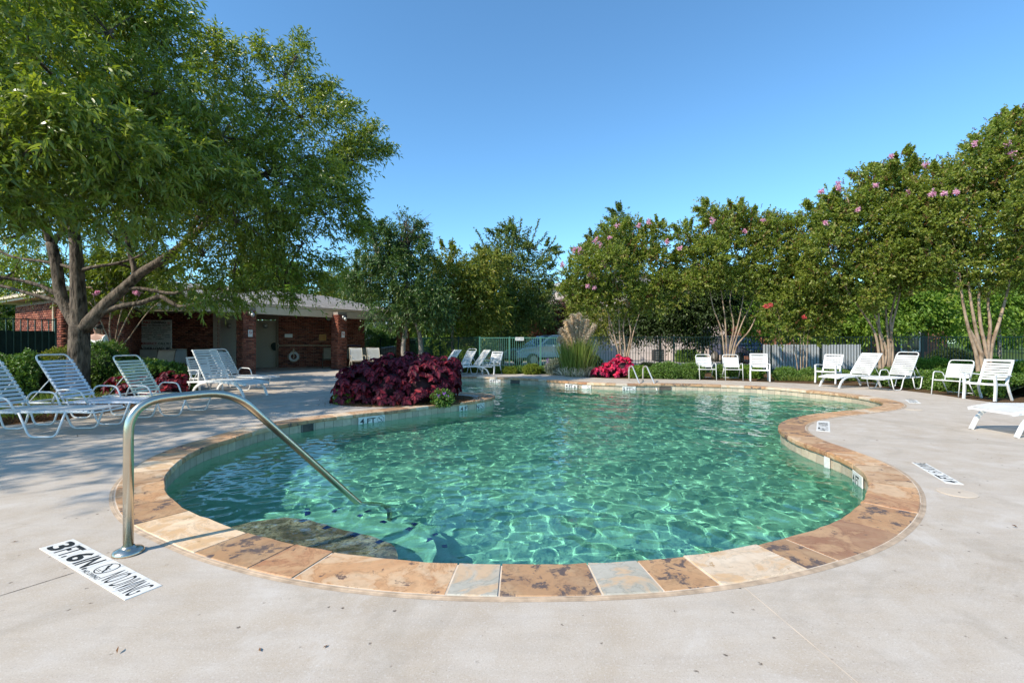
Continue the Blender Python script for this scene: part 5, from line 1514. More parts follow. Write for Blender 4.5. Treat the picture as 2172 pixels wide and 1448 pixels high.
def lounger_flat(strap='white_strap', back_deg=52):
    r = empty('sun_lounger'); W = .31; z = .35; m = M['white']
    mb = MB()
    for s_ in (-1, 1): mb.bar(round_path([(-.60, s_ * W, z - .03), (0, s_ * W, z), (.95, s_ * W, z + .01), (1.28, s_ * W, z - .04)], .2, 4), .03, .045)
    for x in (-.58, 0, 1.26): mb.box((x, 0, z - (.03 if x < 0 else .01 if x < 1 else .035)), (.03, 2 * W, .03))
    mb.build('seat_frame', m, r)
    a = R(180 - back_deg); L_ = .84
    def bp(s): return (math.cos(a) * s, z + .02 + math.sin(a) * s)
    e = bp(L_); s0 = bp(0)
    mb = MB()
    for s_ in (-1, 1): mb.bar([(s0[0], s_ * (W - .02), s0[1]), (e[0], s_ * (W - .02), e[1])], .045, .028)
    mb.box((e[0], 0, e[1]), (.05, 2 * W, .03)); mb.build('back_frame', m, r)
    h_ = bp(.4); mb = MB()
    for s_ in (-1, 1): mb.tube([(h_[0], s_ * (W - .05), h_[1]), (-.50, s_ * (W - .05), z - .03)], .009, 6)
    mb.build('back_prop', m, r)
    for pts_ in ([(.62, z), (.95, z - .03), (1.12, z - .14), (1.24, .0)], [(.05, z), (-.15, z - .05), (-.34, z - .16), (-.45, .0)]):
        for s_ in (-1, 1):
            mb = MB(); mb.bar(smooth_path([(p[0], s_ * (W + .005), p[1]) for p in pts_], 4), .032, .05); mb.build('leg', m, r)
    mb = MB(); mb.tube([(-.40, -W, .10), (-.40, W, .10)], .009, 6); mb.build('stretcher', m, r)
    put_straps(r, strap_me(2 * W + .02, mat=strap, wid=.050), [(.04, z + .03), (.95, z + .038), (1.24, z - .01)], 18)
    put_straps(r, strap_me(2 * W, mat=strap, wid=.050), [bp(.03), bp(L_ * .97)], 11)
    return r
def chair_tube(strap='white_strap'):
    r = empty('strap_chair'); W = .27; z = .40; m = M['white']
    mb = MB(); mb.tube(round_path([(-.24, -W, z - .03), (.27, -W, z), (.27, W, z), (-.24, W, z - .03)], .06, 4), .013, 8, closed=True); mb.build('seat_frame', m, r, True)
    mb = MB(); mb.tube(round_path([(-.20, -W, z - .03), (-.44, -W, .93), (-.44, W, .93), (-.20, W, z - .03)], .09, 5), .014, 8); mb.build('back_frame', m, r, True)
    for s_ in (-1, 1):
        mb = MB(); mb.tube(round_path([(.32, s_ * (W + .03), .0), (.22, s_ * (W + .03), .63), (-.16, s_ * (W + .03), .60), (-.24, s_ * W, .42)], .08, 4), .013, 8); mb.build('front_leg_arm', m, r, True)
        mb = MB(); mb.tube([(-.12, s_ * (W + .015), z + .0), (-.40, s_ * (W + .02), .0)], .013, 8); mb.build('leg', m, r, True)
    mb = MB(); mb.tube([(-.36, -W, .06), (-.36, W, .06)], .010, 6); mb.build('stretcher', m, r, True)
    put_straps(r, strap_me(2 * W, mat=strap, wid=.052), [(.26, z + .015), (-.20, z - .012)][::-1], 7)
    put_straps(r, strap_me(2 * W, mat=strap, wid=.046), [(-.235, z + .06), (-.415, .84)][::-1], 7)
    return r
def chair_flat(strap='white_strap'):
    r = empty('strap_chair'); W = .27; z = .40; m = M['white']
    mb = MB()
    for s_ in (-1, 1): mb.bar([(-.24, s_ * W, z - .03), (.28, s_ * W, z)], .03, .045)
    mb.box((.28, 0, z), (.035, 2 * W, .045)); mb.box((-.24, 0, z - .03), (.03, 2 * W, .04)); mb.build('seat_frame', m, r)
    mb = MB()
    for s_ in (-1, 1): mb.bar([(-.20, s_ * W, z - .03), (-.46, s_ * W, .96)], .05, .028)
    mb.box((-.46, 0, .965), (.035, 2 * W + .05, .05)); mb.build('back_frame', m, r)
    for s_ in (-1, 1):
        mb = MB(); mb.bar(smooth_path([(.30, s_ * (W + .04), .0), (.27, s_ * (W + .04), .35), (.30, s_ * (W + .04), .60)], 3), .045, .055); mb.build('leg', m, r)
        mb = MB(); mb.bar([(-.20, s_ * (W + .02), z), (-.26, s_ * (W + .03), .2), (-.36, s_ * (W + .03), .0)], .04, .04); mb.build('leg', m, r)
        mb = MB(); mb.bar(smooth_path([(.33, s_ * (W + .04), .61), (.10, s_ * (W + .04), .635), (-.30, s_ * (W + .03), .60)], 3), .055, .022); mb.build('armrest', m, r)
    put_straps(r, strap_me(2 * W + .01, mat=strap, wid=.055), [(-.20, z - .005), (.26, z + .027)], 8)
    put_straps(r, strap_me(2 * W + .01, mat=strap, wid=.046), [(-.435, .91), (-.225, z + .08)], 7)
    return r
M['sling'] = simple('tan_sling', (.36, .31, .24), .8, var=.08)
M['sling_grey'] = simple('grey_sling', (.42, .43, .42), .8, var=.08)
M['bronze'] = simple('bronze_frame', (.12, .09, .065), .45, var=.1)
M['champagne'] = simple('champagne_frame', (.42, .38, .30), .4, var=.08)
def sling_chair(sl='sling', fr='bronze'):
    r = empty('sling_chair'); W = .28; z = .41; m = M[fr]
    mb = MB()
    pth = smooth_path([(.26, 0, z + .03), (.05, 0, z - .02), (-.18, 0, z - .01), (-.30, 0, z + .25), (-.42, 0, .95), (-.50, 0, 1.0)], 5)
    for s_ in (-1, 1): mb.tube([Vector((p.x, s_ * W, p.z)) for p in pth], .014, 6)
    mb.tube([(.26, -W, z + .03), (.26, W, z + .03)], .012, 6); mb.tube([(-.50, -W, 1.0), (-.50, W, 1.0)], .012, 6); mb.build('frame', m, r, True)
    vs = []; n_ = len(pth)
    for p in pth:
        for s_, dz in ((-1, 0), (0, -.015), (1, 0)): vs.append((p.x, s_ * (W - .01), p.z + dz))
    mb = MB(); mb.add(vs, [(i * 3 + k, i * 3 + k + 1, (i + 1) * 3 + k + 1, (i + 1) * 3 + k) for i in range(n_ - 1) for k in range(2)]); mb.build('sling', M[sl], r, True)
    for s_ in (-1, 1):
        mb = MB(); mb.tube(round_path([(.30, s_ * (W + .03), 0), (.24, s_ * (W + .03), .64), (-.25, s_ * (W + .03), .66), (-.34, s_ * W, .5)], .1, 4), .014, 6); mb.build('front_leg_arm', m, r, True)
        mb = MB(); mb.tube([(-.15, s_ * (W + .02), z), (-.36, s_ * (W + .03), 0)], .014, 6); mb.build('leg', m, r, True)
    return r
protos = {}
used = set()
def place(kind, x, y, rz, label, cat, group, maker, key=None, s=1.0):
    key = key or kind
    if key not in protos:
        protos[key] = maker(); snapshot(protos[key]); o = protos[key]
    else:
        o = copy_tree(protos[key])
    o.location = (x, y, 0.002); o.rotation_euler = (0, 0, R(rz)); o.scale = (s, s, s)
    tag(o, label, cat, group)
    return o
GL = 'white strap loungers round the pool'; GC = 'white strap chairs round the pool'; GS = 'tan sling chairs under the porch'
lt = lambda: lounger_tube(); lf_ = lambda: lounger_flat(); ct = lambda: chair_tube(); cf = lambda: chair_flat()
place('lt', -7.05, 6.62, 3, 'nearest left lounger, its backrest cut off by the frame', 'sun lounger', GL, lt)
place('lt', -6.98, 7.62, 2, 'white tube lounger second from the left edge, in front of the tree trunk', 'sun lounger', GL, lambda: lounger_tube('blue_strap'), key='ltb')
place('lt', -6.60, 8.55, -4, 'cream-strapped lounger just right of the big tree trunk', 'sun lounger', GL, lambda: lounger_tube('cream_strap'), key='ltc', s=.96)
place('lf', -7.15, 11.45, -20, 'flat-framed lounger with upright backrest in front of the dark hedge', 'sun lounger', GL, lambda: lounger_flat('white_strap', 58), key='lf58')
place('lt', -7.75, 13.0, -14, 'white lounger furthest back in the left group, nearest the brick column', 'sun lounger', GL, lt)
place('cf', -8.0, 12.3, -30, 'white armchair between the two loungers of the left group', 'armchair', GC, cf, s=.90)
# far centre
place('lf', at(948, 18.9).x, 19.0, 215, 'leftmost of the four white seats beyond the coleus', 'sun lounger', GL, lf_, s=.92)
place('lt', at(985, 18.6).x, 18.7, 225, 'round-topped lounger second of the row beyond the coleus', 'sun lounger', GL, lt, s=.92)
place('lf', at(1010, 18.5).x, 18.6, 208, 'white lounger third of the row beyond the coleus', 'sun lounger', GL, lf_, s=.92)
place('cf', at(1043, 18.7).x, 18.9, 238, 'white armchair at the right end of the row beyond the coleus', 'armchair', GC, cf, s=.90)
# right bank
place('ct', at(1505, 15.8).x, 16.1, 262, 'round-topped chair beside the clipped shrubs', 'armchair', GC, ct, s=.90)
place('ct', at(1558, 15.8).x, 15.95, 256, 'round-topped chair in the middle of the three by the tree', 'armchair', GC, ct, s=.90)
place('cf', at(1614, 15.5).x, 15.6, 246, 'square-topped chair with wide arms, right of the two round-topped ones', 'armchair', GC, cf, s=.90)
place('cf', at(1758, 14.8).x, 14.8, 216, 'square-topped armchair behind the flat lounger', 'armchair', GC, cf, s=.90)
place('lf', at(1818, 13.7).x, 13.6, 196, 'white flat-framed lounger below the forked crape myrtle', 'sun lounger', GL, lf_, s=.92)
place('lt', at(1908, 13.0).x, 13.0, 203, 'round-topped tube lounger right of the flat-framed one', 'sun lounger', GL, lt, s=.92)
place('ct', at(2036, 11.2).x, 11.4, 200, 'round-topped chair partly hidden by the armchair at the right edge', 'armchair', GC, ct, s=.90)
place('cf', at(2108, 10.4).x, 10.55, 197, 'square-topped armchair nearest the right edge with curved legs', 'armchair', GC, cf, s=.90)
place('lf', 8.05, 6.68, 180, 'lounger at the right edge, only its foot end in view', 'sun lounger', GL, lf_)
# porch seats
sc_ = lambda: sling_chair(); sg_ = lambda: sling_chair('sling_grey', 'champagne')
place('s', at(312, 18.0).x, 18.0, -60, 'sling chair left of the round table under the rules sign', 'patio chair', GS, sc_)
place('s', at(342, 17.2).x, 17.2, 150, 'sling chair seen from behind, right of the round table', 'patio chair', GS, sc_)
place('s2', at(380, 18.6).x, 18.6, -50, 'pale high-backed sling chair behind the flat lounger', 'patio chair', GS, sg_, key='s2')
place('s', at(412, 19.5).x, 19.6, -80, 'sling chair against the brick wall left of the siding', 'patio chair', GS, sc_)
place('s', at(440, 19.7).x, 19.8, -80, 'sling chair against the brick wall next to the siding', 'patio chair', GS, sc_)
place('s2', at(473, 18.4).x, 18.4, -25, 'pale sling chair in front of the white siding', 'patio chair', GS, sg_, key='s2')
place('s', at(690, 22.8).x, 23.3, -70, 'sling chair just left of the middle brick column', 'patio chair', GS, sc_)
place('s', at(731, 23.4).x, 23.9, -100, 'sling chair just right of the middle brick column', 'patio chair', GS, sc_)
place('s2', at(757, 21.5).x, 21.6, -60, 'pale sling chair behind the left end of the coleus', 'patio chair', GS, sg_, key='s2')
place('s', at(775, 23.5).x, 23.5, -90, 'sling chair between two pale ones behind the coleus', 'patio chair', GS, sc_)
place('s2', at(793, 21.5).x, 21.7, -60, 'pale sling chair right of the other behind the coleus', 'patio chair', GS, sg_, key='s2')
tb = tag(empty('patio_table', at(322, 17.4)), 'small round patio table with pale top among the sling chairs', 'table')
mb = MB(); mb.lathe((0, 0, .68), [(.45, 0), (.46, .015), (.45, .03), (.02, .032)], 24); mb.build('table_top', M['champagne'], tb)
for k in range(4):
    a = k * math.pi / 2 + .4; mb = MB(); mb.tube([(math.cos(a) * .1, math.sin(a) * .1, .68), (math.cos(a) * .12, math.sin(a) * .12, .3), (math.cos(a) * .32, math.sin(a) * .32, 0)], .014, 6); mb.build('leg', M['bronze'], tb, True)

# ------------------------------------------------------------------ coleus bed on the peninsula
def m_coleus(name, c0, c1, c2, hue=.0):
    t = NT(name); a = t.n('Attribute', attribute_name='edge'); oi = t.n('ObjectInfo'); an = t.n('Attribute', attribute_name='rnd')
    c = t.ramp(a.outputs['Fac'], [(0, c0), (.45, c1), (.8, c2), (.93, [x * .55 for x in c2]), (1, [min(1, x * 1.6 + .01) for x in c1])])
    v_ = t.math('ADD', oi.outputs['Random'], an.outputs['Fac'])
    v_ = t.math('FRACT', v_)
    c = t.mix(1.0, c, t.ramp(v_, [(0, (.35, .3, .5)), (.5, (.85, .8, 1.0)), (.9, (1.3, 1.15, 1.0)), (1, (2.1, 1.7, 1.2))]), 'MULTIPLY')
    b = t.n('BsdfPrincipled'); t.l(c, b.inputs['Base Color']); b.inputs['Roughness'].default_value = .55; b.inputs['Specular IOR Level'].default_value = .35
    t.l(t.bump(t.noise(t.coord('Object'), 60, 3), .5, .004), b.inputs['Normal'])
    tr = t.n('BsdfTranslucent'); t.l(t.mix(1.0, c, (1.6, .8, .9), 'MULTIPLY'), tr.inputs['Color'])
    mx = t.n('MixShader'); mx.inputs[0].default_value = .3; t.l(b.outputs[0], mx.inputs[1]); t.l(tr.outputs[0], mx.inputs[2]); t.l(mx.outputs[0], t.out.inputs['Surface'])
    return t.m
M['coleus'] = m_coleus('coleus_leaf', (.34, .03, .045), (.20, .018, .035), (.085, .010, .022))
M['coleus_red'] = m_coleus('coleus_red_leaf', (.66, .03, .11), (.56, .02, .09), (.46, .015, .075))
# leaf template: x along the leaf, y across, z up; 'edge' 0 at the midrib, 1 at the margin
LT = []; LE = []
rows_ = [(0, .0), (.12, .55), (.32, .95), (.55, .85), (.78, .48), (1.0, 0)]
LF = []
idx = []
for x, w in rows_:
    ids = []
    if w == 0:
        LT.append((x, 0, -.12 * x * x)); LE.append(.0 if x == 0 else .9); ids = [len(LT) - 1]
    else:
        for yy in (-1, -.5, 0, .5, 1):
            LT.append((x, yy * w * .34, .10 * abs(yy) - .16 * x * x)); LE.append(abs(yy)); ids.append(len(LT) - 1)
    idx.append(ids)
for r_ in range(len(idx) - 1):
    A_, B_ = idx[r_], idx[r_ + 1]
    if len(A_) == 1:
        for k in range(4): LF.append((A_[0], B_[k], B_[k + 1]))
    elif len(B_) == 1:
        for k in range(4): LF.append((A_[k], B_[0], A_[k + 1]))
    else:
        for k in range(4): LF.append((A_[k], B_[k], B_[k + 1])); LF.append((A_[k], B_[k + 1], A_[k + 1]))
LT = np.array(LT); LE = np.array(LE); LF = np.array(LF)
def coleus_plant(name, label, cat, base, lobes, mat, n_whorl, leafL, seed, n_parts, group=None):
    rs = np.random.RandomState(seed); root = tag(empty(name, base), label, cat, group)
    me = bpy.data.meshes.new('leaf'); me.from_pydata([tuple(v) for v in LT], [], [tuple(f) for f in LF]); me.materials.append(M[mat])
    at_ = me.attributes.new('edge', 'FLOAT', 'POINT'); at_.data.foreach_set('value', LE.astype(np.float32)); me.polygons.foreach_set('use_smooth', [True] * len(LF))
    p, u = blobs(rs, lobes, n_whorl, .74, 1.0, .12); k = p[:, 2] > .05; p = p[k]; u = u[k]
    mats = []; 
    for c, d in zip(p, u):
        ax = unit(d + np.array([0, 0, .75]) + rs.normal(size=3) * .15); s0 = unit(np.cross(ax, [.3, .2, .9])); s1 = np.cross(ax, s0); ph = rs.uniform(0, 6.28)
        for tier, (nl, sc, dr) in enumerate(((4, 1.0, .25), (4, .72, -.1), (2, .4, -.7))):
            for q in range(nl):
                a = ph + q * 2 * math.pi / nl + tier * .78
                out_ = s0 * math.cos(a) + s1 * math.sin(a)
                x_ = unit(out_ - ax * dr + np.array([0, 0, -.25])); z_ = unit(ax - x_ * np.dot(ax, x_)); y_ = np.cross(z_, x_)
                L_ = leafL * sc * rs.uniform(.75, 1.2); M4 = np.eye(4); M4[:3, 0] = x_ * L_; M4[:3, 1] = y_ * L_; M4[:3, 2] = z_ * L_; M4[:3, 3] = c + out_ * .012 - ax * .02 * tier
                mats.append((M4, c, L_))
    # nearest, largest leaves are separate parts
    cost = np.array([np.linalg.norm(m_[1] - np.array([0, 0, CAMH])) - m_[2] * 4 for m_ in mats]); order = np.argsort(cost)
    for i in order[:n_parts]:
        o = link_mesh('leaf', me, root); o.matrix_parent_inverse = Matrix.Identity(4)
        M4 = mats[i][0].copy(); M4[:3, 3] -= np.array(base); o.matrix_local = Matrix(M4.tolist())
    rest = order[n_parts:]
    V = []; F = []; E = []; A = []
    for j, i in enumerate(rest):
        M4 = mats[i][0]; V.append(LT @ M4[:3, :3].T + M4[:3, 3] - np.array(base)); F.append(LF + j * len(LT)); E.append(LE); A.append(np.full(len(LF), rs.uniform()))
    o = raw_mesh('foliage', np.concatenate(V), np.concatenate(F), M[mat], True, {'rnd': np.concatenate(A)}, root)
    at_ = o.data.attributes.new('edge', 'FLOAT', 'POINT'); at_.data.foreach_set('value', np.concatenate(E).astype(np.float32)); o['kind'] = 'stuff'
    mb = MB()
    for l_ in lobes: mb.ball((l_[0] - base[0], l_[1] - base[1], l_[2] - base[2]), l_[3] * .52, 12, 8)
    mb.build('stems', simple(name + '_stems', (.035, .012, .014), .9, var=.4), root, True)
    return root
cl = [(-2.95, 10.2, .30, .62), (-2.35, 10.0, .30, .62), (-1.75, 10.0, .28, .58), (-1.45, 10.35, .42, .55), (-2.6, 10.7, .40, .70), (-1.95, 10.8, .38, .68), (-3.2, 10.5, .30, .50), (-1.28, 10.7, .60, .42), (-1.0, 10.35, .22, .36), (-2.3, 11.4, .40, .62), (-3.25, 10.0, .22, .38)]
coleus_plant('coleus', 'wide mound of dark burgundy coleus on the pool peninsula', 'plant', (-2.2, 10.3, 0), [(a - .22, b, c, d) for a, b, c, d in cl if a != -1.0], 'coleus', 1250, .145, 5, 298)
coleus_plant('coleus', 'bright crimson coleus at the foot of the pink crape myrtle', 'plant', tuple(at(1298, 17.3)), [(at(1275, 17.2).x, 17.2, .14, .32), (at(1300, 17.3).x, 17.3, .22, .40), (at(1322, 17.3).x, 17.3, .32, .42), (at(1318, 17.7).x, 17.7, .45, .38), (at(1290, 17.6).x, 17.6, .3, .3)], 'coleus_red', 230, .13, 6, 150)
coleus_plant('coleus', 'dark red coleus in the shaded left bed below the hedge', 'plant', (-8.6, 11.2, 0), [(-8.6, 10.9, .12, .42), (-8.1, 10.9, .10, .38), (-9.1, 11.0, .12, .38), (-8.3, 11.5, .2, .4)], 'coleus', 150, .13, 7, 60)
# peninsula soil
pen = [Vector((p.x, p.y, 0)) for p in smooth_path([(-3.75, 10.0, 0), (-3.4, 9.55, 0), (-2.6, 9.35, 0), (-1.7, 9.55, 0), (-1.1, 9.95, 0), (-.88, 10.5, 0), (-.95, 11.0, 0), (-1.6, 11.5, 0), (-2.8, 12.1, 0), (-3.8, 11.6, 0), (-4.0, 10.8, 0)], 5, closed=True)]
mb = MB(); mb.prism([(p.x, p.y) for p in pen], -.02, .018); tag(mb.build('soil_bed', M['mulch']), kind='structure')
def chips(name, centers, n_, seed, z=.02, sz=.035, label=None, par=None):
    rs = np.random.RandomState(seed); c = np.array(centers)[rs.randint(0, len(centers), n_)]
    base_ = c + np.stack([rs.normal(size=n_) * .25, rs.normal(size=n_) * .2, np.full(n_, z) + rs.uniform(0, .02, n_)], 1)
    V, F, A = leaf_geo(rs, base_, unit(rs.normal(size=(n_, 3)) * [1, 1, .25]), 1, .0, sz, sz * .4, 0, .8, 0, 0)
    o = raw_mesh(name, V, F, M['leaf_brown'], False, {'rnd': A}); o['kind'] = 'stuff'; return o
chips('mulch_chips', [(-3.4 + .3 * i, 9.75 - .03 * i + .012 * i * i, 0) for i in range(8)] + [(-1.1, 10.2, 0), (-1.05, 10.7, 0)], 1500, 2)
chips('mulch_chips', [(-9.2 + .35 * i, 6.9 + .28 * i, 0) for i in range(5)] + [(-9.5, 7.6, 0), (-8.6, 8.8, 0), (-8.2, 9.6, 0), (-10.5, 6.6, 0)], 3500, 3, 0.0, .05)

# ------------------------------------------------------------------ shrubs, hedges, grasses
def shrub(name, label, cat, group, c, rx, ry, rz, mat, n_, seed, L=.045, W=.026, tw=.10, nl=8, box=False, core=True, zc=None, spread=.8, twist=.0, flowers=None):
    rs = np.random.RandomState(seed); root = tag(empty(name, c), label, cat, group)
    zc = rz if zc is None else zc
    u = unit(rs.normal(size=(n_, 3)))
    if box:
        q = u / np.max(np.abs(u), axis=1, keepdims=True); u2 = unit(q); q = q * .55 + u * .45 * 1.1; p = q
    else: p = u.copy()
    lump = 1 + .05 * np.sin(u[:, 0] * 7 + seed) + .05 * np.sin(u[:, 1] * 8) + .05 * np.sin(u[:, 2] * 9)
    p = p * lump[:, None] * rs.uniform(.84, 1.0, (n_, 1)) * np.array([rx, ry, rz]); p[:, 2] += zc
    k = p[:, 2] > 0.0; p = p[k]; u = u[k]
    V, F, A = leaf_geo(rs, p, unit(u + rs.normal(size=u.shape) * .3), nl, tw, L, W, 0, spread, 0, .05)
    raw_mesh('foliage', V, F, M[mat], False, {'rnd': A}, root)
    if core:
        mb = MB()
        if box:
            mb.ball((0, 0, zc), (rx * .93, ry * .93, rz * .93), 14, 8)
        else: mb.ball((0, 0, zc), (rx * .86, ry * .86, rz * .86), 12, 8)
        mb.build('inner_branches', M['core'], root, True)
    if flowers:
        fm, pts_, fr = flowers
        C_ = np.concatenate([np.array(q)[None] + rs.normal(size=(14, 3)) * fr for q in pts_])
        V, F, A = leaf_geo(rs, C_, unit(rs.normal(size=C_.shape)), 3, .02, .03, .025, 0, 1, 0, 0); raw_mesh('flowers', V, F, M[fm], False, {'rnd': A}, root)
    return root
GB = 'clipped round shrubs along the far deck edge'
def px_shrub(px, Y, rw, top_py, label, mat='leaf_box', n_=1500, seed=0, group=GB, **kw):
    h = CAMH - (top_py - 724) * Y / 1000; c = at(px, Y); r_ = rw * Y / 1000
    return shrub('round_shrub', label, 'shrub', group, c, r_, r_ * .85, h / 2 * .90, mat, n_, seed, **kw)
px_shrub(1415, 16.6, 31, 769, 'widest clipped shrub right of the ladder', seed=1, n_=1900)
px_shrub(1464, 16.5, 26, 771, 'clipped shrub touching the widest one, left of the first chair', seed=2, n_=1500)
px_shrub(1358, 17.0, 22, 779, 'low leafy shrub behind the ladder rails', seed=3, mat='leaf_bright', L=.06, W=.04)
px_shrub(1540, 16.9, 26, 775, 'shrub showing between the legs of the round-topped chairs', seed=4, mat='leaf_box')
px_shrub(1590, 16.9, 24, 778, 'shrub between the middle chair and the square-topped chair', seed=5, mat='leaf_bright', L=.06, W=.04)
px_shrub(1667, 15.9, 22, 781, 'small round clipped shrub right of the three chairs', seed=6, n_=1300)
px_shrub(1724, 16.3, 24, 782, 'shrub behind the thin coral-flowered stems', seed=7, n_=1200)
px_shrub(1775, 16.0, 26, 786, 'shrub behind the armchair and flat lounger', seed=8)
px_shrub(1835, 15.6, 26, 784, 'shrub at the foot of the forked crape myrtle', seed=9)
px_shrub(1375, 19.0, 0.001 + 20, 771, 'dark low shrub behind the red coleus by the fence', seed=10, mat='leaf_dark', group=None)
px_shrub(1081, 18.9, 13, 781, 'low yellow-green shrub left of the lime shrub by the pale fence', seed=11, mat='leaf_lime', n_=500, group=None, L=.06, W=.03)
px_shrub(1128, 18.7, 15, 774, 'lime and orange tinted shrub in front of the pale fence', seed=12, mat='leaf_lime', n_=700, group=None, L=.06, W=.03)
px_shrub(1178, 18.4, 18, 762, 'silvery shrub with lilac flowers left of the pampas grass', seed=13, mat='leaf_silver', n_=1000, group=None, L=.05, W=.03, flowers=('petal_purple', [(-.30, -.1, .5), (-.32, -.05, .35), (-.3, -.1, .62)], .03))
px_shrub(1050, 19.3, 20, 778, 'green shrub at the pale fence behind the armchair', seed=14, mat='leaf_box', n_=900, group=None)
px_shrub(1100, 19.4, 26, 779, 'low dark green hedge plant under the pale fence sign', seed=15, mat='leaf_box', n_=1000, group=None)
px_shrub(1155, 19.2, 22, 779, 'low green shrub behind the silvery one', seed=16, mat='leaf_box', n_=900, group=None)
px_shrub(985, 19.9, 30, 770, 'orange tinged shrub behind the far loungers', seed=17, mat='leaf_yellow', n_=900, group=None, L=.07, W=.03)
# ground cover strip on the right
def hedge_strip(label, pts_, w, h, mat, n_, seed, name='low_hedge', L=.06, W=.036):
    rs = np.random.RandomState(seed); sp = smooth_path(pts_, 6); root = tag(empty(name, sp[0]), label, 'hedge')
    i = rs.uniform(0, len(sp) - 1.001, n_); a = np.array([tuple(p) for p in sp]); k = i.astype(int); c = a[k] + (a[k + 1] - a[k]) * (i - k)[:, None]
    tv = unit(a[k + 1] - a[k]); nv = np.stack([tv[:, 1], -tv[:, 0], tv[:, 2] * 0], 1)
    th = rs.uniform(0, math.pi, n_); lump = 1 + .12 * np.sin(i * .9) + .1 * np.sin(i * 2.3 + 1)
    o_ = nv * (np.cos(th) * w / 2 * rs.uniform(.85, 1.05, n_))[:, None]; zz = np.sin(th) ** .6 * h * lump * rs.uniform(.8, 1.05, n_)
    p = c + o_; p[:, 2] = zz
    d = unit(nv * np.cos(th)[:, None] + np.array([0, 0, 1]) * np.sin(th)[:, None] + rs.normal(size=p.shape) * .35)
    V, F, A = leaf_geo(rs, p - np.array(sp[0]), d, 7, .10, L, W, 0, .8, 0, .05)
    raw_mesh('foliage', V, F, M[mat], False, {'rnd': A}, root)
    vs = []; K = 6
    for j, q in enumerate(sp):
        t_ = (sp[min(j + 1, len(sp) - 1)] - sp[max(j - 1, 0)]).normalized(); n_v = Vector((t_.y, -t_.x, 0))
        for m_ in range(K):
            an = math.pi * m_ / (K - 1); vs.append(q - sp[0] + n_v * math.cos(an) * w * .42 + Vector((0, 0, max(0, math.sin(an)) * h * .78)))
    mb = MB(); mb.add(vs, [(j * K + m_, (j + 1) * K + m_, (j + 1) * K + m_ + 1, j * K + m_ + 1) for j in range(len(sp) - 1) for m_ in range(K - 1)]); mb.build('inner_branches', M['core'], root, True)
    return root
hedge_strip('low glossy hedge along the right deck edge behind the chairs', [at(1880, 14.4), at(1960, 13.6), at(2040, 12.7), at(2110, 11.7), at(2190, 10.9)], 1.5, .36, 'leaf_box', 9000, 71)
hedge_strip('low clipped hedge on the far side of the right fence', [at(1930, 17.6), at(2060, 16.8), at(2190, 15.6)], .8, .55, 'leaf_bright', 4000, 72)
hedge_strip('long clipped hedge with sunlit top left of the loungers under the rules sign', [Vector((-11.9, 13.6, 0)), Vector((-10.8, 13.4, 0)), Vector((-9.7, 12.7, 0)), Vector((-8.9, 11.9, 0))], 1.5, .62, 'leaf_box', 6500, 73, 'clipped_hedge')
shrub('leafy_shrub', 'dark leafy shrub between the big trunk and the sling chairs', 'shrub', None, at(218, 12.6), .62, .6, .62, 'leaf_box', 2200, 74, zc=.62)
shrub('leafy_shrub', 'shrub just left of the big tree trunk by the screened fence', 'shrub', None, at(135, 13.0), .55, .5, .6, 'leaf_yellow', 1500, 75, zc=.5)
hedge_strip('dark hedge behind the first two left loungers', [Vector((-15.5, 8.6, 0)), Vector((-13.5, 9.8, 0)), Vector((-12.2, 10.6, 0)), Vector((-11.2, 11.3, 0))], 1.5, .82, 'leaf_box', 8000, 76, 'shaded_hedge')
hedge_strip('tall dark hedge seen under the porch roof beside the last column', [Vector((-9.3, 30.5, 0)), Vector((-7.3, 30.2, 0)), Vector((-5.2, 29.4, 0))], 1.8, 2.0, 'leaf_box', 5000, 77, 'tall_hedge', .09, .05)
hedge_strip('hedge beyond the dark fence behind the two slim trunks', [at(870, 28), at(940, 27), at(1010, 26)], 1.2, .9, 'leaf_bright', 3000, 78, 'far_hedge', .09, .05)
px_shrub(1457, 30.0, 20, 742.5, 'rectangular clipped bush on the driveway by the garage', seed=18, mat='leaf_box', n_=1200, group=None, L=.09, W=.05, box=True)
px_shrub(1260, 24.0, 14, 755, 'small round bush by the garage wall left of the trunks', seed=19, mat='leaf_dark', n_=700, group=None, L=.07, W=.04)
px_shrub(2015, 21.5, 38, 738, 'large dark round bush behind the fence at the right', seed=20, mat='leaf_dark', n_=2200, group=None, L=.07, W=.04)
px_shrub(1487, 29, 9, 752, 'small yellow-green bush right of the rectangular one', seed=21, mat='leaf_bright', n_=500, group=None, L=.09, W=.05)
# low plants under the left loungers and at the peninsula edge
def tuft(name, label, c, rx, ry, h, mat, n_, seed, W=.012, cat='plant', group=None, lean=.5):
    rs = np.random.RandomState(seed); root = tag(empty(name, c), label, cat, group)
    p = np.stack([rs.normal(size=n_) * rx * .5, rs.normal(size=n_) * ry * .5, np.zeros(n_)], 1)
    d = unit(np.stack([p[:, 0] / rx * lean + rs.normal(size=n_) * .18, p[:, 1] / ry * lean + rs.normal(size=n_) * .18, np.ones(n_)], 1))
    V, F, A = leaf_geo(rs, p, d, 1, .0, h, W, 0, .10, 0, .22 * 1.0, hi=True)
    raw_mesh('blades', V, F, M[mat], False, {'rnd': A}, root)['kind'] = 'stuff'; return root
tuft('grass_clump', 'thin grassy clump under the second left lounger', Vector((-8.9, 8.2, 0)), .7, .4, .25, 'blade', 700, 81)
tuft('grass_clump', 'grassy clump at the edge of the left bed behind the nearest lounger', Vector((-9.6, 7.6, 0)), .8, .35, .22, 'blade', 700, 82)
tuft('grass_clump', 'strappy green clump at the foot of the big trunk', Vector((-9.4, 9.9, 0)), .7, .4, .3, 'blade', 600, 83)
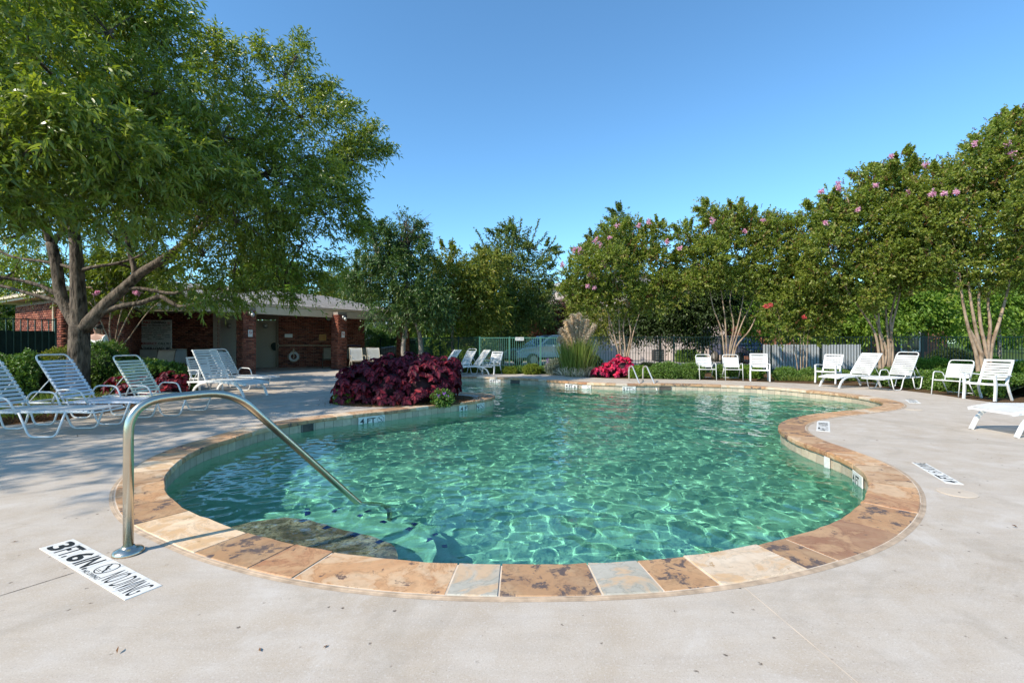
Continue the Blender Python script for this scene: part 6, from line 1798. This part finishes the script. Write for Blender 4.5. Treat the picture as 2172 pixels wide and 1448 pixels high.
tuft('grass_clump', 'grassy tufts under the thin coral-flowered crape myrtle', at(1700, 15.6), .7, .3, .25, 'blade', 600, 84)
shrub('flowering_plant', 'green plant with small purple flowers at the right foot of the coleus', 'plant', None, Vector((-1.42, 9.64, 0)), .16, .11, .11, 'leaf_box', 200, 85, L=.04, W=.03, core=False, zc=.14, flowers=('petal_purple', [(-.05, -.12, .20), (.06, -.13, .24), (.12, -.1, .18)], .012))
shrub('leafy_plant', 'small bright green plant at the left foot of the coleus', 'plant', None, Vector((-3.50, 9.85, 0)), .15, .14, .11, 'leaf_bright', 180, 86, L=.045, W=.03, core=False, zc=.12)
# pampas grass
pg = at(1222, 17.6)
rt = tag(empty('pampas_grass', pg), 'tall pampas grass clump with feathery cream plumes', 'plant')
rs = np.random.RandomState(90); n_ = 2600
p = np.stack([rs.normal(size=n_) * .16, rs.normal(size=n_) * .15, np.zeros(n_)], 1)
d = unit(np.stack([p[:, 0] * .45 + rs.normal(size=n_) * .055, p[:, 1] * .45 + rs.normal(size=n_) * .055, np.ones(n_)], 1))
V, F, A = leaf_geo(rs, p, d, 1, 0, 1.45, .022, 0, .07, 0, .10, hi=True)
raw_mesh('blades', V, F, M['blade'], False, {'rnd': A}, rt)
V, F, A = leaf_geo(rs, p[:900] * 1.25, unit(d[:900] * [1.6, 1.6, 1]), 1, 0, .75, .02, 0, .2, 0, .45, hi=True)
raw_mesh('dry_blades', V, F, M['plume'], False, {'rnd': A}, rt)
for (bx, by, ex, ey) in [(1215, 735, 1192, 700), (1217, 730, 1203, 682), (1220, 725, 1215, 670), (1225, 725, 1228, 668), (1230, 725, 1243, 680), (1212, 740, 1190, 718), (1232, 728, 1258, 690), (1222, 720, 1238, 700), (1208, 738, 1200, 700)]:
    a0 = np.array(P(bx, by, 17.4)) - np.array(pg); a1 = np.array(P(ex, ey, 17.4 + rs.uniform(-.3, .3))) - np.array(pg)
    k = 60; t_ = np.linspace(0, 1, k)[:, None]; C_ = a0 + (a1 - a0) * t_; C_[:, 2] += .06 * np.sin(t_[:, 0] * 3.1)
    V, F, A = leaf_geo(rs, C_, np.repeat(unit(a1 - a0)[None], k, 0), 16, .03, .17, .010, 0, .36, .35, .35)
    raw_mesh('plume', V, F, M['plume'], False, {'rnd': A}, rt)
    mb = MB(); mb.tube([(0, 0, .1), Vector(a0), Vector(a1)], [.006, .005, .002], 4); mb.build('stalk', M['trim'], rt)

# ------------------------------------------------------------------ person behind the trunk
def person():
    c = at(207, 12.95); r = tag(empty('person', c), 'person in a white top and dark glasses holding something, standing behind the big trunk', 'person')
    J = {'pel': (0, 0, .95), 'wai': (0, 0, 1.08), 'che': (0, 0, 1.33), 'nec': (0, 0, 1.50), 'hd0': (0, -.01, 1.57), 'hd1': (0, -.02, 1.68), 'sL': (-.19, 0, 1.43), 'eL': (-.25, .02, 1.16), 'wL': (-.14, -.20, 1.10), 'hL': (-.07, -.25, 1.11),
         'sR': (.19, 0, 1.43), 'eR': (.25, .02, 1.16), 'wR': (.13, -.20, 1.12), 'hR': (.06, -.25, 1.13), 'tL': (-.10, 0, .88), 'kL': (-.11, -.02, .48), 'aL': (-.11, .02, .08), 'fL': (-.12, -.13, .04), 'tR': (.10, 0, .88), 'kR': (.11, -.02, .48), 'aR': (.11, .02, .08), 'fR': (.12, -.13, .04)}
    rad = {'pel': .155, 'wai': .135, 'che': .155, 'nec': .058, 'hd0': .075, 'hd1': .088, 'sL': .07, 'eL': .042, 'wL': .03, 'hL': .03, 'sR': .07, 'eR': .042, 'wR': .03, 'hR': .03, 'tL': .095, 'kL': .06, 'aL': .04, 'fL': .035, 'tR': .095, 'kR': .06, 'aR': .04, 'fR': .035}
    E = [('pel', 'wai'), ('wai', 'che'), ('che', 'nec'), ('nec', 'hd0'), ('hd0', 'hd1'), ('che', 'sL'), ('sL', 'eL'), ('eL', 'wL'), ('wL', 'hL'), ('che', 'sR'), ('sR', 'eR'), ('eR', 'wR'), ('wR', 'hR'), ('pel', 'tL'), ('tL', 'kL'), ('kL', 'aL'), ('aL', 'fL'), ('pel', 'tR'), ('tR', 'kR'), ('kR', 'aR'), ('aR', 'fR')]
    ks = list(J)
    def skin(names, edges, fac, nm, mat, sub=2):
        me = bpy.data.meshes.new(nm); ii = {k: i for i, k in enumerate(names)}
        me.from_pydata([J[k] for k in names], [(ii[a], ii[b]) for a, b in edges], [])
        ob = bpy.data.objects.new(nm, me); col.objects.link(ob)
        md = ob.modifiers.new('s', 'SKIN'); ss = ob.modifiers.new('u', 'SUBSURF'); ss.levels = sub; ss.render_levels = sub
        sk_ = me.skin_vertices[0].data
        for i, k in enumerate(names):
            sk_[i].radius = (rad[k] * fac * (1.15 if k in ('pel', 'wai', 'che') else 1), rad[k] * fac * (.72 if k in ('pel', 'wai', 'che') else 1)); sk_[i].use_root = (i == 0)
        dg = bpy.context.evaluated_depsgraph_get(); m2 = bpy.data.meshes.new_from_object(ob.evaluated_get(dg)); bpy.data.objects.remove(ob)
        m2.materials.clear(); m2.materials.append(mat); m2.polygons.foreach_set('use_smooth', [True] * len(m2.polygons))
        return link_mesh(nm, m2, r)
    skinm = simple('skin', (.42, .24, .17), .55, var=.05)
    skin(ks, E, 1.0, 'body', skinm)
    skin(['wai', 'che', 'sL', 'eL', 'sR', 'eR', 'pel'], [('pel', 'wai'), ('wai', 'che'), ('che', 'sL'), ('sL', 'eL'), ('che', 'sR'), ('sR', 'eR')], 1.16, 'shirt', simple('white_shirt', (.78, .76, .74), .8, var=.04))
    skin(['pel', 'tL', 'kL', 'tR', 'kR'], [('pel', 'tL'), ('tL', 'kL'), ('pel', 'tR'), ('tR', 'kR')], 1.17, 'shorts', simple('dark_shorts', (.05, .06, .09), .8))
    mb = MB(); mb.ball((0, .015, 1.70), (.098, .105, .085), 12, 8); mb.build('hair', simple('dark_hair', (.03, .02, .015), .7), r, True)
    mb = MB(); mb.box((-.033, -.098, 1.655), (.05, .012, .03)); mb.box((.033, -.098, 1.655), (.05, .012, .03)); mb.box((0, -.098, 1.662), (.03, .01, .008)); mb.build('glasses', M['glass_dark'], r)
    mb = MB(); mb.ball((0, -.105, 1.635), (.013, .018, .022), 8, 6); mb.box((0, -.098, 1.60), (.04, .012, .008)); mb.build('face_features', simple('lips', (.35, .14, .11), .6), r, True)
    for s_ in (-1, 1):
        for k in range(4):
            mb = MB(); y = -.26 - .0; mb.tube([(s_ * .06, -.262, 1.145 - k * .016), (s_ * .035, -.292, 1.143 - k * .016), (s_ * .012, -.285, 1.14 - k * .016)], [.0085, .008, .007], 6); mb.build('finger', skinm, r, True)
        mb = MB(); mb.tube([(s_ * .06, -.25, 1.15), (s_ * .035, -.272, 1.165), (s_ * .015, -.275, 1.165)], [.01, .009, .008], 6); mb.build('thumb', skinm, r, True)
    o = MB(); o.bbox((0, 0, 0), (.05, .014, .10), .004); q = o.build('mobile_phone', simple('phone_red', (.20, .02, .02), .3)); q.location = (c.x, c.y - .275, 1.12); tag(q, 'small dark red handset in the hands of the person behind the trunk', 'phone')
person()

# ------------------------------------------------------------------ cars
def car(label, loc, rz, paint, glassmat, kind='suv'):
    r = tag(empty('parked_car', loc, rz), label, 'car')
    # side profile (x forward), z; lofted across with tumblehome
    Wd = .92
    body = [(-2.25, .45), (-2.30, .75), (-2.24, 1.02), (-1.6, 1.06), (.75, 1.04), (1.25, 1.00), (2.05, .90), (2.28, .74), (2.30, .45)]
    vs = []; rows = [(-Wd, .0), (-Wd + .03, .012), (-Wd + .16, .03), (Wd - .16, .03), (Wd - .03, .012), (Wd, .0)]
    mb = MB(); n_ = len(body)
    for y, up_ in rows:
        for i, (x, z) in enumerate(body):
            inset = (1 - abs(y) / Wd) * 0
            k = .12 * (abs(x) / 2.3) ** 4
            vs.append((x * (1 - .0), y * (1 - k), z + (up_ if 1 < i < n_ - 2 else 0)))
    fs = []
    for a in range(len(rows) - 1):
        for i in range(n_ - 1): fs.append((a * n_ + i, (a + 1) * n_ + i, (a + 1) * n_ + i + 1, a * n_ + i + 1))
        fs.append((a * n_ + n_ - 1, (a + 1) * n_ + n_ - 1, (a + 1) * n_, a * n_))
    fs.append(tuple(range(n_))); fs.append(tuple((len(rows) - 1) * n_ + i for i in range(n_ - 1, -1, -1)))
    mb.add(vs, fs); bd = mb.build('body', paint, r)
    # cabin
    cab = [(-2.15, 1.04), (-1.95, 1.58), (-1.7, 1.66), (.05, 1.66), (.30, 1.60), (1.15, 1.04)] if kind == 'suv' else [(-1.7, 1.04), (-1.1, 1.42), (-.2, 1.46), (.4, 1.38), (1.15, 1.04)]
    zt = max(c[1] for c in cab)
    mb = MB(); vs = []; m_ = len(cab)
    for s_ in (-1, 1):
        for x, z in cab: vs.append((x, s_ * (Wd - .04 - .20 * (z - 1.04) / (zt - 1.04)), z))
    fs = [tuple(range(m_ - 1, -1, -1)), tuple(range(m_, 2 * m_))] + [(i, i + 1, m_ + i + 1, m_ + i) for i in range(m_ - 1)]
    mb.add(vs, fs); cb_ = mb.build('cabin', paint, r)
    def cw(z): return Wd - .04 - .20 * (z - 1.04) / (zt - 1.04)
    def pane(pts_, nm, off=.006):
        for s_ in (-1, 1):
            mb = MB(); mb.add([(x, s_ * (cw(z) + off), z) for x, z in pts_], [tuple(range(len(pts_)))[::s_ if s_ < 0 else 1]]); mb.build(nm, glassmat, cb_)
    if kind == 'suv':
        pane([(-1.95, 1.12), (-1.15, 1.12), (-1.15, 1.54), (-1.80, 1.54)], 'side_window'); pane([(-1.08, 1.12), (-.25, 1.12), (-.25, 1.56), (-1.08, 1.56)], 'side_window'); pane([(-.18, 1.12), (.85, 1.12), (.22, 1.55), (-.18, 1.56)], 'side_window')
        ws = [(1.10, 1.08), (.33, 1.575)]; rw_ = [(-2.14, 1.10), (-1.96, 1.56)]
    else:
        pane([(-1.3, 1.10), (-.35, 1.10), (-.30, 1.40), (-.95, 1.38)], 'side_window'); pane([(-.28, 1.10), (.85, 1.10), (.35, 1.34), (-.22, 1.40)], 'side_window'); ws = [(1.10, 1.065), (.43, 1.36)]; rw_ = [(-1.66, 1.07), (-1.12, 1.40)]
    for (pA, pB), nm, dx in ((ws, 'windscreen', .012), (rw_, 'rear_window', -.012)):
        mb = MB(); y0, y1 = cw(pA[1]) - .06, cw(pB[1]) - .06
        mb.add([(pA[0] + dx, -y0, pA[1] + .01), (pA[0] + dx, y0, pA[1] + .01), (pB[0] + dx, y1, pB[1] + .01), (pB[0] + dx, -y1, pB[1] + .01)], [(0, 1, 2, 3)]); mb.build(nm, glassmat, cb_)
    rub = M['groove']
    for x in (-1.45, 1.42):
        for s_ in (-1, 1):
            w_ = empty('wheel', (x, s_ * (Wd - .06), .34)); w_.parent = r; w_.rotation_euler = (R(90), 0, 0)
            mb = MB(); mb.lathe((0, 0, -.11), [(.24, 0), (.33, .02), (.34, .11), (.33, .20), (.24, .22)], 18); mb.build('tyre', rub, w_, True)
            mb = MB(); mb.lathe((0, 0, -.115), [(.21, 0), (.19, .03), (.05, .04)], 12); mb.lathe((0, 0, .075), [(.05, 0), (.19, .01), (.21, .04)], 12); mb.build('rim', M['metal_grey'], w_)
            mb = MB(); mb.lathe((x, s_ * (Wd + .004) if False else s_ * (Wd - .012), .40), [(.40, 0), (.40, .001)], 18)
    mb = MB(); mb.box((2.29, 0, .48), (.08, 1.60, .20)); mb.build('front_bumper', M['metal_grey'], r)
    mb = MB(); mb.box((-2.30, 0, .50), (.08, 1.60, .20)); mb.build('rear_bumper', M['metal_grey'], r)
    mb = MB(); mb.box((2.285, 0, .72), (.03, 1.0, .22)); gr_ = mb.build('grille', rub, r)
    for k in range(7):
        mb = MB(); mb.box((2.31, -.42 + k * .14, .72), (.02, .06, .20)); mb.build('grille_bar', M['metal_grey'], gr_)
    for s_ in (-1, 1):
        mb = MB(); mb.ball((2.24, s_ * .68, .74), (.07, .14, .09)); mb.build('headlight', M['white'], r, True)
        mb = MB(); mb.box((-2.275, s_ * .72, .88), (.04, .16, .22)); mb.build('tail_light', M['red_print'], r)
        mb = MB(); mb.bbox((.72, s_ * (Wd + .09), 1.10), (.12, .18, .12), .03); mb.build('mirror', paint, r)
def paint(name, c, rough=.22): 
    t = NT(name); return t.pbr(c, rough, .1, .6, None, Coat_Weight=.6)
glass_b = simple('car_glass_sky_tint', (.05, .13, .22), .05, 0, .9)  # blue of the reflected sky is put into the glass colour
car('silver sport utility car with glass tinted blue for reflected sky behind the sun-lightened fence', (2.0, 26.4, 0), math.radians(206), paint('silver_paint_sky_tint', (.42, .54, .66)), glass_b)  # silver paint coloured bluer for the sky it mirrors
car('dark blue sport utility car beyond the fence behind the domed crape myrtle', (14.3, 29.6, 0), math.radians(275), paint('navy_paint', (.015, .035, .10)), M['glass_dark'])
car('white car parked beyond the hedge behind the slim trunks', (-5.9, 29.0, 0), math.radians(185), paint('white_car_paint', (.62, .64, .66)), M['glass_dark'], 'sedan')

# ------------------------------------------------------------------ houses beyond
M['stucco'] = simple('pink_stucco', (.58, .48, .42), .9, var=.06, nscale=3)
M['stucco_light'] = simple('pale_stucco', (.62, .56, .50), .9, var=.06, nscale=3)
M['garage'] = simple('garage_door', (.60, .52, .47), .6, var=.04)
M['far_brick'] = simple('far_brick', (.24, .105, .07), .9, var=.35, nscale=9)
M['shutter'] = simple('black_shutter', (.012, .014, .016), .5)
M['roof_grey'] = simple('far_roof', (.22, .20, .19), .9, var=.2, nscale=6)
M['frame_white'] = simple('window_frame', (.70, .70, .68), .5)
def house(label, x0, x1, y0, y1, h, wallmat, roofh, windows=(), doors=(), garages=(), rz=0, gable=False, shutters=False, cat='house', eave=.4):
    c = Vector(((x0 + x1) / 2, (y0 + y1) / 2, 0)); r = tag(empty('house', c), label, cat); W_, D_ = x1 - x0, y1 - y0
    mb = MB(); mb.box((0, 0, h / 2), (W_, D_, h)); mb.build('wall', wallmat, r)
    e = eave; a, b = W_ / 2 + e, D_ / 2 + e
    mb = MB()
    if gable:
        mb.add([(-a, -b, h), (a, -b, h), (a, b, h), (-a, b, h), (-a, 0, h + roofh), (a, 0, h + roofh)], [(0, 1, 5, 4), (2, 3, 4, 5), (0, 4, 3), (1, 2, 5), (3, 2, 1, 0)])
    else:
        k = min(a, b) * .9
        mb.add([(-a, -b, h), (a, -b, h), (a, b, h), (-a, b, h), (-a + k, 0, h + roofh), (a - k, 0, h + roofh)], [(0, 1, 5, 4), (2, 3, 4, 5), (0, 4, 3), (1, 2, 5), (3, 2, 1, 0)])
    mb.build('roof', M['roof_grey'], r)
    mb = MB(); mb.box((0, -b, h - .08), (2 * a, .04, .18)); mb.build('fascia', M['frame_white'], r)
    f = -D_ / 2
    for (wx, wz, ww, wh) in windows:
        wx -= c.x
        mb = MB(); mb.box((wx, f - .02, wz), (ww, .08, wh)); fr_ = mb.build('window', M['frame_white'], r)
        for sz in (-1, 1):
            mb = MB(); mb.box((wx, f - .065, wz + sz * wh * .235), (ww * .86, .02, wh * .42)); mb.build('pane', M['glass_dark'], fr_)
        if shutters:
            for s_ in (-1, 1):
                mb = MB(); mb.box((wx + s_ * (ww / 2 + .22), f - .03, wz), (.38, .05, wh)); mb.build('shutter', M['shutter'], r)
    for (gx, gw, gh) in garages:
        gx -= c.x
        mb = MB(); mb.box((gx, f - .015, gh / 2), (gw + .2, .05, gh + .12)); g_ = mb.build('garage_door', M['stucco_light'], r)
        for k in range(4):
            mb = MB(); mb.box((gx, f - .05, gh * (k + .5) / 4), (gw, .03, gh / 4 - .02)); mb.build('door_panel', M['garage'], g_)
    for (dx, dw, dh) in doors:
        dx -= c.x
        mb = MB(); mb.box((dx, f - .03, dh / 2), (dw, .06, dh)); mb.build('door', M['shutter'], r)
    return r
house('two-storey pinkish stucco house with garage doors behind the pink crape myrtle', 3.2, 15.0, 33, 44, 5.3, M['stucco'], 1.6, windows=((4.4, 4.0, 1.1, 1.3), (8.6, 4.0, 1.1, 1.3), (13.4, 1.6, 1.1, 1.4), (12.6, 4.0, 1.1, 1.3)), garages=((6.0, 2.2, 2.0), (9.0, 2.2, 2.0), (11.6, 1.0, 2.0)))
house('dark red brick house with pale blue window behind the silver car', -4.0, 3.1, 35, 44, 3.2, M['far_brick'], 1.8, windows=((2.6 + .3, 1.7, 1.2, 1.8), (-.5, 1.6, 1.2, 1.5)))
house('brick house with black shutters behind the right fence', 17.8, 25.4, 27.5, 36, 3.1, M['far_brick'], 2.0, windows=((23.2, 1.55, 1.15, 1.7), (19.6, 1.55, 1.15, 1.7)), shutters=True)
house('brick house past the panel fence half hidden by trees', 12.6 + 3, 17.6, 33.2, 42, 5.4, M['far_brick'], 1.8, windows=((16.6, 4.0, 1.0, 1.3),))
house('distant low brick house across the street at the far right', 44, 62, 74, 84, 3.2, M['far_brick'], 2.6, windows=((48, 1.6, 1.6, 1.5), (54, 1.6, 1.6, 1.5)))
house('distant pale house seen left of the pavilion columns', -22, -12.2, 44, 52, 3.1, M['stucco_light'], 2.0, windows=((-14, 1.6, 1.2, 1.4),))
house('low brick house beyond the slim trunks', -10.8, -4.4, 42, 50, 3.0, M['far_brick'], 2.0, windows=((-6.3, 1.6, 1.2, 1.4), (-9.0, 1.6, 1.2, 1.4)))
# utility box and units by the garage
for px_, w_, lab in ((1396, 19, 'dark air conditioning unit beside the garage door'), (1515, 12, 'small dark utility unit beyond the fence behind the first chair')):
    c = at(px_, 31.5); u_ = tag(empty('air_conditioner', c), lab, 'air conditioner')
    mb = MB(); mb.bbox((0, 0, .38), (w_ * .0315, .7, .76), .03); mb.build('cabinet', M['shutter'], u_)
    for k in range(5): mb = MB(); mb.box((0, -.36, .14 + k * .12), (w_ * .028, .02, .04)); mb.build('louvre', M['metal_grey'], u_)
# leaf litter and grit on the deck
rs = np.random.RandomState(12); n_ = 90
xy = np.stack([rs.uniform(-8, 7, n_), rs.uniform(1.9, 9, n_)], 1); k = ~pip(xy[:, 0], xy[:, 1], outer2[::3]); xy = xy[k]
V, F, A = leaf_geo(rs, np.concatenate([xy, np.full((len(xy), 1), .006)], 1), unit(rs.normal(size=(len(xy), 3)) * [1, 1, .05]), 1, 0, .035, .012, 0, .3, 0, 0); V[:, 2] = np.clip(V[:, 2], .004, .02)
o = raw_mesh('fallen_leaves', V, F, M['leaf_brown'], False, {'rnd': A}); o['kind'] = 'stuff'
# saw-cut joints in the deck
def joint(a, b, w=.006, mat='groove', z=.0012):
    d = (b - a).normalized(); q = Vector((-d.y, d.x, 0)) * w / 2; n_ = 24; rr = random.Random(int(a.x * 100)); vs = []
    for i in range(n_ + 1):
        p = a.lerp(b, i / n_); j = rr.uniform(.4, 1.2); vs += [p - q * j + Vector((0, 0, z)), p + q * j + Vector((0, 0, z))]
    mb = MB(); mb.add(vs, [(2 * i, 2 * i + 2, 2 * i + 3, 2 * i + 1) for i in range(n_)]); o = mb.build('deck_joint', M[mat]); o['kind'] = 'structure'
joint(G(-300, 1357), G(157, 1214)); joint(G(1575, 1242), G(1840, 1465), .005, 'mortar'); joint(G(2000, 1040), G(2300, 1058), .006, 'mortar')
joint(G(560, 848), G(690, 835), .02);
